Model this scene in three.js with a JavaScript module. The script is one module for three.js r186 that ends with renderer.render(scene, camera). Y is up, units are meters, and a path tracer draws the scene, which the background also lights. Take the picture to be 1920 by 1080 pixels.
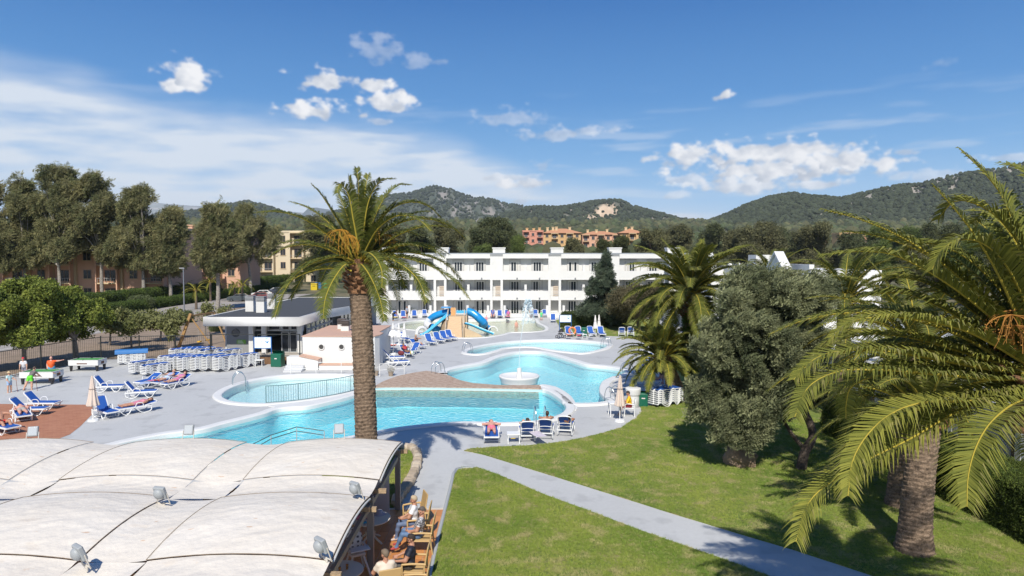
import * as THREE from 'three';
import { mergeGeometries, mergeVertices, toCreasedNormals } from 'three/addons/utils/BufferGeometryUtils.js';
import { RoundedBoxGeometry } from 'three/addons/geometries/RoundedBoxGeometry.js';

// ---------------------------------------------------------------- camera, sky, sun, exposure
const scene = new THREE.Scene();
const renderer = new THREE.WebGLRenderer({ antialias: true });
renderer.toneMapping = THREE.LinearToneMapping;
renderer.toneMappingExposure = 1.22;
renderer.shadowMap.enabled = true;
const W = 1920, H = 1080, F = 1280, EYE = 8.6, PITCH = Math.atan(60 / F);
const camera = new THREE.PerspectiveCamera(2 * Math.atan(540 / F) * 180 / Math.PI, 16 / 9, 0.1, 12000);
camera.position.set(0, EYE, 0);
camera.rotation.x = -PITCH;
const V = (x, y, z) => new THREE.Vector3(x, y, z);
const R = Math.PI / 180;
// photo pixel -> direction, point on a level plane, point at a known depth
function ray(px, py) {
  const x = (px - W / 2) / F, y = (H / 2 - py) / F, c = Math.cos(PITCH), s = Math.sin(PITCH);
  return V(x, y * c - s, -c - y * s);
}
function gp(px, py, h = 0) { const d = ray(px, py), t = (h - EYE) / d.y; return V(d.x * t, h, d.z * t); }
function at(px, py, depth) { const d = ray(px, py), t = -depth / d.z; return V(d.x * t, EYE + d.y * t, d.z * t); }

const SUN_EL = 45 * R, SUN_AZ = 4 * R;        // behind the camera, a touch to its left
const sunDir = V(-Math.sin(SUN_AZ) * Math.cos(SUN_EL), Math.sin(SUN_EL), Math.cos(SUN_AZ) * Math.cos(SUN_EL));
const sun = new THREE.DirectionalLight(new THREE.Color(1, 0.945, 0.85), 4.6);
sun.position.copy(sunDir).multiplyScalar(120);
sun.castShadow = true; sun.shadow.radius = 1;
sun.shadow.mapSize.set(4096, 4096);
Object.assign(sun.shadow.camera, { left: -110, right: 110, top: 110, bottom: -110, near: 1, far: 400 });
sun.target.position.set(0, 0, -50);
sun.position.add(sun.target.position);
sun.name = 'sun_light';
scene.add(sun, sun.target);

// seeded randomness and noise
function rng(seed) { let a = seed >>> 0; return () => { a = (a + 0x6d2b79f5) | 0; let t = Math.imul(a ^ (a >>> 15), 1 | a); t = (t + Math.imul(t ^ (t >>> 7), 61 | t)) ^ t; return ((t ^ (t >>> 14)) >>> 0) / 4294967296; }; }
const PERM = new Uint8Array(512); { const r = rng(7), p = [...Array(256).keys()]; for (let i = 255; i > 0; i--) { const j = Math.floor(r() * (i + 1)); [p[i], p[j]] = [p[j], p[i]]; } for (let i = 0; i < 512; i++) PERM[i] = p[i & 255]; }
const GX = new Float32Array(256), GY = new Float32Array(256); for (let i = 0; i < 256; i++) { GX[i] = Math.cos(i * 2.39996); GY[i] = Math.sin(i * 2.39996); }
function noise2(x, y, per = 256) {
  const xi = Math.floor(x), yi = Math.floor(y), fx = x - xi, fy = y - yi;
  const m = (a) => ((a % per) + per) % per & 255, x0 = m(xi), x1 = m(xi + 1), y0 = m(yi), y1 = m(yi + 1);
  const u = fx * fx * fx * (fx * (fx * 6 - 15) + 10), v = fy * fy * fy * (fy * (fy * 6 - 15) + 10);
  const g = (a, b, dx, dy) => { const k = PERM[a + PERM[b]]; return GX[k] * dx + GY[k] * dy; };
  const n0 = g(x0, y0, fx, fy), n1 = g(x1, y0, fx - 1, fy), n2 = g(x0, y1, fx, fy - 1), n3 = g(x1, y1, fx - 1, fy - 1);
  return 1.5 * (n0 + (n1 - n0) * u + (n2 - n0 + (n0 - n1 - n2 + n3) * u) * v);
}
function fbm(x, y, oct = 4, per = 256) { let s = 0, a = 0.5; for (let i = 0; i < oct; i++) { s += a * noise2(x, y, per); x *= 2; y *= 2; per *= 2; a *= 0.5; } return s; }
const sm = (a, b, x) => { const t = Math.min(1, Math.max(0, (x - a) / (b - a))); return t * t * (3 - 2 * t); };
const lerp = (a, b, t) => a + (b - a) * t;
const clamp = (x, a = 0, b = 1) => Math.min(b, Math.max(a, x));

// the sky: clear spring air, a thin high veil on one side and fair-weather cumulus
function makeSky() {
  const w = 4096, h = 2048, data = new Float32Array(w * h * 4);
  const ramp = [[-90, 0.30, 0.32, 0.34], [-4, 0.34, 0.42, 0.5], [0, 0.5, 0.65, 0.8], [3.5, 0.37, 0.56, 0.77], [8, 0.18, 0.38, 0.66], [12.5, 0.092, 0.262, 0.56], [20, 0.042, 0.16, 0.43], [35, 0.03, 0.12, 0.36], [90, 0.02, 0.085, 0.29]];
  const A = (px) => Math.atan((px - W / 2) / F) / R;
  const E = (px, py) => { const d = ray(px, py).normalize(); return Math.asin(d.y) / R; };
  const puffs = [];
  const puff = (px, py, rx, ry, k = 1) => puffs.push([A(px), E(px, py), rx / F / R * Math.cos(A(px) * R) ** 2, ry / F / R, k]);
  // cumulus seen in the photograph
  for (const p of [[360, 150, 50, 30], [335, 165, 26, 14], [622, 153, 52, 22], [702, 162, 34, 16], [733, 192, 52, 25], [597, 209, 68, 17], [712, 96, 46, 26, 0.3], [795, 117, 42, 16, 0.3], [1352, 180, 19, 9], [992, 345, 52, 14, 0.9], [950, 333, 60, 8, 0.6], [972, 377, 22, 10, 0.6],
    [1290, 293, 66, 24], [1440, 290, 150, 30], [1560, 305, 95, 26], [1470, 320, 190, 24], [1390, 350, 120, 20, 0.85], [1540, 348, 70, 12, 0.8], [1270, 338, 50, 11, 0.6], [1265, 368, 30, 8, 0.5], [1750, 330, 105, 12, 0.45], [1683, 285, 24, 7, 0.6], [1748, 120, 28, 10, 0.18], [1880, 297, 50, 8, 0.5],
    [1050, 250, 90, 16, 0.5], [960, 225, 70, 20, 0.35], [1020, 308, 30, 12, 0.35], [712, 226, 24, 8, 0.5], [540, 372, 120, 12, 0.3]]) puff(...p);
  const r = rng(31);
  for (let i = 0; i < 60; i++) { const az = 45 + r() * 270, el = 4 + r() * r() * 26, s = 2 + r() * 5; puffs.push([az > 180 ? az - 360 : az, el, s * 1.6, s * 0.6, 0.5 + r() * 0.5]); }
  const veilTop = [[-180, 15], [-90, 16], [-60, 15.5], [A(0), E(0, 95)], [A(200), E(200, 135)], [A(420), E(420, 205)], [A(700), E(700, 222)], [A(880), E(880, 262)], [A(1010), E(1010, 330)], [30, 1.5], [90, 6], [180, 15]];
  const pl = (t, x) => { for (let i = 1; i < t.length; i++) if (x <= t[i][0]) { const k = (x - t[i - 1][0]) / (t[i][0] - t[i - 1][0]); return lerp(t[i - 1][1], t[i][1], k); } return t[t.length - 1][1]; };
  const col = [0, 0, 0];
  for (let j = 0; j < h; j++) {
    const el = ((j + 0.5) / h - 0.5) * 180;
    let k = 1; while (k < ramp.length - 1 && el > ramp[k][0]) k++;
    const t = clamp((el - ramp[k - 1][0]) / (ramp[k][0] - ramp[k - 1][0])), base = [1, 2, 3].map((c) => lerp(ramp[k - 1][c], ramp[k][c], t));
    const near = puffs.filter((p) => Math.abs(el - p[1]) < p[3] * 2.2);
    for (let i = 0; i < w; i++) {
      const phi = ((i + 0.5) / w - 0.5) * 360;                   // x = cos, z = sin
      let az = phi + 90; if (az > 180) az -= 360;                // degrees to the right of the view axis
      col[0] = base[0]; col[1] = base[1]; col[2] = base[2];
      if (el > -1 && el < 50) {
        // high veil, drawn out along the horizon
        const u = az * 0.045 + el * 0.12, n = fbm(u * 1.2 + 40, el * 0.5 - az * 0.02 + 9, 4), st = fbm(u * 3.4 + 4, el * 0.8 - az * 0.11, 5);
        const top = pl(veilTop, az) + 1.3 * fbm(az * 0.12, 4, 3);
        let v = sm(top + 0.8, top - 3.0, el) * (0.8 + 0.55 * n + 0.75 * st) * sm(-1, 3, el);
        v *= lerp(1, 0.5 + 1.0 * sm(-0.12, 0.3, fbm(az * 0.03 + 7, el * 0.55 + 2, 3)), sm(6.5, 3.5, el));
        v += 0.3 * sm(0.1, 0.45, fbm(u * 2.2 + 20, el * 0.9 - az * 0.05, 4)) * sm(14, 9, el) * sm(1, 4, el);
        v = clamp(v, 0, 0.9);
        col[0] = lerp(col[0], 0.64, v); col[1] = lerp(col[1], 0.69, v); col[2] = lerp(col[2], 0.755, v);
        let dens = 0, shade = 0;
        for (const p of near) {
          let da = az - p[0]; if (da > 180) da -= 360; if (da < -180) da += 360;
          const x = da / p[2], y = (el - p[1]) / p[3];
          if (x * x + y * y > 4.6) continue;
          const f = fbm(az * 0.62 + p[1] * 3, el * 1.0 + p[0], 5);
          const yy = y < 0 ? y * 1.35 : y;
          const d = sm(-0.12, 0.55, 0.95 - Math.sqrt(x * x + yy * yy) + 1.5 * f) * p[4];
          if (d > dens) { dens = d; shade = clamp(0.5 + 0.42 * y + 1.5 * fbm(az * 0.62 + p[1] * 3 - 0.2, el * 1.0 + p[0] + 0.35, 4)); }
        }
        dens = clamp(dens, 0, 0.97);
        if (dens > 0) { col[0] = lerp(col[0], lerp(0.46, 0.8, shade), dens); col[1] = lerp(col[1], lerp(0.5, 0.8, shade), dens); col[2] = lerp(col[2], lerp(0.57, 0.81, shade), dens); }
      }
      const o = (j * w + i) * 4; data[o] = col[0]; data[o + 1] = col[1]; data[o + 2] = col[2]; data[o + 3] = 1;
    }
  }
  const tex = new THREE.DataTexture(data, w, h, THREE.RGBAFormat, THREE.FloatType);
  tex.mapping = THREE.EquirectangularReflectionMapping; tex.magFilter = THREE.LinearFilter; tex.minFilter = THREE.LinearFilter; tex.needsUpdate = true;
  return tex;
}
const sky = makeSky();
scene.fog = new THREE.FogExp2(new THREE.Color(0.62, 0.72, 0.85), 0.00007);
scene.background = sky; scene.environment = sky;

// ---------------------------------------------------------------- helpers
const taken = new Map();
function numbered(name) { const n = taken.get(name) ?? 0; taken.set(name, n + 1); return n ? name + '_' + String(n).padStart(3, '0') : name; }
function tag(o, label, category, group, kind) { if (label) o.userData.label = label; if (category) o.userData.category = category; if (group) o.userData.group = group; if (kind) o.userData.kind = kind; return o; }
function mesh(geo, mat) { const m = new THREE.Mesh(geo, mat); m.castShadow = m.receiveShadow = true; return m; }
function thing(name, label, category, pos, turn = 0, group) { const o = new THREE.Group(); o.name = numbered(name); if (pos) o.position.copy(pos); o.rotation.y = turn; tag(o, label, category, group); scene.add(o); return o; }
function single(name, geo, mat, label, category, group) { const m = mesh(geo, mat); m.name = numbered(name); tag(m, label, category, group); scene.add(m); return m; }
function struct(name, geo, mat) { const m = mesh(geo, mat); m.name = numbered(name); m.userData.kind = 'structure'; scene.add(m); return m; }
function part(parent, name, geo, mat, label) { const m = mesh(geo, mat); m.name = name; if (label) m.userData.label = label; parent.add(m); return m; }
function copy(o, pos, turn, label, group) { const c = o.clone(); c.name = numbered(o.name.replace(/_\d{3}$/, '')); c.userData = { ...o.userData }; if (pos) c.position.copy(pos); if (turn !== undefined) c.rotation.y = turn; if (label) c.userData.label = label; if (group) c.userData.group = group; scene.add(c); return c; }
function inst(parent, name, geo, mat, mats, cols) {
  const m = new THREE.InstancedMesh(geo, mat, mats.length); m.name = name; m.castShadow = m.receiveShadow = true;
  mats.forEach((x, i) => m.setMatrixAt(i, x));
  if (cols) cols.forEach((c, i) => m.setColorAt(i, c));
  m.userData.kind = 'stuff'; parent.add(m); return m;
}
// geometry
const mg = (list) => { const a = list.map((g) => { let q = g.index ? g.toNonIndexed() : g; for (const k of Object.keys(q.attributes)) if (!['position', 'normal', 'uv', 'color'].includes(k)) q.deleteAttribute(k); return q; }); const col = a.some((g) => g.attributes.color); if (col) for (const g of a) if (!g.attributes.color) paint(g, [1, 1, 1]); return mergeGeometries(a, false); };
function paint(g, c) { const n = g.attributes.position.count, a = new Float32Array(n * 3); for (let i = 0; i < n; i++) { const q = typeof c === 'function' ? c(g.attributes.position.getX(i), g.attributes.position.getY(i), g.attributes.position.getZ(i)) : c; a[i * 3] = q[0]; a[i * 3 + 1] = q[1]; a[i * 3 + 2] = q[2]; } g.setAttribute('color', new THREE.BufferAttribute(a, 3)); return g; }
const bx = (x0, x1, y0, y1, z0, z1) => new THREE.BoxGeometry(Math.abs(x1 - x0), Math.abs(y1 - y0), Math.abs(z1 - z0)).translate((x0 + x1) / 2, (y0 + y1) / 2, (z0 + z1) / 2);
const rbx = (x0, x1, y0, y1, z0, z1, r = 0.02, s = 1) => new RoundedBoxGeometry(Math.abs(x1 - x0), Math.abs(y1 - y0), Math.abs(z1 - z0), s, r).translate((x0 + x1) / 2, (y0 + y1) / 2, (z0 + z1) / 2);
const YUP = V(0, 1, 0);
function rod(a, b, r0, r1 = r0, seg = 8) { a = a.isVector3 ? a : V(...a); b = b.isVector3 ? b : V(...b); const d = b.clone().sub(a), L = d.length(); const g = new THREE.CylinderGeometry(r1, r0, L, seg, 1); g.applyQuaternion(new THREE.Quaternion().setFromUnitVectors(YUP, d.normalize())); g.translate((a.x + b.x) / 2, (a.y + b.y) / 2, (a.z + b.z) / 2); return g; }
function tube(pts, r, seg = 24, rs = 6, closed = false) { return new THREE.TubeGeometry(new THREE.CatmullRomCurve3(pts.map((p) => p.isVector3 ? p : V(...p)), closed, 'centripetal'), seg, r, rs, closed); }
function bar(a, b, w, h) { a = a.isVector3 ? a : V(...a); b = b.isVector3 ? b : V(...b); const d = b.clone().sub(a), L = d.length(); const g = new THREE.BoxGeometry(w, h, L); const m = new THREE.Matrix4().lookAt(b, a, Math.abs(d.y) > 0.99 * L ? V(1, 0, 0) : YUP); g.applyMatrix4(m); g.translate((a.x + b.x) / 2, (a.y + b.y) / 2, (a.z + b.z) / 2); return g; }
function uvm(g, s = 1) { // uv in metres from the dominant axis of each face
  if (g.index) g = g.toNonIndexed();
  const p = g.attributes.position, n = p.count, uv = new Float32Array(n * 2), a = V(), b = V(), c = V();
  for (let i = 0; i < n; i += 3) {
    a.fromBufferAttribute(p, i); b.fromBufferAttribute(p, i + 1).sub(a); c.fromBufferAttribute(p, i + 2).sub(a); b.cross(c);
    const ax = Math.abs(b.x), ay = Math.abs(b.y), az = Math.abs(b.z);
    for (let k = 0; k < 3; k++) { const x = p.getX(i + k), y = p.getY(i + k), z = p.getZ(i + k); const [u, v] = ay >= ax && ay >= az ? [x, z] : ax > az ? [z, y] : [x, y]; uv[(i + k) * 2] = u * s; uv[(i + k) * 2 + 1] = v * s; }
  }
  g.setAttribute('uv', new THREE.BufferAttribute(uv, 2)); return g;
}
// polygons on the ground from points (x, z)
function smooth(pts, n = 6, closed = true) { const c = new THREE.CatmullRomCurve3(pts.map((p) => V(p.x, 0, p.z)), closed, 'centripetal'); return c.getPoints(pts.length * n).slice(0, closed ? -1 : undefined).map((p) => V(p.x, 0, p.z)); }
function shapeOf(pts) { return new THREE.Shape(pts.map((p) => new THREE.Vector2(p.x, -p.z))); }
function sheet(pts, y, holes = []) { const s = shapeOf(pts); for (const h of holes) s.holes.push(new THREE.Path(h.map((p) => new THREE.Vector2(p.x, -p.z)))); return new THREE.ShapeGeometry(s).rotateX(-Math.PI / 2).translate(0, y, 0); }
function slab(pts, y0, y1) { return new THREE.ExtrudeGeometry(shapeOf(pts), { depth: y1 - y0, bevelEnabled: false }).rotateX(-Math.PI / 2).translate(0, y0, 0); }
function areaOf(p) { let a = 0; for (let i = 0; i < p.length; i++) { const q = p[(i + 1) % p.length]; a += p[i].x * q.z - q.x * p[i].z; } return a / 2; }
function offset(p, d) { // outward by d
  const s = areaOf(p) > 0 ? 1 : -1, n = p.length, out = [];
  for (let i = 0; i < n; i++) { const a = p[(i + n - 1) % n], b = p[(i + 1) % n], dx = b.x - a.x, dz = b.z - a.z, l = Math.hypot(dx, dz) || 1; out.push(V(p[i].x + s * dz / l * d, 0, p[i].z - s * dx / l * d)); }
  return out;
}
function sweep(path, prof, closed = true) { // path: points with left normal; prof: [offset, height]
  const n = path.length, m = prof.length, pos = [], idx = [], s = closed ? (areaOf(path) > 0 ? 1 : -1) : 1;
  for (let i = 0; i < n; i++) {
    const a = path[closed ? (i + n - 1) % n : Math.max(0, i - 1)], b = path[closed ? (i + 1) % n : Math.min(n - 1, i + 1)], dx = b.x - a.x, dz = b.z - a.z, l = Math.hypot(dx, dz) || 1;
    for (const [o, h] of prof) pos.push(path[i].x + s * dz / l * o, (path[i].y || 0) + h, path[i].z - s * dx / l * o);
  }
  for (let i = 0; i < (closed ? n : n - 1); i++) for (let j = 0; j < m - 1; j++) { const a = i * m + j, b = ((i + 1) % n) * m + j; if (s > 0) idx.push(a, a + 1, b, b, a + 1, b + 1); else idx.push(a, b, a + 1, b, b + 1, a + 1); }
  const g = new THREE.BufferGeometry(); g.setAttribute('position', new THREE.Float32BufferAttribute(pos, 3)); g.setIndex(idx);
  g.setAttribute('uv', new THREE.Float32BufferAttribute(new Float32Array(pos.length / 3 * 2), 2));
  g.computeVertexNormals(); return g;
}
// computed textures
function texture(n, f, srgb = true, rep = 1) {
  const d = new Uint8Array(n * n * 4);
  for (let j = 0; j < n; j++) for (let i = 0; i < n; i++) { const c = f(i / n, j / n, i, j), o = (j * n + i) * 4; if (typeof c === 'number') { d[o] = d[o + 1] = d[o + 2] = clamp(c) * 255; } else { for (let k = 0; k < 3; k++) { const x = clamp(c[k]); d[o + k] = (srgb ? (x <= 0.0031308 ? x * 12.92 : 1.055 * Math.pow(x, 1 / 2.4) - 0.055) : x) * 255; } } d[o + 3] = 255; }
  const t = new THREE.DataTexture(d, n, n, THREE.RGBAFormat); t.wrapS = t.wrapT = THREE.RepeatWrapping; t.magFilter = THREE.LinearFilter; t.minFilter = THREE.LinearMipmapLinearFilter; t.generateMipmaps = true; t.repeat.set(rep, rep); if (srgb) t.colorSpace = THREE.SRGBColorSpace; t.needsUpdate = true; return t;
}
function scaled(t, r) { const c = t.clone(); c.repeat.set(r, r); c.needsUpdate = true; return c; }
const C = (r, g, b) => new THREE.Color().setRGB(r, g, b);
const std = (c, rough = 0.6, o = {}) => new THREE.MeshStandardMaterial({ color: Array.isArray(c) ? C(...c) : c, roughness: rough, metalness: 0, ...o });
const phy = (c, rough, o = {}) => new THREE.MeshPhysicalMaterial({ color: Array.isArray(c) ? C(...c) : c, roughness: rough, ...o });
const mixc = (a, b, t) => a.map((x, i) => lerp(x, b[i], t));

// tile noises (one tile = uv 0..1)
const T = {};
T.fine = texture(512, (u, v) => 0.5 + 0.45 * fbm(u * 16, v * 16, 5, 16), false);
T.speck = texture(512, (u, v, i, j) => { const r = (PERM[(i * 7 + PERM[j & 255]) & 255] + PERM[(j * 3 + PERM[i & 255]) & 255]) / 510; return 0.35 + 0.5 * r + 0.3 * fbm(u * 32, v * 32, 3, 32); }, false);
T.plaster = texture(512, (u, v) => { const n = fbm(u * 4, v * 4, 5, 4), s = fbm(u * 24 + 3, v * 5, 3, 24); const k = 0.93 + 0.07 * n - 0.04 * clamp(s * 2 - 0.4); return [k, k * 0.995, k * 0.98]; });
T.ripple = texture(512, (u, v) => { const a = fbm(u * 7 + 0.4 * fbm(u * 6, v * 6, 2, 6), v * 7, 4, 7); return 0.5 + 0.6 * (0.6 - Math.abs(a) * 1.6) * 0.6 + 0.18 * fbm(u * 20, v * 20, 2, 20); }, false);
// ---------------------------------------------------------------- materials of the setting
T.deck = texture(1024, (u, v) => { const n = fbm(u * 3, v * 3, 5, 3), s = fbm(u * 12 + 5, v * 12, 4, 12), f = fbm(u * 90, v * 90, 2, 90); const st = sm(0.1, 0.4, s) * 0.13; const k = 0.97 + 0.13 * n + 0.06 * f - st; return [0.475 * k, 0.48 * k, 0.475 * k]; });
T.grass = texture(1024, (u, v, i, j) => {
  const n = fbm(u * 4, v * 4, 4, 4), d = fbm(u * 14 + 9, v * 14, 4, 14), f = fbm(u * 110, v * 110, 2, 110), f2 = fbm(u * 240, v * 240, 1, 240);
  let c = mixc([0.12, 0.2, 0.024], [0.28, 0.32, 0.055], clamp(0.5 + 0.9 * n)); c = mixc(c, [0.37, 0.33, 0.13], sm(0.0, 0.36, d) * 0.85);
  const k = 0.82 + 0.5 * f + 0.45 * f2; return c.map((x) => x * k);
});
T.dirt = texture(512, (u, v) => { const n = fbm(u * 5, v * 5, 5, 5), f = fbm(u * 60, v * 60, 3, 60); const c = mixc([0.25, 0.19, 0.13], [0.36, 0.27, 0.2], clamp(0.5 + n)); const k = 0.85 + 0.5 * f; return c.map((x) => x * k); });
T.asphalt = texture(512, (u, v) => { const n = fbm(u * 4, v * 4, 5, 4), f = fbm(u * 80, v * 80, 2, 80); const k = 0.85 + 0.25 * n + 0.3 * f; return [0.36 * k, 0.33 * k, 0.3 * k]; });
T.land = texture(512, (u, v) => { const n = fbm(u * 6, v * 6, 5, 6), f = fbm(u * 40, v * 40, 3, 40); let c = mixc([0.06, 0.075, 0.03], [0.2, 0.17, 0.09], sm(-0.25, 0.35, n)); return c.map((x) => x * (0.8 + 0.8 * f)); });
T.brickpave = texture(512, (u, v) => { // a printed deck of short reddish strips, too small to tell apart from here
  const row = Math.floor(v * 24), a = (u * 6 + (row % 3) / 3) % 1, e = Math.min(a, 1 - a) < 0.025 || (v * 24) % 1 < 0.1; const h = PERM[(row * 13 + Math.floor(u * 6 + (row % 3) / 3) * 7) & 255] / 255; const n = fbm(u * 5, v * 5, 4, 5);
  const c = mixc([0.33, 0.135, 0.075], [0.43, 0.2, 0.115], h * 0.6 + 0.4 * clamp(0.5 + n)); return e ? c.map((x) => x * 0.78) : c;
});
T.stonepave = texture(512, (u, v) => { const n = fbm(u * 9, v * 9, 4, 9), f = fbm(u * 40, v * 40, 3, 40); const c = mixc([0.36, 0.25, 0.18], [0.52, 0.4, 0.31], clamp(0.5 + 1.2 * n)); const k = 0.86 + 0.5 * f; return c.map((x) => x * k); });
const MT = {
  deck: std([1, 1, 1], 0.7, { map: scaled(T.deck, 1 / 14), bumpMap: scaled(T.fine, 0.5), bumpScale: 0.004 }),
  lawn: std([1, 1, 1], 0.95, { map: scaled(T.grass, 1 / 11), bumpMap: scaled(T.speck, 0.9), bumpScale: 0.03 }),
  dirt: std([1, 1, 1], 0.95, { map: scaled(T.dirt, 1 / 6) }),
  road: std([1, 1, 1], 0.9, { map: scaled(T.asphalt, 1 / 9) }),
  land: std([1, 1, 1], 1, { map: scaled(T.land, 1 / 60) }),
  white: std([0.7, 0.7, 0.69], 0.65, { map: scaled(T.plaster, 0.25), bumpMap: scaled(T.fine, 1), bumpScale: 0.003 }),
  coping: std([0.71, 0.715, 0.71], 0.55, { map: scaled(T.plaster, 0.5) }),
  brickpave: std([1, 1, 1], 0.85, { map: scaled(T.brickpave, 1 / 2.6) }),
  stonepave: std([1, 1, 1], 0.85, { map: scaled(T.stonepave, 1 / 3) }),
};
const WATERBUMP = (r) => scaled(T.ripple, r);
const water = (tint, r = 0.22, b = 0.09) => phy(tint, 0.03, { transmission: 1, thickness: 0, ior: 1.33, bumpMap: WATERBUMP(r), bumpScale: b });
T.basin = texture(512, (u, v) => { const a = fbm(u * 9 + 0.5 * fbm(u * 8, v * 8, 2, 8), v * 9, 3, 9); const k = 0.94 + 0.06 * fbm(u * 3, v * 3, 3, 3) + 0.05 * a; return [k, k, k]; });

// ---------------------------------------------------------------- the land, as one sheet out to the hills
function landHeight(x, z) {
  const r = Math.hypot(x * 0.55, Math.max(0, -z)), far = r < 170 ? 0 : 52 * Math.pow((r - 170) / 830, 1.2);
  const inside = sm(-64, -60, x) * sm(50, 46, x) * sm(14, 10, z) * sm(-128, -123, z);
  return far + (r > 200 ? 2.5 * fbm(x * 0.006, z * 0.006, 3) * sm(200, 500, r) : 0) - 0.03 - 3.2 * inside;
}
{
  const xs = [], zs = [];
  for (let x = -4200; x < -140; x += 160) xs.push(x); for (let x = -140; x <= 140; x += 2) xs.push(x); for (let x = 160; x <= 4200; x += 160) xs.push(x);
  for (let z = 60; z > -140; z -= 2) zs.push(z); for (let z = -150; z > -1200; z -= 30) zs.push(z); for (let z = -1250; z >= -6200; z -= 150) zs.push(z);
  const pos = [], uv = [], idx = [];
  for (const z of zs) for (const x of xs) { pos.push(x, Math.min(landHeight(x, z), 70), z); uv.push(x, z); }
  for (let j = 0; j < zs.length - 1; j++) for (let i = 0; i < xs.length - 1; i++) { const a = j * xs.length + i, b = a + xs.length; idx.push(a, a + 1, b, b, a + 1, b + 1); }
  const g = new THREE.BufferGeometry(); g.setAttribute('position', new THREE.Float32BufferAttribute(pos, 3)); g.setAttribute('uv', new THREE.Float32BufferAttribute(uv, 2)); g.setIndex(idx); g.computeVertexNormals();
  struct('ground', g, MT.land);
}

// ---------------------------------------------------------------- pools
const G = (list) => list.map(([x, y]) => gp(x, y));
const mainPool = smooth(G([[190, 845], [300, 818], [380, 807], [422, 796], [463, 786], [497, 777], [519, 769], [540, 766], [574, 764], [616, 755], [658, 744], [684, 735], [699, 729], [760, 727.6], [860, 728.5], [940, 730], [1018, 732], [1029, 735], [1048, 747], [1061, 760], [1062, 768.5], [1052, 778], [1033, 785], [1004, 791], [956, 794], [908, 793.5], [860, 793], [780, 799.5], [741, 804.5], [704, 811], [640, 824], [560, 846], [420, 866], [270, 868]]), 4);
const roundPool = smooth(G([[414.7, 742], [430, 730], [463, 718], [519, 707.5], [560, 705], [630, 704.5], [672, 707], [690, 714], [682, 724], [657.8, 734], [602, 746], [546.7, 753.6], [499.4, 758], [463, 757.5], [435.5, 754.4], [420, 749]]), 4);
const fountainPool = smooth(G([[838, 697.5], [869, 688.5], [908, 681.5], [937, 670], [966, 662.8], [990, 660.6], [1014, 661.4], [1043, 668.6], [1074, 678], [1100.7, 685.4], [1136.8, 689], [1165.6, 694], [1173, 698.7], [1166, 703], [1148.8, 708], [1132, 715.5], [1126, 725], [1126, 737], [1134, 745.6], [1143, 751], [1124.7, 756], [1077.5, 757.2], [1072, 752], [1067, 743], [1052.5, 733], [1033, 725], [1017.6, 722.5], [975, 723.5], [932, 723], [884, 719], [860, 714]]), 4);
const upperPool = smooth(G([[877, 659], [877, 663.5], [896, 665], [925, 659], [944, 653.4], [975.5, 651], [1004.4, 651.7], [1040.5, 657.8], [1076.6, 662], [1091, 663], [1112.7, 659], [1132, 654], [1139, 649.3], [1136.8, 645.7], [1100.7, 641], [1052.5, 638.5], [1004.4, 639], [956.3, 642], [920, 647], [891, 653]]), 4);
const slidePool = smooth(G([[744, 612], [756, 605.6], [790, 601], [840, 600], [887.5, 600], [925, 599.6], [972, 597.8], [1000, 598.5], [1005, 602], [1008, 606.6], [1019, 612], [1023, 617], [1017, 620.6], [992.5, 623], [956, 623.8], [943.8, 627], [915.6, 631.9], [887.5, 633.8], [859, 633.8], [831, 633.3], [805, 631], [794, 626], [790, 620.6], [763.8, 617.8], [750.6, 616]]), 4);
function pool(name, pts, depth, level, basin, tint, rep, copeW = 0.5, copeH = 0.1, bare) {
  const wall = sweep(pts, [[0.02, 0.03], [0.01, -depth]]);
  const floor = sheet(offset(pts, 0.03), -depth);
  struct(name + '_basin', uvm(mg([wall, floor])), std(basin, 0.7, { map: scaled(T.basin, 0.4) }));
  struct(name + '_water', uvm(sheet(offset(pts, 0.012), level)), water(tint, rep));
  const prof = [[-0.05, -0.3], [-0.06, copeH * 0.35], [-0.01, copeH * 0.8], [0.08, copeH], [copeW - 0.1, copeH], [copeW - 0.02, copeH * 0.75], [copeW, -0.05]];
  let rim;
  if (bare) { // leave out the stretch along the stone beach
    const keep = pts.map((p) => !bare(p)), n = pts.length; let k = 0; while (!(keep[k] && !keep[(k + n - 1) % n])) k++;
    const run = []; for (let i = 0; i < n && keep[(k + i) % n]; i++) run.push(pts[(k + i) % n]);
    rim = sweep(areaOf(pts) > 0 ? run : run.reverse(), prof, false);
  } else rim = sweep(pts, prof);
  struct(name + '_coping', uvm(rim), MT.coping);
}
pool('swimming_pool', mainPool, 1.3, -0.14, [0.50, 0.69, 0.73], [0.50, 0.94, 0.985], 0.25, 0.5, 0.1, (p) => { const a = gp(703, 728), b = gp(1016, 732); return p.x > a.x && p.x < b.x && p.z < gp(860, 745).z; });
pool('round_pool', roundPool, 0.5, -0.13, [0.66, 0.76, 0.77], [0.78, 0.97, 0.985], 0.35);
pool('fountain_pool', fountainPool, 1.2, -0.14, [0.56, 0.72, 0.75], [0.58, 0.95, 0.985], 0.3, 0.62, 0.1, (p) => p.x < gp(1016, 723).x && p.z > gp(852, 704).z);
pool('upper_pool', upperPool, 0.8, -0.14, [0.58, 0.71, 0.73], [0.66, 0.96, 0.985], 0.4);
pool('slide_pool', slidePool, 0.45, -0.12, [0.52, 0.5, 0.33], [0.9, 0.97, 0.93], 0.3, 0.4, 0.07);
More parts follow.
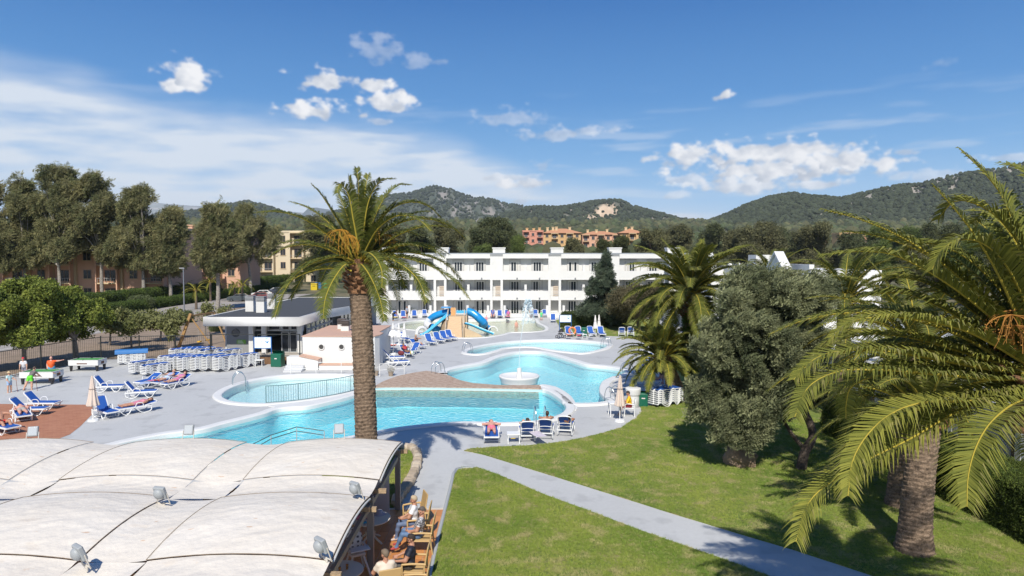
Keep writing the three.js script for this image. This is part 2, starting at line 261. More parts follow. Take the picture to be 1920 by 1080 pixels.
// a band of dark tiles across the floor of the fountain pool
{
  const q = (x, y) => gp(x, y, -1.19), a = [[918, 679], [950, 678], [1000, 677], [1040, 676.5], [1070, 677], [1074, 680], [1040, 682.5], [1000, 683], [950, 684], [914, 684.5]].map(([x, y]) => q(x, y));
  struct('tile_band', slab(a, -1.195, -1.18), std([0.03, 0.26, 0.42], 0.5));
}
// the white wall between the two big pools
struct('pool_divider', uvm(slab(smooth(G([[1016, 730.5], [1030, 733], [1049, 745], [1063, 759], [1066, 768], [1080, 770], [1080, 760], [1070, 744], [1054, 732.5], [1036, 725], [1018, 724]]), 4), -1.2, 0.06)), MT.coping);
struct('pool_divider', uvm(slab(smooth(G([[528, 765.5], [574, 763], [616, 754], [658, 743.5], [684, 734.5], [690, 722], [658, 735.5], [602, 747], [547, 754.5], [500, 759.5], [512, 764]]), 3), -1.2, 0.06)), MT.coping);
// the stone beach between them: a sloping apron and a narrow wall
struct('stone_beach', uvm(slab(G([[700, 727.4], [718, 717], [745, 706.8], [775, 700.5], [800, 697], [812, 698.5], [842, 706], [862, 714.6], [886, 720], [932, 723.8], [975, 724.3], [1014, 723.4], [1014, 730.4], [940, 729.4], [860, 728], [760, 727.1]]), -0.1, 0.075)), MT.stonepave);
{ // its foot runs on under water
  const top = G([[704, 729], [760, 728], [860, 729], [940, 730.5], [1010, 732]]), pos = [], idx = []; top.forEach((p, i) => { pos.push(p.x, -0.12, p.z - 0.1, p.x, -0.42, p.z + 0.7); if (i) { const a = i * 2; idx.push(a - 2, a - 1, a, a, a - 1, a + 1); } });
  const g = new THREE.BufferGeometry(); g.setAttribute('position', new THREE.Float32BufferAttribute(pos, 3)); g.setIndex(idx); g.computeVertexNormals(); struct('pool_ramp', uvm(g), MT.stonepave);
}

// ---------------------------------------------------------------- deck, lawns, paths, terraces
const P2 = (x, d) => V(x, 0, -d);
struct('pool_deck', uvm(sheet([P2(-63, -9), P2(49, -9), P2(49, 126), P2(-63, 126)], 0, [mainPool, roundPool, fountainPool, upperPool, slidePool])), MT.deck);
const lawnPts = [...G([[869, 845.3], [884, 842], [909, 839.8], [945, 838.3], [982, 836.6], [1020, 833.5], [1055, 829], [1085, 823.5], [1110, 818], [1140, 810], [1164.6, 802], [1184, 790], [1197, 780], [1203, 771], [1202, 764], [1212, 762.6], [1248, 758], [1262, 745], [1262, 690], [1245, 645], [1232, 634], [1130, 629.5], [1064, 631], [1049, 612], [1042, 600.5]]), P2(7.5, 93), P2(19.2, 93), P2(19.2, 13), P2(13.2, 13), ...G([[1633, 1079], [1492.7, 1033], [1383, 1000.5], [1274, 967.5], [1164.6, 933], [1055, 898.6], [1008, 884], [964, 870.5], [935, 861.5], [909, 853.5], [886, 848.5]])];
// worn, uneven turf edges
function ragged(pts, amp, seed) { const out = [], r = rng(seed); pts.forEach((a, i) => { const b = pts[(i + 1) % pts.length], L = a.distanceTo(b), n = Math.min(160, Math.max(1, Math.round(L / 0.18))); for (let k = 0; k < n; k++) { const p = a.clone().lerp(b, k / n), q = amp * (fbm(p.x * 2.5 + seed, p.z * 2.5, 3) * 1.6 + (r() - 0.5) * 0.5); out.push(V(p.x + q, 0, p.z + q * 0.8)); } }); return out; }
struct('lawn', uvm(slab(ragged(lawnPts, 0.07, 3), -0.05, 0.035)), MT.lawn);
const lawn2 = [...G([[858, 880], [872, 878], [887.5, 877.8], [898.4, 878.8], [935, 891.5], [1018.7, 928], [1102.6, 958.7], [1201, 996], [1292, 1028], [1347, 1047], [1420, 1074]]), P2(11, 13.2), P2(8, 9), P2(-3.2, 9), ...G([[807, 1079], [827, 995], [840, 944], [847, 916], [853, 890]])];
struct('lawn', uvm(slab(ragged(lawn2, 0.05, 5), -0.05, 0.04)), MT.lawn);
const lawn3 = smooth(G([[700, 830], [745, 840], [772, 846], [781, 862], [776, 885], [763, 911], [745, 937], [738, 952], [660, 955], [600, 900]]), 3);
struct('lawn', uvm(slab(lawn3, -0.05, 0.08)), MT.lawn);
// concrete edge along the small lawn
struct('kerb', uvm(sweep(G([[803, 1090], [824, 998], [837, 946], [844, 918], [850, 891], [857, 881.5], [872, 879], [887, 878.8]]).map((p) => p.setY(0)), [[0.05, -0.05], [0.05, 0.085], [-0.06, 0.085], [-0.06, -0.05]], false)), std([0.36, 0.38, 0.39], 0.8));
// dirt park on the left, brick terrace, tiled terrace under the canopy
struct('park_ground', uvm(sheet([P2(-62.5, 30), ...G([[-120, 735], [0, 706], [80, 692], [190, 673], [395, 668]]), P2(-25.5, 58), P2(-25.8, 92), P2(-16, 126), P2(-62.5, 126)], 0.006)), MT.dirt);
struct('road', uvm(sheet(smooth([P2(-57.5, 20), P2(-57.5, 60), P2(-57.8, 125), P2(-58.8, 180), P2(-63, 260), P2(-72, 340), P2(-62, 340), P2(-54, 260), P2(-45.5, 180), P2(-45.6, 125), P2(-46, 60), P2(-46, 20)], 4), 0.012)), MT.road);
struct('road_marking', mg([bx(-46.9, -46.75, 0.016, 0.018, -20, -180), bx(-52.3, -52.18, 0.016, 0.018, -30, -180)]), std([0.62, 0.6, 0.56], 0.8));
struct('brick_terrace', uvm(sheet([...G([[-160, 756], [0, 757.5], [171, 759], [176, 766], [174, 776], [150, 800], [131, 814.7], [112, 822], [96, 825.5], [40, 829], [-40, 833]]), P2(-30, 25)], 0.008)), MT.brickpave);
{
  const tiles = std([0.55, 0.24, 0.075], 0.5, { bumpMap: scaled(T.fine, 1), bumpScale: 0.002 }), tiles2 = std([0.48, 0.2, 0.062], 0.5);
  struct('terrace_border', uvm(sheet([P2(-2.05, 22.9), P2(-2.05, 8), P2(-24, 8), P2(-24, 22.9)], 0.02)), std([0.56, 0.5, 0.42], 0.8));
  const floor = new THREE.Group(); floor.name = 'terrace_floor'; floor.userData.kind = 'structure'; scene.add(floor);
  const row = [];
  const geo = rbx(-0.155, 0.155, 0, 0.014, -0.305, 0.305, 0.004);
  for (let i = 0; i < 10; i++) for (let j = 0; j < 13; j++) { const m = part(floor, 'floor_tile', geo, (i * 7 + j * 3) % 5 < 2 ? tiles2 : tiles); m.position.set(-2.38 - i * 0.32, 0.022, -22.4 + j * 0.625); row.push(m); }
  part(floor, 'floor_tile_field', uvm(sheet([P2(-5.4, 22.7), P2(-5.4, 8), P2(-24, 8), P2(-24, 22.7)], 0.03)), tiles).userData.kind = 'stuff';
}
// low stone edging round the grass by the canopy, stone by stone
{
  const line = smooth(G([[752, 842], [774, 846], [783, 861], [779, 884], [766, 911], [748, 937], [741, 951]]).map((p) => p), 12, false), w = new THREE.Group(); w.name = 'stone_edging'; tag(w, 'low rough stone edging curving round the grass beside the canopy', 'edging'); scene.add(w);
  const ms = [std([0.42, 0.34, 0.25], 0.95, { bumpMap: scaled(T.fine, 2), bumpScale: 0.02 }), std([0.35, 0.28, 0.2], 0.95), std([0.5, 0.42, 0.32], 0.95)], r = rng(5);
  const gs = [0, 1, 2, 3].map((k) => { const g = new THREE.IcosahedronGeometry(0.5, 2), q = rng(k + 9), o = [q() * 9, q() * 9]; const p = g.attributes.position; for (let i = 0; i < p.count; i++) { const v = V().fromBufferAttribute(p, i).normalize(); const b = Math.pow(Math.abs(v.x) ** 4 + Math.abs(v.y) ** 4 + Math.abs(v.z) ** 4, -0.25) * 0.5 * (1 + 0.16 * noise2(v.x * 2 + o[0], v.y * 2 + v.z * 3 + o[1])); p.setXYZ(i, v.x * b, v.y * b, v.z * b); } return toCreasedNormals(g, 0.5); });
  let acc = 0, last = line[0];
  for (const p of line) { acc += p.distanceTo(last); if (acc > 0.26 || p === line[0]) { const m = part(w, 'stone', gs[Math.floor(r() * 4)], ms[Math.floor(r() * 3)]); m.position.set(p.x, 0.11 + r() * 0.03, p.z); m.scale.set(0.42 + r() * 0.1, 0.26 + r() * 0.08, 0.32 + r() * 0.1); m.rotation.y = Math.atan2(-(p.z - last.z), p.x - last.x) + (r() - 0.5) * 0.5; acc = 0; } last = p; }
}
// grass blades over the near lawns
function inside(p, x, z) { let c = false; for (let i = 0, j = p.length - 1; i < p.length; j = i++) if ((p[i].z > z) !== (p[j].z > z) && x < (p[j].x - p[i].x) * (z - p[i].z) / (p[j].z - p[i].z) + p[i].x) c = !c; return c; }
{
  const r = rng(77), tri = [];
  for (let k = 0; k < 7; k++) { const a = r() * 6.28, d = r() * 0.035, h = 0.03 + r() * 0.035, l = 0.012 + r() * 0.025, x = Math.cos(a) * d, z = Math.sin(a) * d, t = r() * 6.28, wx = Math.cos(t) * 0.0035, wz = Math.sin(t) * 0.0035; tri.push(x - wx, 0, z - wz, x + wx, 0, z + wz, x + Math.cos(a) * l, h, z + Math.sin(a) * l); }
  const g = new THREE.BufferGeometry(); g.setAttribute('position', new THREE.Float32BufferAttribute(tri, 3)); g.computeVertexNormals();
  const mats = [], cols = [], m = new THREE.Matrix4(), q = new THREE.Quaternion();
  const add = (pts, x0, x1, d0, d1, n, y) => { for (let i = 0; i < n; i++) { const x = lerp(x0, x1, r()), z = -lerp(d0, d1, Math.pow(r(), 1.15)); if (!inside(pts, x, z)) continue; const s = 0.75 + r() * 0.7; m.compose(V(x, y, z), q.setFromAxisAngle(YUP, r() * 6.28), V(s * 1.3, s, s * 1.3)); mats.push(m.clone()); const n1 = fbm(x * 0.35, z * 0.35, 3), n2 = fbm(x * 1.3 + 40, z * 1.3, 3); let c = mixc([0.12, 0.21, 0.022], [0.3, 0.345, 0.06], clamp(0.5 + 0.9 * n1 + 0.35 * (r() - 0.5))); c = mixc(c, [0.42, 0.37, 0.17], clamp(sm(0.04, 0.36, n2) * 0.75 + (r() < 0.1 ? 0.5 : 0))); cols.push(C(...c)); } };
  add(lawn2, -3.2, 10, 13, 28, 90000, 0.04); add(lawnPts, -2.5, 16, 15, 46, 130000, 0.035); add(lawn3, -6.5, -2.5, 22, 32, 14000, 0.08);
  const o = inst(scene, 'grass', g, std([1, 1, 1], 0.9, { side: THREE.DoubleSide }), mats, cols); o.name = 'grass'; tag(o, 'short green and straw coloured grass blades covering the lawns', 'grass');
}

// ---------------------------------------------------------------- hills
const pick = (t, x) => { for (let i = 1; i < t.length; i++) if (x <= t[i][0]) return lerp(t[i - 1][1], t[i][1], clamp((x - t[i - 1][0]) / (t[i][0] - t[i - 1][0]))); return t[t.length - 1][1]; };
function hill(ridge, depth, front, baseY, col, seed, trees, treeS, rough = 1) {
  const x0 = ridge[0][0], x1 = ridge[ridge.length - 1][0], n = Math.round((x1 - x0) / 5), rows = 26, pos = [], cl = [], idx = [], r = rng(seed);
  const px = (i) => lerp(x0, x1, i / n);
  for (let j = 0; j <= rows + 6; j++) for (let i = 0; i <= n; i++) {
    const t = j / rows, x = px(i), wav = 1 + 0.05 * fbm(i * 0.09 + seed, 1, 3), top = at(x, pick(ridge, x), depth * wav), d = j <= rows ? lerp(front, depth * wav, t) : depth * wav * (1 + 0.09 * (j - rows));
    const b = at(x, 480, d), hb = baseY;
    let y; if (j <= rows) y = hb + (top.y - hb) * (t * t * (3 - 2 * t) * 0.55 + t * 0.45); else y = top.y - (top.y - hb + 5) * Math.min(1, (j - rows) * 0.17);
    const amp = (top.y - hb) * 0.11 * rough * Math.sin(Math.PI * clamp(t * 0.97 + 0.03)) + (j === rows ? (top.y - hb) * 0.012 : 0);
    y += amp * (fbm(i * 0.1 + seed * 3, t * 4 + seed, 4) * 2);
    pos.push(b.x, y, b.z);
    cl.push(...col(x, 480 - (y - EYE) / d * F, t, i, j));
  }
  for (let j = 0; j < rows + 6; j++) for (let i = 0; i < n; i++) { const a = j * (n + 1) + i, b = a + n + 1; idx.push(a, a + 1, b, b, a + 1, b + 1); }
  const g = new THREE.BufferGeometry(); g.setAttribute('position', new THREE.Float32BufferAttribute(pos, 3)); g.setAttribute('color', new THREE.Float32BufferAttribute(cl, 3)); g.setIndex(idx); g.computeVertexNormals();
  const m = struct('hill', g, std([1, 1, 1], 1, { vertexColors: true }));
  if (trees) {
    const mats = [], cols = [], M = new THREE.Matrix4(), q = new THREE.Quaternion();
    for (let k = 0; k < trees; k++) {
      const i = Math.floor(r() * n), j = Math.floor(Math.pow(r(), 0.8) * (rows + 1)), u = r(), v = r(), A = j * (n + 1) + i, B = A + 1, Cc = A + n + 1;
      const c = [0, 1, 2].map((e) => pos[A * 3 + e] + (pos[B * 3 + e] - pos[A * 3 + e]) * u + (pos[Cc * 3 + e] - pos[A * 3 + e]) * v), vc = cl.slice(A * 3, A * 3 + 3);
      if (vc[0] > vc[1] * 1.02 && r() < 0.86) continue;
      const s = treeS * (0.6 + r() * 0.8);
      mats.push(M.compose(V(c[0], c[1] + s * 0.35, c[2]), q.setFromEuler(new THREE.Euler(r() * 0.5, r() * 6, r() * 0.5)), V(s, s * (0.75 + r() * 0.4), s)).clone()); const b = 0.6 + r() * 0.75; cols.push(C(0.04 * b, 0.05 * b, 0.026 * b));
    }
    const o = inst(scene, 'hill_wood', BLOB, std([1, 1, 1], 1), mats, cols); o.name = numbered('hill_wood'); return [m, o];
  }
  return [m];
}
const BLOB = (() => { const g = new THREE.IcosahedronGeometry(0.5, 1), p = g.attributes.position; for (let i = 0; i < p.count; i++) { const v = V().fromBufferAttribute(p, i), k = 1 + 0.4 * noise2(v.x * 5 + 2, v.y * 5 + v.z * 4); p.setXYZ(i, v.x * k, v.y * k, v.z * k); } g.computeVertexNormals(); return g; })();
{
  const wood = (a, b, s, rock, rk) => (x, y, t, i, j) => { const n = fbm(i * 0.16 * s, j * 0.33 * s, 4), f = fbm(i * 0.6, j * 0.9 + 7, 3); let c = mixc(a, b, clamp(0.5 + n + 0.5 * f)); if (rock) c = mixc(c, rock, sm(0.1, 0.38, fbm(i * 0.23 + 11, j * 0.5, 4) + rk(x, y, t))); return c; };
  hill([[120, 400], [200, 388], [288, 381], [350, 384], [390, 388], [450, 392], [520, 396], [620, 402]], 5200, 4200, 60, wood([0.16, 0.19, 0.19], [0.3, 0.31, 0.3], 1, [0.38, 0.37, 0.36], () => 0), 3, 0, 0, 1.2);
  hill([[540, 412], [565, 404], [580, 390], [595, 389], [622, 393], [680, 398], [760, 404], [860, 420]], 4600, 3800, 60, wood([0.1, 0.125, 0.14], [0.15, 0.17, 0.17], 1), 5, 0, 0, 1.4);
  hill([[200, 424], [280, 413], [322, 403], [380, 397], [420, 388], [446, 384], [466, 382], [500, 390], [551, 408], [600, 415], [660, 424]], 2600, 1500, 62, wood([0.05, 0.072, 0.04], [0.085, 0.105, 0.06], 1), 7, 2600, 13);
  hill([[560, 418], [620, 402], [680, 384], [740, 367], [778, 361], [798, 352.5], [813, 351], [848, 358], [886, 371], [921, 374], [956, 384], [985, 391], [1032, 396], [1100, 406], [1180, 415]], 3000, 1700, 60, wood([0.052, 0.068, 0.045], [0.1, 0.11, 0.075], 1.2, [0.25, 0.23, 0.205], (x, y, t) => 0.2 * sm(800, 860, x) * sm(0.2, 0.6, t) - 0.03), 11, 7500, 9, 1.5);
  hill([[930, 412], [960, 402], [985, 394], [1020, 391], [1049, 393], [1090, 385], [1110, 380], [1145, 376.5], [1160, 378], [1195, 390], [1230, 401], [1265, 411], [1294, 417], [1340, 424]], 1900, 1150, 56, (x, y, t, i, j) => {
    const c0 = wood([0.052, 0.066, 0.038], [0.11, 0.11, 0.07], 1.2, [0.26, 0.225, 0.18], (X, Y, tt) => 0.16 * sm(1150, 1200, X) * sm(0.3, 0.7, tt))(x, y, t, i, j);
    const q = Math.max(1 - Math.hypot((x - 1136) / 25, (y - 396) / 15), 1 - Math.hypot((x - 1108) / 26, (y - 409) / 7.5)) + 0.5 * fbm(i * 0.6, j * 0.9, 3);
    return mixc(c0, mixc([0.5, 0.36, 0.24], [0.62, 0.49, 0.35], clamp(0.5 + fbm(i * 0.5, j * 0.8 + 5, 3))), sm(0, 0.22, q));
  }, 13, 6500, 7, 1.2);
  hill([[1290, 424], [1329, 418.5], [1363, 405], [1397, 386.5], [1439, 372.5], [1480, 365.5], [1501, 366], [1535, 371], [1573, 375], [1621, 363], [1672, 351], [1724, 346], [1769, 334], [1817, 323.5], [1879, 317], [1920, 306], [2010, 285], [2150, 300], [2400, 380]], 1300, 900, 49, wood([0.048, 0.062, 0.032], [0.085, 0.095, 0.05], 1.2, [0.3, 0.27, 0.23], (x, y, t) => -0.1 + 0.5 * sm(1590, 1650, x) * sm(0.55, 0.85, t) + 0.6 * (sm(1492, 1500, x) * sm(1535, 1520, x)) * sm(0.82, 0.93, t)), 17, 17000, 5.6, 0.8);
}
// ---------------------------------------------------------------- trees
function leafClump(seed, n, size, wide, spread = 1) { // many small leaf faces in a loose ball
  const r = rng(seed), pos = [], nor = [];
  for (let k = 0; k < n; k++) {
    const c = V(r() * 2 - 1, r() * 2 - 1, r() * 2 - 1); if (c.length() > 1) { k--; continue; } c.multiplyScalar(spread);
    const d = V(r() - 0.5, r() - 0.62, r() - 0.5).normalize(), s = V(r() - 0.5, r() - 0.5, r() - 0.5).cross(d).normalize(), l = size * (0.7 + r() * 0.6), w = l * wide;
    const a = c.clone().addScaledVector(d, -l / 2), b = c.clone().addScaledVector(s, w / 2), e = c.clone().addScaledVector(d, l / 2), f = c.clone().addScaledVector(s, -w / 2), nn = b.clone().sub(a).cross(e.clone().sub(a)).normalize();
    for (const p of [a, b, e, a, e, f]) { pos.push(p.x, p.y, p.z); nor.push(nn.x, nn.y, nn.z); }
  }
  const g = new THREE.BufferGeometry(); g.setAttribute('position', new THREE.Float32BufferAttribute(pos, 3)); g.setAttribute('normal', new THREE.Float32BufferAttribute(nor, 3)); return g;
}
const CL = { fine: leafClump(1, 46, 0.42, 0.36), broad: leafClump(2, 30, 0.55, 0.55), needle: leafClump(3, 60, 0.46, 0.16), small: leafClump(4, 70, 0.3, 0.42), long: leafClump(5, 44, 0.62, 0.16) };
// a spray: leaves set along a short twig that runs up the y axis
function spray(seed, n, size, wide, w = 0.28) {
  const r = rng(seed), pos = [], nor = [];
  for (let k = 0; k < n; k++) {
    const t = r(), a = r() * 6.28, q = w * Math.sqrt(r()) * (1.1 - 0.75 * t), c = V(Math.cos(a) * q, t * 1.1 - 0.1, Math.sin(a) * q), d = V(Math.cos(a) * 0.8 + (r() - 0.5) * 0.8, 0.7 + (r() - 0.5) * 0.9, Math.sin(a) * 0.8 + (r() - 0.5) * 0.8).normalize(), s = V(r() - 0.5, r() - 0.5, r() - 0.5).cross(d).normalize(), l = size * (0.6 + r() * 0.8), m = l * wide;
    const A = c.clone(), B = c.clone().addScaledVector(d, l * 0.45).addScaledVector(s, m / 2), E = c.clone().addScaledVector(d, l), G2 = c.clone().addScaledVector(d, l * 0.45).addScaledVector(s, -m / 2), nn = B.clone().sub(A).cross(E.clone().sub(A)).normalize();
    for (const p of [A, B, E, A, E, G2]) { pos.push(p.x, p.y, p.z); nor.push(nn.x, nn.y, nn.z); }
  }
  const g = new THREE.BufferGeometry(); g.setAttribute('position', new THREE.Float32BufferAttribute(pos, 3)); g.setAttribute('normal', new THREE.Float32BufferAttribute(nor, 3)); return g;
}
Object.assign(CL, { spray: spray(11, 46, 0.3, 0.3), droop: spray(12, 34, 0.5, 0.17, 0.36) });
const leafMat = phy([1, 1, 1], 0.85, { transmission: 0.34, thickness: 0, side: THREE.DoubleSide, specularIntensity: 0.4 });
T.bark = texture(256, (u, v) => { const n = fbm(u * 4, v * 14, 4, 14), f = fbm(u * 20, v * 30, 3, 30); const k = 0.7 + 0.55 * n + 0.35 * f; return [k, k, k]; });
const bark = (c) => std(c, 0.95, { map: scaled(T.bark, 1), bumpMap: scaled(T.bark, 1), bumpScale: 0.03 });
const BK = { euc: bark([0.42, 0.38, 0.33]), brown: bark([0.2, 0.15, 0.11]), dark: bark([0.13, 0.1, 0.08]), grey: bark([0.32, 0.28, 0.24]) };
// blobs: [x, y, z, rx, ry, rz] about the foot of the tree
function crown(parent, blobs, clump, n, size, ca, cb, seed, opt = {}) {
  const r = rng(seed), mats = [], cols = [], m = new THREE.Matrix4(), q = new THREE.Quaternion(), e = new THREE.Euler(), vol = blobs.map((b) => b[3] * b[4] * b[5]), tot = vol.reduce((a, b) => a + b);
  const shell = opt.shell ?? 0.2, gap = opt.gap ?? 0.06, fr = opt.freq ?? 1.1;
  for (let bi = 0; bi < blobs.length; bi++) {
    const b = blobs[bi], cnt = Math.round(n * Math.pow(vol[bi] / tot, 0.85));
    for (let k = 0; k < cnt; k++) {
      const d = V(r() * 2 - 1, r() * 2 - 1, r() * 2 - 1).normalize(), rad = (opt.soft ? Math.pow(r(), 0.55) * 1.12 : Math.cbrt(lerp(shell, 1, r())) * (1 + 0.5 * Math.pow(r(), 4))) * (0.86 + 0.3 * fbm(d.x * 2 + bi * 3, d.y * 2 + d.z * 1.7 + seed, 3));
      const p = V(b[0] + d.x * b[3] * rad, b[1] + d.y * b[4] * rad, b[2] + d.z * b[5] * rad);
      if (fbm(p.x * fr + seed, p.y * fr + p.z * fr * 0.8, 3) < -0.22 + gap) continue;
      const s = size * (0.65 + r() * 0.7);
      if (opt.aim) { const u = d.clone().multiplyScalar(0.9).add(V((r() - 0.5) * 0.8, opt.aim, (r() - 0.5) * 0.8)).normalize(); q.setFromUnitVectors(YUP, u); } else q.setFromEuler(e.set(r() * 6, r() * 6, r() * 6));
      mats.push(m.compose(p, q, V(s, s * (opt.tall ?? 1), s)).clone());
      const t = clamp(0.5 + 0.9 * fbm(p.x * 0.7 + 5, p.y * 0.7 + p.z * 0.6, 2) + 0.7 * (r() - 0.5)), k2 = 0.8 + r() * 0.45, c = mixc(ca, cb, t); cols.push(C(c[0] * k2, c[1] * k2, c[2] * k2));
    }
  }
  return inst(parent, 'crown', clump, leafMat, mats, cols);
}
function limb(pts, r0, r1, seg = 7) { // tapered bent tube
  const c = new THREE.CatmullRomCurve3(pts.map((p) => p.isVector3 ? p : V(...p)), false, 'centripetal'), n = Math.max(5, pts.length * 4), g = new THREE.TubeGeometry(c, n, 1, seg, false), p = g.attributes.position;
  for (let i = 0; i <= n; i++) { const o = c.getPointAt(i / n), rr = lerp(r0, r1, Math.pow(i / n, 0.8)); for (let j = 0; j <= seg; j++) { const k = i * (seg + 1) + j; p.setXYZ(k, o.x + (p.getX(k) - o.x) * rr, o.y + (p.getY(k) - o.y) * rr, o.z + (p.getZ(k) - o.z) * rr); } }
  g.computeVertexNormals(); const uv = g.attributes.uv; for (let i = 0; i < uv.count; i++) uv.setXY(i, uv.getY(i), uv.getX(i) * 3); return g;
}
function trunkAndLimbs(parent, mat, foot, blobs, r0, seed, fork = 0.4) {
  const r = rng(seed), low = blobs.reduce((a, b) => Math.min(a, b[1] - b[4]), 99), list = [], cx = blobs.reduce((a, b) => a + b[0], 0) / blobs.length, cz = blobs.reduce((a, b) => a + b[2], 0) / blobs.length;
  const top = Math.max(low + 0.2, fork), j = V(cx * 0.35 + (r() - 0.5) * 0.3, top, cz * 0.35);
  list.push(limb([foot, [lerp(foot.x, j.x, 0.4) + (r() - 0.5) * 0.3, top * 0.5, lerp(foot.z, j.z, 0.5)], j], r0, r0 * 0.72));
  for (const b of blobs) list.push(limb([j.clone().add(V(0, -0.15, 0)), [lerp(j.x, b[0], 0.45) + (r() - 0.5) * 0.5, lerp(j.y, b[1], 0.55) + r() * 0.3, lerp(j.z, b[2], 0.4)], [b[0], b[1] + b[4] * 0.35, b[2]]], r0 * 0.5, r0 * 0.1, 6));
  part(parent, 'trunk', mg(list), mat);
}
function tree(name, label, group, pos, o) {
  const t = thing(name, label, o.cat ?? 'tree', pos, 0, group);
  trunkAndLimbs(t, o.bark ?? BK.brown, V(0, -0.1, 0), o.blobs, o.r ?? 0.25, o.seed, o.fork);
  crown(t, o.blobs, o.clump ?? CL.broad, o.n ?? 900, o.size ?? 0.7, o.ca ?? [0.05, 0.085, 0.02], o.cb ?? [0.11, 0.16, 0.035], o.seed, o);
  return t;
}
// eucalyptus by the road: tall uneven towers of drooping grey-green leaves, pale forked trunks
function eucBlobs(h, w, seed, low = 0.32) {
  const r = rng(seed), b = []; const n = 38;
  for (let i = 0; i < n; i++) { const t = Math.pow(i / (n - 1), 0.85), y = h * lerp(low + 0.08, 0.95, t), env = t < 0.15 ? 0.6 : lerp(1, 0.3, Math.pow(t, 2.2)), s = w * (0.15 + 0.17 * r()) * lerp(1, 0.65, t), a = r() * 6.28, d = w * env * Math.sqrt(r()) * 1.05; b.push([Math.cos(a) * d, y, Math.sin(a) * d * 0.8, s, s * (0.9 + 0.7 * r()), s]); }
  return b;
}
const EUC = { ca: [0.1, 0.125, 0.048], cb: [0.34, 0.31, 0.145], clump: CL.droop, bark: BK.euc, gap: 0.1, freq: 0.55, tall: 1.2, soft: true, aim: -0.7 };
for (const [i, [px, py, D, top, wpx, label]] of [
  [-40, 575, 108, 318, 105, 'tall eucalyptus at the end of the row farthest from the lamp post'], [45, 577, 112, 322, 95, 'tall dark eucalyptus standing beside the broad brown-green one'], [108, 578, 109, 302, 110, 'broadest brown-green eucalyptus with two rounded tops in front of the salmon flats'], [190, 574, 112, 318, 105, 'eucalyptus with white forking trunk in front of the salmon flats'], [268, 577, 111, 345, 90, 'eucalyptus with pale straight trunk beside the hedge'], [318, 572, 116, 385, 62, 'smaller eucalyptus behind the street lamp'], [408, 581, 110, 380, 66, 'slender eucalyptus with leaning white trunk at the roadside'], [470, 552, 138, 384, 92, 'eucalyptus with white forked trunk standing by the parked cars'],
].entries()) {
  const p = i < 6 ? at(px, 480, 123 + (i % 2) * 1.5).setY(0) : gp(px, py), d = -p.z, h = at(px, top, d).y, w = wpx / F * d;
  tree('eucalyptus_tree', label, 'eucalyptus trees along the road', p, { ...EUC, blobs: eucBlobs(h, w * 0.56, 100 + i * 7, i === 6 || i === 7 ? 0.36 : 0.26), n: 3600, size: 0.85, r: 0.36, seed: 200 + i, fork: h * 0.2 });
}
// leafy plane trees inside the park fence
for (const [i, [px, py, top, wpx, n, label]] of [[48, 690, 522, 150, 1700, 'bushy bright green tree behind the smaller pool table'], [143, 676, 535, 135, 1300, 'bright green tree with pale trunk behind the larger pool table'], [-30, 700, 540, 120, 1100, 'leafy green tree at the fence end beside the brick terrace']].entries()) {
  const p = gp(px, py), d = -p.z, h = at(px, top, d).y, w = wpx / F * d * 0.5, r = rng(40 + i), b = [];
  for (let k = 0; k < 26; k++) { const a = r() * 6.28, q = Math.sqrt(r()) * 0.95, t = r(); b.push([Math.cos(a) * w * q * (1 - 0.4 * t), h * lerp(0.34, 0.93, t), Math.sin(a) * w * q * (1 - 0.4 * t), w * (0.2 + r() * 0.14), h * 0.085, w * (0.2 + r() * 0.14)]); }
  tree('plane_tree', label, 'green trees inside the park fence', p, { blobs: b, n: n * 2, size: 0.36, r: 0.2, seed: 60 + i, ca: [0.09, 0.13, 0.022], cb: [0.3, 0.34, 0.06], clump: CL.broad, bark: BK.grey, fork: h * 0.28, gap: 0.1, soft: true });
}
// thin pruned trees between park and road
for (const [i, [px, py, top, wpx, label]] of [[205, 648, 585, 70, 'thin sprouting tree beside the bright green trees'], [248, 660, 582, 84, 'sparse budding tree behind the stacked loungers'], [300, 640, 580, 76, 'sparse budding tree near the timber swing frame'], [330, 655, 592, 50, 'low sparse tree beside the timber swing frame'], [385, 628, 570, 30, 'pruned bare stump tree beside the bar roof corner'], [425, 612, 572, 26, 'pruned bare tree with short sprouts by the bar roof']].entries()) {
  const p = gp(px, py), d = -p.z, h = at(px, top, d).y, w = wpx / F * d * 0.5, r = rng(70 + i), b = [];
  for (let k = 0; k < 8; k++) { const a = r() * 6.28, q = 0.3 + r() * 0.6; b.push([Math.cos(a) * w * q, h * lerp(0.5, 0.9, r()), Math.sin(a) * w * q, w * 0.34, h * 0.13, w * 0.34]); }
  tree('young_tree', label, 'sparse trees between the park and the road', p, { blobs: b, n: i < 4 ? 300 : 70, size: 0.42, r: 0.1, seed: 80 + i, ca: [0.13, 0.15, 0.04], cb: [0.3, 0.3, 0.13], clump: CL.broad, bark: BK.grey, fork: h * 0.35, gap: 0.12 });
}
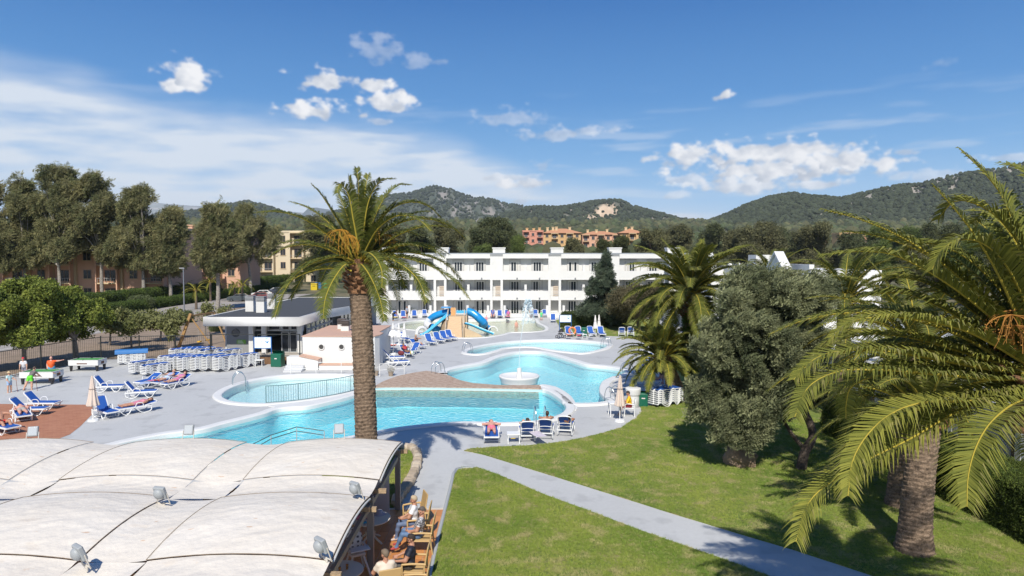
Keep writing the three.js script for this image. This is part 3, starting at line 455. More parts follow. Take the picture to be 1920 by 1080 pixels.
// trees behind the white hotel
{
  const belt = [[600, 405, 470, 190, 90, 1], [655, 420, 475, 200, 70, 0], [700, 415, 475, 190, 80, 1], [745, 422, 478, 180, 70, 1], [790, 425, 478, 185, 66, 0], [838, 412, 478, 190, 84, 1], [905, 404, 478, 180, 78, 0], [942, 408, 478, 185, 70, 0], [905, 452, 478, 150, 40, 2], [968, 441, 478, 150, 48, 2], [1073, 447, 478, 210, 44, 1], [1130, 450, 478, 200, 44, 3], [1165, 444, 478, 190, 40, 3], [1225, 430, 478, 190, 70, 1], [1270, 426, 478, 260, 70, 1], [1330, 424, 478, 240, 70, 0], [1385, 430, 480, 220, 70, 1], [1440, 420, 480, 230, 90, 1], [1525, 421, 480, 220, 90, 1], [1480, 430, 480, 260, 60, 0], [1600, 440, 480, 210, 60, 0], [1655, 425, 480, 260, 60, 2], [1705, 426, 480, 250, 60, 2], [1760, 420, 480, 230, 80, 0], [1840, 420, 480, 220, 90, 2], [1910, 425, 480, 210, 90, 0], [1625, 452, 480, 150, 60, 0], [1668, 448, 480, 140, 66, 2], [1712, 450, 480, 130, 70, 1], [1756, 446, 480, 140, 70, 0], [1800, 448, 480, 120, 80, 2], [1850, 444, 480, 130, 80, 0], [1900, 446, 480, 110, 90, 1], [1960, 442, 480, 115, 90, 2]];
  const kinds = [{ l: 'dark green tree', ca: [0.055, 0.075, 0.03], cb: [0.13, 0.14, 0.06], clump: CL.fine }, { l: 'brown-green eucalyptus', ca: [0.075, 0.085, 0.038], cb: [0.2, 0.19, 0.085], clump: CL.fine }, { l: 'bright green pine', ca: [0.07, 0.11, 0.025], cb: [0.16, 0.2, 0.05], clump: CL.needle }, { l: 'feathery palm-like tree', ca: [0.045, 0.06, 0.02], cb: [0.1, 0.11, 0.035], clump: CL.long }];
  const said = new Set(['beside the salmon block', 'x']);
  belt.forEach(([px, top, , D, wpx, k], i) => {
    const p = at(px, 480, D); p.y = landHeight(p.x, p.z); const h = at(px, top, D).y - p.y, w = wpx / F * D * 0.5, r = rng(300 + i), b = [], K = kinds[k];
    for (let q = 0; q < 20; q++) { const a = r() * 6.28, m = Math.sqrt(r()) * 0.9, t = r(); b.push([Math.cos(a) * w * m * (1 - 0.45 * t), h * lerp(0.3, 0.92, t), Math.sin(a) * w * m, w * (0.34 - t * 0.1), w * (0.34 - t * 0.1), w * (0.34 - t * 0.1)]); }
    const spot = px < 820 ? 'behind the hotel end near the road' : px < 1000 ? 'behind the hotel beside the salmon block' : px < 1220 ? 'in front of the salmon blocks' : px < 1560 ? 'at the foot of the wooded hill behind the palms' : 'behind the arched white wing';
    tree('background_tree', K.l + ' growing ' + spot, 'trees ' + spot, p, { ...K, blobs: b, n: 900, size: D * 0.0062, r: 0.35, seed: 330 + i, gap: 0.05, freq: 0.4, soft: true });
  });
  // the wood beyond, too far to tell its trees apart
  const r = rng(9), mats = [], cols = [], m = new THREE.Matrix4(), q = new THREE.Quaternion();
  for (let i = 0; i < 9000; i++) { const D = 260 + Math.pow(r(), 0.9) * 900, x = (r() - 0.5) * 2.1 * D; if (fbm(x * 0.008, D * 0.008, 3) < -0.12) continue; if (x < -0.02 * D - 20 && D < 300) continue; const s = 5 + r() * 6, y = landHeight(x, -D); mats.push(m.compose(V(x, y + s * 0.35, -D), q.setFromAxisAngle(YUP, r() * 6), V(s, s * (0.8 + r() * 0.5), s)).clone()); const b = 0.6 + r() * 0.8, t = r(); cols.push(C(lerp(0.045, 0.085, t) * b, lerp(0.062, 0.085, t) * b, lerp(0.026, 0.04, t) * b)); }
  const o = inst(scene, 'distant_wood', BLOB, std([1, 1, 1], 1), mats, cols); tag(o, 'distant mixed wood covering the plain below the hills', 'wood');
}
// conifer beside the hotel, pepper tree, the big juniper on the lawn
{
  let p = gp(1128, 613), d = -p.z, h = at(1140, 474, d).y, b = [], r = rng(2);
  for (let k = 0; k < 13; k++) { const t = k / 12, w = lerp(3.6, 0.35, Math.pow(t, 1.1)); for (let e = 0; e < 4; e++) { const a2 = r() * 6.28, m2 = w * 0.75 * Math.sqrt(r()); b.push([Math.cos(a2) * m2 + t * 0.5, h * lerp(0.12, 0.95, t) + (r() - 0.5) * 0.5, Math.sin(a2) * m2, w * 0.36 + 0.1, h * 0.045, w * 0.36 + 0.1]); } }
  tree('conifer', 'dark blue-green conifer with pointed top in front of the white hotel', undefined, p, { blobs: b, n: 3600, size: 0.62, r: 0.25, seed: 21, soft: true, aim: 0.5, ca: [0.035, 0.06, 0.035], cb: [0.13, 0.16, 0.1], clump: CL.spray, bark: BK.dark, fork: 1.2, gap: 0.08, tall: 0.7 });
  p = gp(1200, 622); d = -p.z; b = [];
  for (let k = 0; k < 9; k++) { const a = r() * 6.28, q = r() * 2.4; b.push([Math.cos(a) * q * 1.2, 1.8 + r() * 3.6, Math.sin(a) * q, 1.5, 1, 1.4]); }
  tree('pepper_tree', 'brownish feathery tree behind the tall ivy palm', undefined, p, { blobs: b, n: 1500, size: 0.55, r: 0.22, seed: 23, ca: [0.06, 0.055, 0.025], cb: [0.2, 0.17, 0.09], clump: CL.long, bark: BK.dark, fork: 1.4, gap: 0.08 });
  // juniper: leaning dark stems, thick scale-leaved pads
  p = gp(1405, 868); d = -p.z; const s = d / F, J = [];
  for (const [px, py, rx, ry, dz] of [[1400, 560, 62, 42, 0], [1455, 540, 55, 40, -0.6], [1500, 560, 48, 40, 0.5], [1370, 600, 58, 40, 0.6], [1425, 610, 75, 55, 0.8], [1490, 620, 58, 48, -0.5], [1360, 655, 52, 42, 0.4], [1420, 680, 75, 50, 1.2], [1490, 690, 55, 50, 0.6], [1370, 715, 46, 38, -0.4], [1425, 745, 66, 46, 1.0], [1480, 735, 40, 34, 0.2], [1345, 765, 40, 24, 0.6], [1375, 790, 44, 22, 0.9], [1325, 735, 34, 26, 0.2], [1530, 640, 36, 46, -0.8], [1520, 700, 32, 36, -0.4], [1540, 570, 30, 34, -1]]) J.push([(px - 1405) * s, at(px, py, d).y, dz, rx * s * 0.86, ry * s * 0.9, (rx + ry) * 0.42 * s]);
  const t = thing('juniper_tree', 'large dense grey-green juniper with dark leaning stems on the lawn', 'tree', p);
  part(t, 'trunk', mg([limb([[0, -0.1, 0], [-0.1, 0.7, 0], [0.15, 2.2, 0.1], [0.1, 5.2, 0]], 0.28, 0.1), limb([[1.75, -0.1, 0.9], [1.95, 0.7, 0.8], [2.35, 1.3, 0.6], [2.1, 2.3, 0.3], [1.4, 3.8, 0.1], [1.2, 5.6, 0]], 0.22, 0.07), limb([[2.0, 0.75, 0.8], [1.5, 1.4, 0.5], [0.9, 2.6, 0.3]], 0.1, 0.05), ...J.map((q) => limb([[q[0] > 0.9 ? 1.6 : 0.1, Math.min(3, q[1] * 0.6), 0.1], [q[0] * 0.7 + 0.1, q[1] * 0.8, q[2] * 0.6], [q[0], q[1], q[2]]], 0.07, 0.02, 5))]), BK.dark);
  const r2 = rng(55), tufts = []; for (const q of J) for (let k = 0; k < 9; k++) { const d = V(r2() * 2 - 1, r2() * 2 - 1, r2() * 2 - 1).normalize(), s2 = 0.34 + r2() * 0.34, m = 0.45 + r2() * 0.65; tufts.push([q[0] + d.x * q[3] * m, q[1] + d.y * q[4] * m, q[2] + d.z * q[5] * m, s2, s2 * 0.75, s2]); }
  crown(t, tufts, CL.spray, 13000, 0.34, [0.07, 0.09, 0.04], [0.31, 0.325, 0.17], 29, { gap: 0.1, freq: 1.7, soft: true, aim: 0.6 });
  const rock = mesh(toCreasedNormals((() => { const g = new THREE.IcosahedronGeometry(0.55, 4), q = g.attributes.position; for (let i = 0; i < q.count; i++) { const v = V().fromBufferAttribute(q, i), k = 1 + 0.65 * fbm(v.x * 2.6 + 4, v.y * 2.4 + v.z * 2.9, 5); q.setXYZ(i, v.x * k * 1.25, v.y * k * 1.0, v.z * k); } return g; })(), 0.8), std([0.27, 0.195, 0.135], 0.95, { bumpMap: scaled(T.fine, 3), bumpScale: 0.03 }));
  rock.name = 'boulder'; rock.position.copy(gp(1388, 872)).setY(0.3); tag(rock, 'rough brown boulder on the lawn at the foot of the juniper', 'boulder'); scene.add(rock);
}
// hedges: clipped boxes of small leaves round a woody core
function hedge(name, label, group, a, b, w, h, n, size = 0.2, ca = [0.045, 0.08, 0.015], cb = [0.12, 0.17, 0.03], seed = 1) {
  const t = thing(name, label, 'hedge', a, 0, group), L = b.clone().sub(a), len = L.length(), ang = Math.atan2(L.x, L.z), r = rng(seed), m = new THREE.Matrix4(), q = new THREE.Quaternion(), e = new THREE.Euler(), mats = [], cols = [];
  t.rotation.y = ang;
  part(t, 'core', bx(-w / 2 + 0.12, w / 2 - 0.12, 0, h - 0.12, 0.1, len - 0.1), std([0.03, 0.045, 0.014], 1));
  for (let i = 0; i < n; i++) {
    const f = r(); let x, y, z = r() * len;
    if (f < 0.4) { y = h - r() * 0.06; x = (r() - 0.5) * w; } else if (f < 0.92) { x = (r() < 0.5 ? -1 : 1) * (w / 2 - r() * 0.08); y = r() * h; } else { z = r() < 0.5 ? 0 : len; x = (r() - 0.5) * w; y = r() * h; }
    const bump = 0.1 * fbm(z * 1.3 + seed, x + y, 2), s = size * (0.7 + r() * 0.6);
    mats.push(m.compose(V(x * (1 + bump), y * (1 + bump), z), q.setFromEuler(e.set(r() * 6, r() * 6, r() * 6)), V(s, s, s)).clone()); const c = mixc(ca, cb, r()), k = 0.8 + r() * 0.4; cols.push(C(c[0] * k, c[1] * k, c[2] * k));
  }
  inst(t, 'foliage', CL.small, leafMat, mats, cols); return t;
}
hedge('hedge', 'long clipped hedge edging the road pavement', undefined, P2(-58.9, 88), P2(-59.2, 178), 1.1, 1.3, 3200, 0.5, undefined, undefined, 3);
hedge('hedge', 'taller clipped hedge with wire posts in front of the salmon flats', undefined, P2(-64.5, 92), P2(-65, 150), 1.6, 2.4, 3000, 0.6, undefined, undefined, 4);
hedge('hedge', 'clipped hedge beyond the driveway opening near the parked cars', undefined, P2(-64.5, 162), P2(-66, 215), 1.6, 2.6, 1600, 0.7, undefined, undefined, 5);
hedge('hedge', 'thick clipped hedge in front of the arched white wing', undefined, P2(16.1, 15.5), P2(15.9, 33), 1.5, 1.75, 9000, 0.17, [0.05, 0.085, 0.014], [0.14, 0.18, 0.03], 6);
for (const [i, [x0, x1]] of [[728, 791], [876, 903], [952, 982], [987, 1019]].entries()) { const a = gp(x0, 589.5), b = gp(x1, 589.5); hedge('hedge', ['long clipped hedge in front of the hotel ground floor behind the water slide', 'short clipped hedge by the hotel beside the blue tube slide', 'short clipped hedge by the hotel under its third bay', 'short clipped hedge by the hotel under its third bay'][i], i > 1 ? 'short hedges under the third bay' : undefined, a, b, 1.0, 1.0, 700, 0.45, undefined, undefined, 8 + i); }
hedge('hedge', 'dark hedge behind the white notice board and folded parasols', undefined, gp(1058, 614), gp(1165, 611), 1.2, 1.55, 1500, 0.4, [0.035, 0.06, 0.015], [0.1, 0.135, 0.03], 14);
for (const [i, [px, py, w, h]] of [[318, 549, 38, 34], [228, 560, 60, 28], [265, 566, 36, 26], [350, 590, 18, 20], [405, 607, 14, 26], [438, 596, 12, 22], [455, 592, 10, 18]].entries()) {
  const p = gp(px, py + 14), d = -p.z, s = d / F;
  const t = thing('shrub', i < 3 ? 'round clipped shrub in the garden of the salmon flats' : 'small wild shrub at the roadside by the bar roof', 'shrub', p, 0, i < 3 ? 'garden shrubs by the salmon flats' : 'roadside shrubs'), b = [];
  for (let k = 0; k < 4; k++) b.push([(k - 1.5) * w * s * 0.22, h * s * 0.45, 0.3 * (k % 2), w * s * 0.32, h * s * 0.45, w * s * 0.3]);
  crown(t, b, CL.small, 350, Math.max(0.3, d * 0.005), [0.07, 0.1, 0.035], [0.16, 0.19, 0.08], 400 + i).name = 'foliage';
  part(t, 'stem', limb([[0, -0.05, 0], [0.05, h * s * 0.4, 0]], 0.06, 0.03), BK.brown);
}

// ---------------------------------------------------------------- palms
T.palmbark = texture(256, (u, v) => { const n = fbm(u * 6, v * 6, 4, 6), f = fbm(u * 30, v * 18, 3, 30); const k = 0.8 + 0.8 * n + 0.7 * f; return [k, k * 0.97, k * 0.92]; });
const palmBark = std([0.235, 0.17, 0.12], 0.95, { map: scaled(T.palmbark, 1), bumpMap: scaled(T.palmbark, 2), bumpScale: 0.02 });
const stubMat = std([0.25, 0.13, 0.065], 0.9, { map: scaled(T.palmbark, 2) });
const frondMat = phy([1, 1, 1], 0.75, { vertexColors: true, transmission: 0.28, thickness: 0, side: THREE.DoubleSide, specularIntensity: 0.25 });
// a feather leaf along a curve: yellow midrib, two rows of folded leaflets
function frond(curve, o = {}) {
  const n = Math.round((o.n ?? 64) * 1.3), len = curve.getLength(), r = rng(o.seed ?? 1), LL = o.leaf ?? 0.48, pos = [], nor = [], col = [], w = (o.w ?? 0.03) * 1.75, start = o.start ?? 0.13, young = o.tone ?? 0;
  const ca = mixc([0.07, 0.092, 0.018], [0.15, 0.165, 0.028], young), cb = mixc([0.145, 0.16, 0.032], [0.31, 0.3, 0.052], young);
  const tri = (a, b, c, k) => { const nn = b.clone().sub(a).cross(c.clone().sub(a)).normalize(); for (const p of [a, b, c]) { pos.push(p.x, p.y, p.z); nor.push(nn.x, nn.y, nn.z); col.push(...k); } };
  const up = V(0, 1, 0);
  for (let i = 0; i <= n; i++) {
    const t = lerp(start, 0.995, i / n), p = curve.getPointAt(t), d = curve.getTangentAt(t);
    let side = d.clone().cross(up); if (side.length() < 0.2) side = d.clone().cross(V(1, 0, 0.3)); side.normalize();
    const nrm = side.clone().cross(d).normalize(), env = Math.pow(Math.sin(Math.PI * clamp(0.12 + 0.8 * i / n)), 0.7) * (i / n > 0.85 ? 0.9 : 1);
    for (const s of [-1, 1]) {
      if (r() < 0.045) continue;
      const l = LL * env * (0.88 + r() * 0.24), fwd = lerp(0.5, 1.05, i / n) + (r() - 0.5) * 0.2, lift = lerp(0.5, 0.22, i / n) + (r() - 0.5) * 0.34;
      const dir = side.clone().multiplyScalar(s).addScaledVector(d, fwd).addScaledVector(nrm, lift).normalize(), wd = d.clone().multiplyScalar(w * 0.5 * (1 - 0.3 * i / n)), mid = p.clone().addScaledVector(dir, l * 0.5), tip = p.clone().addScaledVector(dir, l).add(V(0, -l * (0.16 + r() * 0.24), 0)), c = mixc(ca, cb, r()), c2 = r() < 0.18 ? mixc(c, [0.3, 0.25, 0.12], 0.4) : c;
      const a0 = p.clone().addScaledVector(wd, -0.7), a1 = p.clone().addScaledVector(wd, 0.7), m0 = mid.clone().sub(wd), m1 = mid.clone().add(wd);
      tri(a0, a1, m1, c); tri(a0, m1, m0, c); tri(m0, m1, tip, c2);
    }
  }
  const rg = limb(Array.from({ length: 9 }, (_, i) => curve.getPointAt(i / 8)), (o.rib ?? 0.03) * 1.5, 0.006, 5).toNonIndexed(); rg.deleteAttribute('uv');
  const rc = [0.5, 0.4, 0.06]; paint(rg, rc);
  const g = new THREE.BufferGeometry(); g.setAttribute('position', new THREE.Float32BufferAttribute(pos, 3)); g.setAttribute('normal', new THREE.Float32BufferAttribute(nor, 3)); g.setAttribute('color', new THREE.Float32BufferAttribute(col, 3));
  return mergeGeometries([g, rg]);
}
function arcCurve(L, e0, e1) { const pts = [V(0, 0, 0)], n = 12; let x = 0, y = 0; for (let i = 1; i <= n; i++) { const e = lerp(e0, e1, Math.pow((i - 0.5) / n, 1.15)) * R; x += Math.cos(e) * L / n; y += Math.sin(e) * L / n; pts.push(V(x, y, 0)); } return new THREE.CatmullRomCurve3(pts, false, 'centripetal'); }
// trunk: rings of old leaf scars standing proud of the stem
function palmTrunk(h, r0, r1, seed, lean = [0, 0], scar = 0.13) {
  const seg = 56, rows = Math.max(20, Math.round(h / 0.022)), pos = [], uv = [], idx = [], off = seed * 0.37;
  for (let j = 0; j <= rows; j++) { const t = j / rows, y = t * h, base = lerp(r0, r1, Math.pow(t, 0.6)) + 0.14 * Math.exp(-y / 0.4);
    for (let i = 0; i <= seg; i++) {
      const a = i / seg * 2 * Math.PI, per = 11, k = y / scar, rowi = Math.floor(k + 0.5 * Math.sin(a * 3 + off) * 0.35), fy = k + 0.175 * Math.sin(a * 3 + off) - rowi, fa = (i % seg) / seg * per + (rowi % 2) * 0.5, dx = Math.abs(fa - Math.round(fa)) * 2;
      const lip = clamp(fy) * (1 - dx * dx * 0.7), n = fbm((i % seg) / seg * 14, y * 6 + off, 3, 14), r = base * (0.955 + 0.095 * lip + 0.075 * n);
      const bx2 = lean[0] * t * t, bz = lean[1] * t * t; pos.push(Math.cos(a) * r + bx2, y - 0.1, Math.sin(a) * r + bz); uv.push(i / seg * 2, y); } }
  for (let j = 0; j < rows; j++) for (let i = 0; i < seg; i++) { const a = j * (seg + 1) + i, b = a + seg + 1; idx.push(a, b, a + 1, b, b + 1, a + 1); }
  const g = new THREE.BufferGeometry(); g.setAttribute('position', new THREE.Float32BufferAttribute(pos, 3)); g.setAttribute('uv', new THREE.Float32BufferAttribute(uv, 2)); g.setIndex(idx); g.computeVertexNormals(); return g;
}
const STUB = (() => { const s = new THREE.Shape(); s.moveTo(-0.07, 0); s.lineTo(0.07, 0); s.lineTo(0.035, 0.2); s.lineTo(-0.035, 0.2); const g = new THREE.ExtrudeGeometry(s, { depth: 0.035, bevelEnabled: true, bevelSize: 0.012, bevelThickness: 0.012, bevelSegments: 1 }); return g.translate(0, 0, -0.0175); })();
function stubs(h0, h1, r0, r1, seed, c = V(0, 0, 0)) { // cut leaf bases under the crown, in spiral rows
  const list = [], r = rng(seed), m = new THREE.Matrix4(), q = new THREE.Quaternion(); let k = 0;
  for (let y = h0; y < h1; y += 0.018, k++) { const a = k * 2.39996 + r() * 0.2, t = (y - h0) / (h1 - h0), rr = lerp(r0, r1, Math.sin(t * Math.PI * 0.6)); q.setFromEuler(new THREE.Euler(0.85 + 0.25 * r(), 0, 0)); const g = STUB.clone().applyMatrix4(m.compose(V(0, 0, rr), q, V(1 + r() * 0.5, 0.9 + r() * 0.6, 1))); g.rotateY(a); g.translate(c.x, y + c.y, c.z); list.push(g); }
  return mergeGeometries(list);
}
const flowerMat = std([0.46, 0.23, 0.02], 0.7);
function flowers(seed, n = 40, len = 0.7) { const r = rng(seed), list = []; for (let i = 0; i < n; i++) { const a = (r() - 0.5) * 2.2, b = (r() - 0.5) * 1.6, l = len * (0.35 + r() * 0.9); list.push(limb([[0, 0, 0], [a * 0.25, -l * 0.15, 0.12 + b * 0.2], [a * 0.4 + (r() - 0.5) * 0.15, -l * 0.6, 0.2 + b * 0.3], [a * 0.42 + (r() - 0.5) * 0.15, -l, 0.2 + b * 0.3]], 0.008, 0.005, 4)); for (let k = 0; k < 2; k++) { const y = -l * (0.4 + 0.3 * k); list.push(new THREE.IcosahedronGeometry(0.014, 0).translate(a * 0.4 + (r() - 0.5) * 0.16, y, 0.2 + b * 0.3 + (r() - 0.5) * 0.1)); } } return mg(list); }
// generic fronds of one palm, by elevation class
function frondSet(L, leaf, n, seed, w, tone = 0.35) { return [[82, 40], [72, 5], [62, -20], [50, -40], [36, -55], [20, -70], [2, -80], [-18, -85]].map(([a, b], i) => [0, 1].map((k) => frond(arcCurve(L * (0.92 + 0.1 * k) * (i === 0 ? 0.8 : 1), a - k * 5, b + k * 8), { leaf, n, seed: seed + i * 2 + k, w, tone: tone * (i < 3 ? 1.2 : 0.6 + 0.6 * k) }))); }
function addFronds(parent, set, centre, count, seed, range = [0, 7], skip) {
  const r = rng(seed); for (let i = 0; i < count; i++) { const az = i * 2.39996 + r() * 0.5, cls = Math.round(lerp(range[0], range[1], Math.pow((i + 0.5) / count, 0.9))); if (skip && skip(az, cls)) continue; const m = part(parent, 'frond', set[cls][i % 2], frondMat); m.position.copy(centre).add(V(Math.cos(az) * 0.16, -cls * 0.05, -Math.sin(az) * 0.16)); m.rotation.y = az; m.rotation.x = (r() - 0.5) * 0.25; m.rotation.order = 'YXZ'; }
}
// a frond traced on the photograph: pixels from tip to base, with depth of tip and base
function traced(parent, centre, pts, dTip, o) {
  const base = centre.clone(), inv = parent.position, dB = -(centre.z + inv.z), list = [];
  pts.forEach(([x, y], i) => { const t = i / pts.length, p = at(x, y, lerp(dTip, dB, t)); list.push(p.sub(inv)); }); list.push(base);
  const g = frond(new THREE.CatmullRomCurve3(list.reverse(), false, 'centripetal'), o); return part(parent, 'frond', g, frondMat);
}
const SETM = frondSet(3.7, 0.52, 60, 500, 0.03, 0.05), SETS = frondSet(2.6, 0.34, 46, 540, 0.026);
{ // the tall palm by the canopy
  const D = 25, foot = at(684, 480, D).setY(0), hC = at(674, 497, D).y, t = thing('palm_tree', 'tall date palm with orange flower stalks rising behind the white canopy', 'palm tree', foot), c = V(at(674, 480, D).x - foot.x, hC, 0);
  part(t, 'trunk', palmTrunk(hC - 0.85, 0.42, 0.38, 3, [c.x, 0]), palmBark);
  part(t, 'leaf_bases', stubs(-0.98, -0.05, 0.36, 0.47, 5, V(c.x, hC, 0)), stubMat).userData.kind = 'stuff';
  part(t, 'crown_shaft', new THREE.CylinderGeometry(0.2, 0.46, 1.25, 12).translate(c.x, hC - 0.4, 0), stubMat);
  const o = (s, tone = 0.3) => ({ n: 84, leaf: 0.54, seed: s, w: 0.03, tone: tone * 0.15 });
  [[[[480, 398], [520, 397], [570, 411], [620, 445]], 23.6], [[[585, 346], [603, 366], [622, 396], [648, 440]], 24.6], [[[527, 456], [560, 452], [600, 462], [640, 480]], 26.2], [[[515, 594], [530, 552], [562, 508], [610, 485], [645, 482]], 23.4], [[[545, 560], [575, 512], [620, 490]], 26], [[[606, 597], [610, 560], [625, 525], [650, 495]], 22.4], [[[721, 602], [712, 560], [695, 520], [680, 498]], 22.3], [[[716, 540], [715, 505], [700, 480], [685, 475]], 22.8], [[[880, 560], [850, 525], [800, 496], [740, 480], [705, 478]], 24.2], [[[800, 567], [785, 527], [755, 498], [715, 482]], 23], [[[866, 527], [840, 498], [800, 480], [740, 473]], 26.3], [[[873, 448], [850, 428], [805, 411], [750, 418], [705, 450]], 26], [[[808, 433], [785, 412], [748, 404], [712, 425], [690, 460]], 23.2], [[[826, 408], [805, 388], [770, 379], [730, 395], [700, 440]], 25.5], [[[768, 346], [745, 348], [722, 370], [700, 415]], 26.2], [[[736, 334], [712, 340], [692, 375], [682, 430]], 24], [[[669, 315], [672, 345], [672, 400], [674, 450]], 25.4], [[[632, 362], [638, 345], [652, 362], [662, 410], [670, 455]], 23.6], [[[690, 326], [685, 355], [680, 410]], 25.8], [[[655, 330], [658, 360], [665, 420]], 25.2], [[[575, 425], [600, 420], [635, 440], [660, 470]], 27.2], [[[770, 470], [740, 455], [710, 462]], 27.8], [[[600, 530], [615, 500], [640, 485]], 27.6], [[[760, 540], [745, 505], [715, 485]], 27.4]].forEach(([pts, d], i) => traced(t, c, pts, d, o(600 + i, [0.35, 0.15, 0.5][i % 3])));
  addFronds(t, SETM, c, 46, 9, [0, 5], (az, cls) => Math.sin(az) < -0.25);
  for (const [i, [px, py, d]] of [[638, 446, 24.3], [650, 456, 24.2], [700, 438, 25.2], [722, 455, 25.4]].entries()) { const m = part(t, 'flower_stalk', flowers(20 + i, 24, 0.75), flowerMat); m.position.copy(at(px, py - 16, d).sub(foot)); m.rotation.y = i; }
}
{ // ivy-wrapped palm beside the fountain pool
  const foot = gp(1302, 748), D = -foot.z, c = V(at(1296, 480, D).x - foot.x, at(1296, 548, D).y, 0), t = thing('palm_tree', 'date palm with ivy climbing its trunk beside the fountain pool', 'palm tree', foot);
  part(t, 'trunk', palmTrunk(c.y - 0.6, 0.6, 0.42, 5, [c.x, 0]), palmBark);
  part(t, 'leaf_bases', stubs(-1.4, 0, 0.46, 0.62, 7, V(c.x, c.y - 0.1, 0)), stubMat).userData.kind = 'stuff';
  const L = frondSet(4.4, 0.62, 66, 560, 0.042, 0.3); addFronds(t, L, c, 92, 11, [0, 7]);
  const m = [], cl = [], r = rng(3), M = new THREE.Matrix4(), q = new THREE.Quaternion(); for (let i = 0; i < 900; i++) { const a = r() * 6.28, y = lerp(1.4, c.y - 1.2, r()), rr = 0.5 + 0.16 * r(); m.push(M.compose(V(Math.cos(a) * rr + c.x * y / c.y * 0.5, y, Math.sin(a) * rr), q.setFromEuler(new THREE.Euler(r() * 6, r() * 6, r() * 6)), V(0.15, 0.15, 0.15)).clone()); cl.push(C(0.06 + 0.08 * r(), 0.12 + 0.1 * r(), 0.015)); }
  inst(t, 'ivy', CL.broad, leafMat, m, cl);
}
{ // young leaning palm by the loungers
  const foot = gp(1268, 752), D = -foot.z, cc = at(1241, 668, D), c = cc.sub(foot), t = thing('palm_tree', 'short leaning palm with yellow-green fronds over the poolside loungers', 'palm tree', foot);
  part(t, 'trunk', palmTrunk(c.y, 0.62, 0.4, 8, [c.x, 0]), palmBark); part(t, 'leaf_bases', stubs(-0.5, 0, 0.36, 0.46, 17, c), stubMat).userData.kind = 'stuff';
  const Y = frondSet(2.9, 0.46, 52, 700, 0.038, 0.6); addFronds(t, Y, c, 60, 13, [0, 6]);
}
{ // palm on the lawn: thick trunk in view
  const foot = gp(1714, 1034), D = -foot.z, t = thing('palm_tree', 'stout palm with ringed grey-brown trunk standing on the lawn by the path', 'palm tree', foot), c = V(0.25, at(1725, 770, D).y, 0);
  part(t, 'trunk', palmTrunk(c.y - 0.2, 0.45, 0.39, 11, [c.x, 0]), palmBark); part(t, 'leaf_bases', stubs(-0.5, 0.1, 0.42, 0.5, 19, c), stubMat).userData.kind = 'stuff';
  addFronds(t, frondSet(3.3, 0.48, 60, 720, 0.03), c, 44, 17, [0, 6], (az, cls) => cls > 3 && Math.sin(az) < 0.1);
}
{ // second palm behind it
  const foot = gp(1690, 948), D = -foot.z, t = thing('palm_tree', 'palm with shaded trunk close behind the stout lawn palm', 'palm tree', foot), c = V(0.4, 5.6, 0);
  part(t, 'trunk', palmTrunk(c.y - 0.2, 0.45, 0.4, 14, [c.x, 0]), palmBark); part(t, 'leaf_bases', stubs(-0.5, 0.1, 0.4, 0.48, 29, c), stubMat).userData.kind = 'stuff';
  addFronds(t, frondSet(4.1, 0.46, 60, 740, 0.03), c, 52, 19, [0, 7]);
}
{ // palms farther along the arched wing
  for (const [i, [px, D, hpx, label]] of [[1445, 56, 520, 'small palm far along the arched white wing behind the juniper'], [1585, 36, 560, 'palm behind the juniper in front of the arched white wing']].entries()) {
    const foot = at(px, 480, D).setY(0), c = V(0, at(px, hpx, D).y, 0), t = thing('palm_tree', label, 'palm tree', foot);
    part(t, 'trunk', palmTrunk(c.y, 0.4, 0.34, 30 + i, [0, 0]), palmBark); addFronds(t, SETM, c, 44, 23 + i, [0, 7]);
  }
}
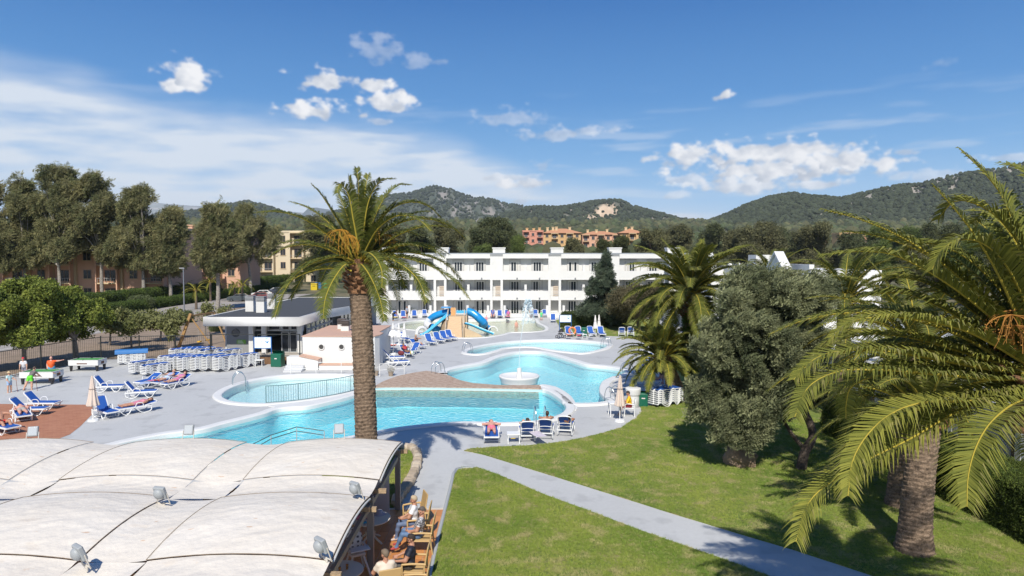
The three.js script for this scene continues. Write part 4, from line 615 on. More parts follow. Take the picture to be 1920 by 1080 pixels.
{ // the nearest palm: crown beside the camera, trunk below the frame
  const D = 10.7, cw = at(1960, 705, D), foot = cw.clone().setY(0).add(V(1.3, 0, 0.2)), t = thing('palm_tree', 'nearest palm with long arching fronds and yellow midribs beside the hedge', 'palm tree', foot), c = V(-1.3, cw.y, -0.2);
  part(t, 'trunk', palmTrunk(c.y - 0.3, 0.5, 0.44, 21, [-1.3, -0.2]), palmBark); part(t, 'leaf_bases', stubs(-0.9, 0.1, 0.42, 0.5, 39, c), stubMat).userData.kind = 'stuff';
  const o = (s, tone = 0.5) => ({ n: 110, leaf: 0.6, seed: s, w: 0.026, tone: tone * 1.05, rib: 0.022, start: 0.1 });
  [[[[1802, 282], [1840, 318], [1874, 360], [1905, 440], [1935, 560]], 11.6], [[[1884, 305], [1925, 322], [1965, 400], [1975, 560]], 12.2], [[[1756, 412], [1776, 386], [1805, 375], [1858, 398], [1916, 468], [1950, 590]], 11.8], [[[1748, 505], [1768, 466], [1811, 448], [1860, 468], [1900, 520], [1940, 620]], 10.6], [[[1541, 478], [1600, 472], [1668, 476], [1745, 512], [1854, 592], [1920, 660]], 11.4], [[[1556, 632], [1585, 608], [1637, 596], [1699, 596], [1819, 624], [1905, 672]], 10.6], [[[1488, 712], [1510, 686], [1547, 664], [1625, 656], [1722, 668], [1840, 690]], 10.0], [[[1490, 782], [1500, 750], [1520, 722], [1567, 698], [1653, 694], [1760, 702], [1880, 712]], 9.5], [[[1590, 930], [1594, 878], [1618, 827], [1664, 780], [1731, 755], [1824, 752], [1900, 740]], 9.0], [[[1813, 950], [1818, 875], [1847, 806], [1886, 767], [1925, 745]], 8.8], [[[1586, 785], [1590, 740], [1610, 715], [1680, 700], [1800, 705]], 12.6], [[[1700, 560], [1760, 545], [1840, 580], [1910, 650]], 12.8], [[[1670, 690], [1740, 650], [1830, 650], [1910, 680]], 13], [[[1740, 800], [1780, 740], [1850, 712]], 12.6], [[[1492, 1016], [1505, 963], [1530, 926], [1573, 895], [1632, 860], [1702, 826], [1800, 770], [1895, 728]], 9.3], [[[1640, 530], [1700, 520], [1790, 560], [1890, 640]], 12.2], [[[1600, 560], [1680, 548], [1770, 580], [1880, 655]], 11.8], [[[1530, 660], [1600, 630], [1700, 632], [1830, 668]], 11.6], [[[1560, 740], [1620, 700], [1720, 690], [1850, 700]], 11.2], [[[1690, 470], [1740, 455], [1820, 490], [1900, 580]], 12.4], [[[1820, 420], [1850, 400], [1895, 440], [1935, 540]], 12.6], [[[1650, 860], [1665, 810], [1710, 775], [1790, 745], [1880, 730]], 10.4]].forEach(([pts, d], i) => traced(t, c, pts, d, o(900 + i, [0.6, 0.4, 0.8][i % 3])));
  addFronds(t, frondSet(4.2, 0.48, 64, 760, 0.028), c, 72, 31, [0, 6], (az, cls) => Math.cos(az) < 0.35 && (Math.sin(az) < 0.3 || cls > 4));
  for (const [i, [px, py, d]] of [[1895, 590, 10.6], [1905, 610, 10.4], [1880, 620, 10.8], [1915, 580, 10.7]].entries()) { const m = part(t, 'flower_stalk', flowers(60 + i, 22, 0.4), std([0.34, 0.15, 0.025], 0.8)); m.position.copy(at(px, py, d).sub(foot)); m.rotation.y = i; }
}
// small garden palms by the salmon flats
for (const [i, [px, py]] of [[345, 545], [368, 560], [395, 545], [440, 540], [455, 545]].entries()) { const p = gp(px, py + 20), c = V(0, 2.6 + (i % 3) * 0.6, 0), t = thing('garden_palm', 'small garden palm behind the road hedge', 'palm tree', p, 0, 'small palms behind the road hedge'); part(t, 'trunk', limb([[0, -0.1, 0], [0, c.y, 0]], 0.22, 0.17), BK.brown); addFronds(t, SETS, c, 16, 50 + i, [1, 6]); }
// ---------------------------------------------------------------- buildings
const glassDark = phy([0.035, 0.042, 0.05], 0.08, { specularIntensity: 1 });
const frameWhite = std([0.74, 0.74, 0.72], 0.5), frameGrey = std([0.35, 0.36, 0.37], 0.5);
// window in the plane z = const facing +z (or turned): frame with bars, panes behind
const winGeo = new Map();
function win(parent, x, y, z, w, h, panes = 2, frame = frameWhite, turn = 0, glass = glassDark) {
  const key = [w.toFixed(2), h.toFixed(2), panes].join();
  if (!winGeo.has(key)) {
    const t = 0.07, l = [bx(-w / 2, w / 2, h / 2 - t, h / 2, -0.05, 0.05), bx(-w / 2, w / 2, -h / 2, -h / 2 + t, -0.05, 0.05)];
    for (let i = 0; i <= panes; i++) { const c = lerp(-w / 2 + t / 2, w / 2 - t / 2, i / panes); l.push(bx(c - t / 2, c + t / 2, -h / 2 + t, h / 2 - t, -0.045, 0.045)); }
    const pw = (w - t) / panes - t; winGeo.set(key, [mg(l), bx(-pw / 2, pw / 2, -h / 2 + t, h / 2 - t, -0.02, 0.0)]);
  }
  const [fg, pg] = winGeo.get(key), f = part(parent, 'window', fg, frame); f.position.set(x, y, z); f.rotation.y = turn;
  for (let i = 0; i < panes; i++) { const c = part(f, 'pane', pg, glass === glassDark && panes === 3 && (Math.round(x * 7 + y * 13) + i * 3) % 5 === 0 ? curtain : glass); c.position.x = lerp(-w / 2 + 0.035, w / 2 - 0.035, (i + 0.5) / panes); }
  return f;
}
const curtain = std([0.5, 0.48, 0.44], 0.9);
{ // the three-storey white hotel across the pools
  const D = 98, s = D / F, X = (px) => (px - 960) * s, Y = (py) => at(960, py, D).y, t = thing('hotel', 'long white three-storey hotel with loggias and square chimneys facing the pools', 'hotel', P2(0, D));
  const wall = MT.white, back = -1.5, deep = -13;
  const floors = [[Y(592), Y(562.4)], [Y(560), Y(524.5)], [Y(522), Y(484.5)]];
  const x0 = X(705), x1 = X(1290);
  part(t, 'wall', uvm(bx(x0 + 0.1, x1, -0.1, Y(479), deep, back)), MT.white);
  part(t, 'roof', uvm(bx(x0 - 0.2, x1, Y(479) + 0.003, Y(475.2), deep - 0.4, 0.25)), std([0.4, 0.41, 0.42], 0.9));
  part(t, 'cornice', uvm(bx(x0 - 0.25, x1, Y(476), Y(475) + 0.05, 0.26, 0.34)), std([0.3, 0.33, 0.36], 0.8));
  const towers = [716, 825, 931, 1040, 1149, 1258];
  towers.forEach((px, i) => {
    const a = X(px - 12), b = X(px + 12);
    part(t, 'stair_tower', uvm(mg([bx(a, b, -0.1, Y(586), back, 0.12), bx(a + 0.36, b - 0.36, Y(563), Y(556), -0.2, 0.11), bx(a, b, Y(525), Y(476), back, 0.12), bx(a, a + 0.35, Y(586) + 0.002, Y(525) - 0.002, back, 0.12), bx(b - 0.35, b, Y(586) + 0.002, Y(525) - 0.002, back, 0.12), bx(a + 0.36, b - 0.36, Y(563), Y(560), back + 0.01, -0.21)])), wall);
    part(t, 'stair_back', uvm(bx(a + 0.35, b - 0.35, Y(560), Y(525), -1.45, -0.85)), MT.white);
    part(t, 'stair', uvm(mg([0, 1, 2, 3, 4, 5].map((k) => bx(a + 0.75, b - 0.36, Y(560) + 0.05 + k * 0.3, Y(560) + 0.3 + k * 0.3, -0.84, -0.5 - k * 0.03)))), std([0.5, 0.42, 0.34], 0.8));
    part(t, 'stair_railing', mg([0, 1, 2, 3].map((k) => bx(a + 0.36, b - 0.36, Y(558) + 0.12 + k * 0.26, Y(558) + 0.18 + k * 0.26, 0.0, 0.05))), frameWhite);
    const ch = part(t, 'chimney', uvm(mg([bx(X(px - 7), X(px + 16), Y(476) + 0.002, Y(466.3), -1.7, 0.05), bx(X(px - 7) - 0.08, X(px + 16) + 0.08, Y(466.3) + 0.002, Y(464), -1.8, 0.13)])), wall);
    if (i === towers.length - 1) return;
    const L = X(px + 12), Rr = X(towers[i + 1] - 12), mid = (L + Rr) / 2;
    part(t, 'eave', uvm(bx(L, Rr, Y(484.5), Y(475.2) - 0.003, -0.2, 0.32)), wall);
    part(t, 'upper_wall', uvm(bx(L, Rr, Y(522), Y(480), back + 0.003, -0.62)), wall);
    for (const [f, [top, bot]] of [[1, [545.2, 562.4]], [2, [508, 524.5]]]) {
      part(t, 'balcony', uvm(mg([bx(L, Rr, Y(bot), Y(top), -0.16, 0.1), bx(L, Rr, Y(bot), Y(bot - 2.4), back, -0.16)])), wall);
      part(t, 'ledge', uvm(bx(L - 0.02, Rr + 0.02, Y(bot), Y(bot - 1.3), 0.1, 0.16)), wall);
      if (f === 1) part(t, 'handrail', mg([bx(L + 0.1, Rr - 0.1, Y(543.9), Y(543.4), -0.06, -0.02)]), frameGrey);
      part(t, 'balcony_divider', uvm(bx(mid - 0.17, mid + 0.17, Y(top), Y(top - 11.5), back, -0.02)), wall);
    }
    for (const [f, [wt, wb]] of [[0, [565, 590]], [1, [528, 559.8]], [2, [491, 521.8]]]) for (const k of [0.265, 0.76]) {
      const wx = lerp(L, Rr, k), h = Y(wt) - Y(wb);
      const zb = f === 2 ? -0.62 : back;
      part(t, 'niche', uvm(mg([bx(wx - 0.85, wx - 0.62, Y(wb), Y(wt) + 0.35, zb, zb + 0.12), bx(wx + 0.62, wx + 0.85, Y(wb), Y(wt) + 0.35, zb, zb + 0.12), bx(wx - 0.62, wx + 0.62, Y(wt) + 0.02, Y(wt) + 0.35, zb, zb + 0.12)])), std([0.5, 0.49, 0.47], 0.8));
      win(t, wx, (Y(wt) + Y(wb)) / 2, (f === 2 ? -0.62 : back) + 0.06, 1.2, h, 3);
      if (f) part(t, 'wall_lamp', new THREE.SphereGeometry(0.12, 8, 6).translate(wx + 0.3, Y(f === 1 ? 558.6 : 521.5), 0.24), frameGrey);
    }
    for (const q of [L + 0.25, mid, Rr - 0.25]) part(t, 'pillar', uvm(bx(q - 0.16, q + 0.16, -0.1, Y(571), 1.6, 1.95)), wall);
  });
  single('garden_wall', uvm(bx(X(722), X(1050), 0, 0.5, -D + 2.3, -D + 2.6)), wall, 'low white wall edging the deck in front of the hotel hedges', 'wall');
}
{ // the white wing on the right with arched gables
  const t = thing('hotel_wing', 'white hotel wing with pointed arched gables seen through the palm fronds', 'hotel', P2(21, 30)), wall = MT.white;
  part(t, 'wall', uvm(bx(0, 9, -0.1, 3.0, 8, -17.99)), MT.white); part(t, 'parapet', uvm(bx(-0.1, 0.25, 3.0, 3.4, 7.99, -17.98)), wall);
  for (const z of [6.8, 2.8, -1.2, -5.2, -9.2, -13.2]) { part(t, 'door', uvm(bx(-0.06, 0.0, 0, 2.2, z, z - 1.1)), std([0.2, 0.13, 0.09], 0.6)); part(t, 'pillar', uvm(bx(-2.0, -1.7, 0, 2.7, z - 2, z - 2.3)), wall); }
  part(t, 'canopy', uvm(bx(-2.1, -0.01, 2.7, 2.86, 8, -17.9)), wall);
  for (let u = 2; u < 7; u++) {
    const z0 = -u * 9, z1 = z0 - 9;
    part(t, 'wall', uvm(bx(0, 5, -0.1, 7.6 - (u % 2) * 0.5, z0, z1 + 0.01)), MT.white);
    part(t, 'parapet', uvm(bx(-0.1, 0.25, 7.6 - (u % 2) * 0.5, 8.0 - (u % 2) * 0.5, z0 - 0.01, z1 + 0.02)), wall);
    if (u % 2 === 0) {
    // pointed gable frame with a round arch, standing out from the front
    const sh = new THREE.Shape(); sh.moveTo(-1.5, 0); sh.lineTo(1.5, 0); sh.lineTo(1.5, 7.6); sh.lineTo(0, 8.75); sh.lineTo(-1.5, 7.6); const ho = new THREE.Path(); ho.moveTo(-1.1, 3); ho.lineTo(1.1, 3); ho.lineTo(1.1, 6.4); ho.absarc(0, 6.4, 1.1, 0, Math.PI); ho.lineTo(-1.1, 3); sh.holes.push(ho);
    part(t, 'gable_arch', uvm(new THREE.ExtrudeGeometry(sh, { depth: 0.4, bevelEnabled: false }).rotateY(-Math.PI / 2).translate(-0.9, 0, z0 - 3)), wall);
    part(t, 'gable_side', uvm(mg([bx(-0.9, -0.005, 0, 7.5, z0 - 1.5, z0 - 1.7), bx(-0.9, -0.005, 0, 7.5, z0 - 4.3, z0 - 4.5), bx(-0.9, -0.005, 2.8, 3, z0 - 1.7, z0 - 4.3), bx(-0.9, -0.005, 5.6, 5.8, z0 - 1.7, z0 - 4.3)])), wall);
    const rf = new THREE.Shape(); rf.moveTo(-1.6, 7.56); rf.lineTo(0, 8.79); rf.lineTo(1.6, 7.56); rf.lineTo(1.6, 7.72); rf.lineTo(0, 8.95); rf.lineTo(-1.6, 7.72);
    part(t, 'gable_roof', uvm(new THREE.ExtrudeGeometry(rf, { depth: 0.7, bevelEnabled: false }).rotateY(-Math.PI / 2).translate(-0.75, 0, z0 - 3)), std([0.6, 0.6, 0.6], 0.8));
    }
    for (const fy of [0.1, 3, 5.8]) { win(t, 0.0, fy + 1.1, z0 - 3, 1.5, 2.1, 2, frameWhite, -Math.PI / 2); win(t, 0.0, fy + 1.2, z0 - 6.8, 1.6, 1.9, 2, frameWhite, -Math.PI / 2); }
    part(t, 'door', uvm(bx(-0.06, 0.0, 0, 2.2, z0 - 5.2, z0 - 5.9)), std([0.2, 0.13, 0.09], 0.6));
    part(t, 'pillar', uvm(bx(-2.0, -1.7, 0, 2.7, z0 - 8.6, z0 - 8.9)), wall); part(t, 'canopy', uvm(bx(-2.1, -0.01, 2.7, 2.86, z0 - 4.75, z0 - 9)), wall);
    win(t, 2.6, 6.6, z0 + 0.03, 0.01 + 1.1, 1.2, 2);
    if (u % 2) part(t, 'roof_box', uvm(mg([bx(0.6, 2.2, 7.6, 8.7, z0 - 3.5, z0 - 5.5)])), wall);
  }
  part(t, 'terrace', uvm(bx(-2.4, -0.01, -0.1, 0.04, 8, -62)), std([0.42, 0.44, 0.46], 0.8));
}
const salmon = std([0.66, 0.4, 0.28], 0.85, { map: scaled(T.plaster, 0.1) }), salmonDeep = std([0.5, 0.24, 0.17], 0.85), cream = std([0.6, 0.47, 0.29], 0.85, { map: scaled(T.plaster, 0.1) }), tileRoof = std([0.48, 0.24, 0.13], 0.9, { bumpMap: scaled(T.fine, 2), bumpScale: 0.05 }), ochre = std([0.6, 0.4, 0.2], 0.85, { map: scaled(T.plaster, 0.1) });
// apartment block: body, recessed bays with balconies, windows, roof, chimneys
function block(label, pos, w, d, h, nf, nb, mat, o = {}) {
  const t = thing('apartment_block', label, 'apartments', pos), fh = h / nf, bw = w / nb;
  part(t, 'wall', uvm(bx(0, w, -3, h, -d, 0)), mat);
  if (o.hip) { const g = new THREE.BufferGeometry(), e = 0.8, r = o.hip; g.setAttribute('position', new THREE.Float32BufferAttribute([-e, h, e, w + e, h, e, w + e, h, -d - e, -e, h, -d - e, d * 0.45, h + r, -d / 2, w - d * 0.45, h + r, -d / 2], 3)); g.setIndex([0, 1, 5, 0, 5, 4, 1, 2, 5, 2, 3, 4, 2, 4, 5, 3, 0, 4, 0, 2, 1, 0, 3, 2]); const n = g.toNonIndexed(); n.computeVertexNormals(); part(t, 'roof', uvm(n.translate(0, 0.004, 0)), tileRoof); } else part(t, 'parapet', uvm(mg([bx(-0.15, w + 0.15, h + 0.003, h + 0.5, -0.3, 0.15), bx(-0.15, 0.2, h + 0.003, h + 0.49, -d, -0.31), bx(w - 0.2, w + 0.15, h + 0.003, h + 0.49, -d, -0.31)])), o.trim ?? mat);
  for (const [cx, cz, ch] of o.chimneys ?? []) part(t, 'chimney', uvm(mg([bx(cx - 0.5, cx + 0.5, h, h + ch, cz - 0.5, cz + 0.5), bx(cx - 0.65, cx + 0.65, h + ch, h + ch + 0.25, cz - 0.65, cz + 0.65)])), o.chim ?? mat);
  for (let b = 0; b < nb; b++) for (let f = 0; f < nf; f++) {
    const x = (b + 0.5) * bw, y = f * fh, bal = (b + (o.phase ?? 0)) % 2 === 0;
    if (bal) {
      if (!f) for (const q of [-1, 1]) part(t, 'fin_wall', uvm(bx(x + q * bw * 0.42, x + q * (bw * 0.42 + 0.22), 0, h - 0.02, 0.003, 1.5)), mat);
      if (f === nf - 1) part(t, 'loggia_roof', uvm(bx(x - bw * 0.419, x + bw * 0.419, h - 0.3, h - 0.03, 0.003, 1.45)), o.trim ?? cream);
      win(t, x, y + fh * 0.45, 0.07, bw * 0.5, fh * 0.62, 2, std([0.3, 0.2, 0.14], 0.6));
      part(t, 'balcony', uvm(mg([bx(x - bw * 0.42, x + bw * 0.42, y, y + 0.22, 0.03, 1.3), ...(o.solid ? [bx(x - bw * 0.42, x + bw * 0.42, y + 0.22, y + 1.05, 1.18, 1.3)] : [])])), o.trim ?? cream);
      if (!o.solid) part(t, 'railing', mg([bx(x - bw * 0.41, x + bw * 0.41, y + 1.05, y + 1.12, 1.2, 1.26), ...Array.from({ length: 9 }, (_, k) => bx(lerp(x - bw * 0.41, x + bw * 0.4, k / 8), lerp(x - bw * 0.41, x + bw * 0.4, k / 8) + 0.05, y + 0.22, y + 1.05, 1.21, 1.25))]), frameGrey);
    } else { win(t, x, y + fh * 0.52, 0.04, Math.min(1.5, bw * 0.4), fh * 0.5, 2, std([0.4, 0.3, 0.22], 0.6)); part(t, 'sill', uvm(bx(x - 0.9, x + 0.9, y + fh * 0.25, y + fh * 0.25 + 0.12, 0, 0.16)), o.trim ?? cream); }
    if (b && f === 0 && o.pil) part(t, 'pilaster', uvm(bx(b * bw - 0.35, b * bw + 0.35, 0, h - 0.2, 0.005, 0.5)), cream);
  }
  return t;
}
block('long salmon apartment block with dark balconies behind the eucalyptus row', P2(-112, 128), 47.5, 14, 13.6, 4, 11, salmon, { pil: true, trim: cream });
block('salmon apartment block with square chimney beside the slender eucalyptus', P2(-72.5, 152), 12, 12, 13.0, 4, 3, salmon, { trim: cream, chimneys: [[0.8, -1, 2.3], [8.5, -5, 2]], phase: 1 });
block('cream flat-roofed block behind the parked cars', P2(-78, 200), 22, 10, 15.5, 4, 5, std([0.62, 0.53, 0.38], 0.85), { phase: 1 });
{ const b1 = at(980, 480, 300).x; const y = landHeight(b1, -300); const h = (py) => at(960, py, 300).y - y;
  block('distant salmon block joined to an ochre one above the hotel roof', V(b1, y, -300), 9, 14, h(434), 5, 3, std([0.56, 0.27, 0.2], 0.85), { chimneys: [[2, -5, 1.5], [5, -6, 1.4], [7.5, -4, 1.6]], chim: ochre, trim: salmonDeep });
  block('distant ochre block with hipped tile roof and many chimneys', V(b1 + 9.05, y, -300.5), 16.5, 13, h(437), 5, 5, ochre, { hip: 2.2, chimneys: [[2, -3, 2.4], [4.5, -4, 2.6], [6, -4, 2.7], [12, -5, 2.6]], chim: cream, phase: 1 }); 
  block('distant salmon block with long tiled roof above the conifer', V(at(1091, 480, 310).x, y, -310), 17, 13, at(960, 440, 310).y - y, 4, 5, salmon, { hip: 1.8, chimneys: [[3, -4, 2.2], [7, -4, 2.2], [12, -5, 2.4]], chim: cream });
  block('distant ochre block with raised tiled roof beside the tall ivy palm', V(at(1163, 480, 306).x, y, -306), 10.5, 12, at(960, 437, 306).y - y, 4, 3, ochre, { hip: 2.3, chimneys: [[3, -4, 2.6], [6, -5, 2.8]], chim: cream, phase: 1 });
  for (const [px, top, D, w, hh, m, l] of [[1573, 438, 330, 8.5, 5, ochre, 'small ochre cube house with flat roof above the arched wing'], [1472, 446, 420, 8, 9, salmon, 'narrow salmon house among the trees below the wooded hill'], [1530, 447, 350, 5, 4, cream, 'tiny cream house among the trees beside the ochre cube'], [1612, 450, 300, 14, 3, salmon, 'low tile-roofed house beside the ochre cube']]) { const p = at(px, 480, D); p.y = landHeight(p.x, p.z); const H2 = at(px, top, D).y - p.y; block(l, p, w, 8, H2, 3, 2, m, { phase: 1, hip: px === 1612 ? 1.2 : 0, chimneys: px === 1612 ? [[3, -3, 1.8], [9, -3, 1.8]] : [] }); } }

// ---------------------------------------------------------------- pool bar with dark flat roof
const greyWall = std([0.24, 0.245, 0.25], 0.8), bluegrey = std([0.5, 0.53, 0.56], 0.7);
{
  const t = thing('pool_bar', 'white pool bar with dark flat roof and three louvred chimneys', 'bar', P2(-25, 54.5));
  const Yb = (py) => at(960, py, 54.5).y, top = 3.72, bot = 2.98, q = -26.5;
  const plan = [V(0.25, 0, 0), V(8.0, 0, 0), V(8.0, 0, -6.4), V(9.3, 0, -11.6), V(9.3, 0, q), V(-0.5, 0, q)];
  part(t, 'roof', uvm(slab(offset(plan, -0.18), top - 0.2, top - 0.04)), std([0.055, 0.06, 0.068], 0.95, { bumpMap: scaled(T.speck, 0.8), bumpScale: 0.02 }));
  part(t, 'fascia', uvm(sweep(plan, [[-0.2, bot], [0, bot], [0, top], [-0.2, top], [-0.2, bot]])), MT.white);
  part(t, 'soffit', uvm(slab(offset(plan, -0.19), bot + 0.02, bot + 0.08)), bluegrey);
  part(t, 'floor', uvm(slab(offset(plan, 0.1), -0.05, 0.58)), std([0.42, 0.38, 0.33], 0.85));
  part(t, 'wall', uvm(bx(1.4, 3.3, 0.58, bot + 0.02, -1.7, -1.9)), greyWall, 'dark grey wall with round window');
  part(t, 'wall', uvm(mg([bx(3.3, 7.6, 2.35, bot + 0.02, -2.2, -2.4), bx(1.2, 1.4, 0.58, bot + 0.02, -1.9, -22), bx(8.2, 8.4, 0.58, 1.3, -11.8, -25), bx(0, 9, 0.58, bot + 0.02, -25.6, -25.8)])), bluegrey);
  part(t, 'round_window', mg([new THREE.TorusGeometry(0.3, 0.05, 8, 24).translate(2.15, 2.25, -1.68), new THREE.CircleGeometry(0.29, 24).translate(2.15, 2.25, -1.69)]), std([0.12, 0.12, 0.12], 0.4));
  part(t, 'sign', uvm(bx(2.25, 3.0, 1.35, 1.68, -1.69, -1.66)), std([0.2, 0.42, 0.06], 0.6), 'green sign with white lines');
  part(t, 'sign_print', mg([0, 1, 2].map((k) => bx(2.32, 2.7 + 0.07 * k, 1.57 - k * 0.09, 1.61 - k * 0.09, -1.658, -1.652))), std([0.75, 0.78, 0.7], 0.6));
  for (const [a, b] of [[3.6, 4.6], [4.7, 5.7], [5.85, 6.45], [6.55, 7.1]]) win(t, (a + b) / 2, 2.65, -2.18, b - a, 0.42, 1, frameGrey);
  for (const [a, b] of [[5.8, 6.45], [6.5, 7.1]]) { const f = win(t, (a + b) / 2, 1.45, -2.1, b - a, 1.75, 1, frameGrey); }
  for (const a of [3.35, 4.4, 7.35]) part(t, 'column', uvm(bx(a, a + 0.36, 0.58, bot + 0.02, -1.35, -1.7)), MT.white);
  part(t, 'side_wall', uvm(bx(7.75, 7.9, 0.58, 1.0, -2.4, -11)), bluegrey);
  for (let k = 0; k < 6; k++) { win(t, 7.8, 1.7, -3.1 - k * 1.35, 1.25, 1.4, 1, frameGrey, Math.PI / 2); win(t, 7.8, 2.68, -3.1 - k * 1.35, 1.25, 0.5, 1, frameGrey, Math.PI / 2); }
  for (let k = 0; k < 8; k++) win(t, 8.3 + 0.0, 2.1, -12.5 - k * 1.55, 1.45, 1.6, 1, std([0.1, 0.1, 0.1], 0.5), Math.PI / 2);
  for (const [px, py, w] of [[470.5, 584, 15], [490.5, 586, 15], [510.5, 579, 14]]) {
    const p = gp(px, py, 3.66), lx = p.x + 25, lz = p.z + 54.5, hw = w / 2 * -p.z / F;
    const c = part(t, 'chimney', uvm(bx(lx - hw, lx + hw, 3.66, 4.62, lz - hw, lz + hw)), MT.white);
    part(c, 'louvre', mg([0, 1, 2, 3].map((k) => bx(lx - hw - 0.02, lx + hw + 0.02, 4.66 + k * 0.12, 4.72 + k * 0.12, lz - hw - 0.02, lz + hw + 0.02)).concat([bx(lx - hw + 0.08, lx + hw - 0.08, 4.62, 5.08, lz - hw + 0.08, lz + hw - 0.08)])), frameGrey);
  }
  single('retaining_wall', uvm(bx(-26, -16.4, 0, 0.55, -53.95, -54.2)), std([0.45, 0.34, 0.23], 0.9, { bumpMap: scaled(T.fine, 1.5), bumpScale: 0.02, map: scaled(T.stonepave, 0.6) }), 'low tan stone wall under the fence by the bar', 'wall');
}
{ // white pump house with pink roof and portholes
  const t = thing('pool_house', 'white pool house with pink roof terrace and two porthole windows', 'building', P2(-16.1, 52.2)), pink = std([0.56, 0.36, 0.27], 0.85, { map: scaled(T.plaster, 0.4) });
  const plan = [V(0, 0, 0), V(5.0, 0, 0), V(5.5, 0, -0.3), V(5.75, 0, -0.9), V(5.75, 0, -2.2), V(5.3, 0, -2.8), V(5.35, 0, -8), V(0, 0, -8)];
  const body = slab(plan, -0.05, 2.4);
  part(t, 'wall', uvm(body), MT.white); part(t, 'roof', uvm(slab(offset(plan, 0.06), 2.403, 2.47)), pink);
  for (const x of [1.45, 3.0]) { const w = part(t, 'porthole', new THREE.TorusGeometry(0.22, 0.05, 8, 24), std([0.6, 0.6, 0.58], 0.6)); w.position.set(x, 1.62, 0.02); part(w, 'pane', new THREE.CircleGeometry(0.2, 24).translate(0, 0, 0.012), std([0.06, 0.055, 0.05], 0.3)); }
  for (const [x, z] of [[1.75, -5.3], [2.4, -3.8]]) { const c = part(t, 'vent', uvm(bx(x - 0.32, x + 0.32, 2.47, 2.85, z - 0.32, z + 0.32)), MT.white); part(c, 'louvre', mg([0, 1, 2, 3].map((k) => bx(x - 0.34, x + 0.34, 2.9 + k * 0.12, 2.95 + k * 0.12, z - 0.34, z + 0.34)).concat([bx(x - 0.25, x + 0.25, 2.85, 3.3, z - 0.25, z + 0.25)])), std([0.12, 0.1, 0.09], 0.7)); }
  // stair wall with sloping pink cap and a low planter in front
  part(t, 'stair_wall', uvm(new THREE.ExtrudeGeometry(new THREE.Shape([[-0.9, 0], [1.45, 0], [1.45, 0.72], [0.1, 1.0], [-0.9, 1.0]].map((p) => new THREE.Vector2(...p))), { depth: 0.9, bevelEnabled: false }).translate(0, 0, 0.1)), MT.white);
  part(t, 'stair_cap', uvm(new THREE.ExtrudeGeometry(new THREE.Shape([[0.05, 1.03], [1.5, 0.73], [1.5, 0.8], [0.05, 1.1]].map((p) => new THREE.Vector2(...p))), { depth: 1.0, bevelEnabled: false }).translate(0, 0, 0.05)), pink);
  part(t, 'planter', uvm(bx(1.5, 5.2, 0, 0.32, 0.01, 0.9)), MT.white); part(t, 'planter_cap', uvm(bx(1.5, 5.22, 0.323, 0.38, 0.01, 0.92)), pink);
  for (let k = 0; k < 3; k++) part(t, 'step', uvm(bx(-0.85, 0.5, 0, 0.12 + k * 0.14, 1.75 - k * 0.28, 2.03 - k * 0.28)), std([0.55, 0.56, 0.57], 0.8));
}
// black mesh fence between the deck and the park
{
  const pts = G([[-20, 716], [78, 697], [138, 685], [190, 676.5], [262, 674.5], [330, 673], [398, 672]]), black = std([0.018, 0.022, 0.02], 0.5);
  pts.push(V(pts[6].x + 0.1, 0, -54.6)); 
  for (let i = 0; i < pts.length - 2; i++) {
    const a = pts[i], b = pts[i + 1], t = thing('fence_panel', ['black mesh fence panel at the smaller pool table', 'black mesh fence panel behind the man in orange', 'black mesh fence panel behind the larger pool table', 'black mesh fence panel beside the tarpaulin-covered stack', 'black mesh fence panel behind the first lounger stacks', 'black mesh fence panel beside the timber swing frame'][i], 'fence', a), L = b.clone().sub(a);
    const h = 2.0;
    for (const k of [0, 1]) part(t, 'post', rod([L.x * k * 0.995, -0.02, L.z * k * 0.995], [L.x * k * 0.995, h + 0.05, L.z * k * 0.995], 0.045), black);
    part(t, 'rail', mg([0.12, h - 0.05].map((y) => rod([0, y, 0], [L.x, y, L.z], 0.03))), black);
    const n = Math.round(L.length() / 0.16), w = []; for (let k = 1; k < n; k++) w.push(bar([L.x * k / n, 0.12, L.z * k / n], [L.x * k / n, h - 0.05, L.z * k / n], 0.012, 0.012)); part(t, 'mesh_wires', mg(w), black).userData.kind = 'stuff';
  }
  const t = thing('fence_panel', 'black fence frames on the tan wall in front of the bar', 'fence', V(-25.0, 0.55, -54.08));
  for (const x of [1.0, 4.55, 4.75, 8.1]) part(t, 'post', rod([x, 0, 0], [x, 1.85, 0], 0.05), black);
  part(t, 'rail', mg([rod([1.0, 1.82, 0], [4.55, 1.82, 0], 0.035), rod([4.75, 1.82, 0], [8.1, 1.82, 0], 0.035), rod([1, 0.1, 0], [4.55, 0.1, 0], 0.03), rod([4.75, 0.1, 0], [8.1, 0.1, 0], 0.03)]), black);
}
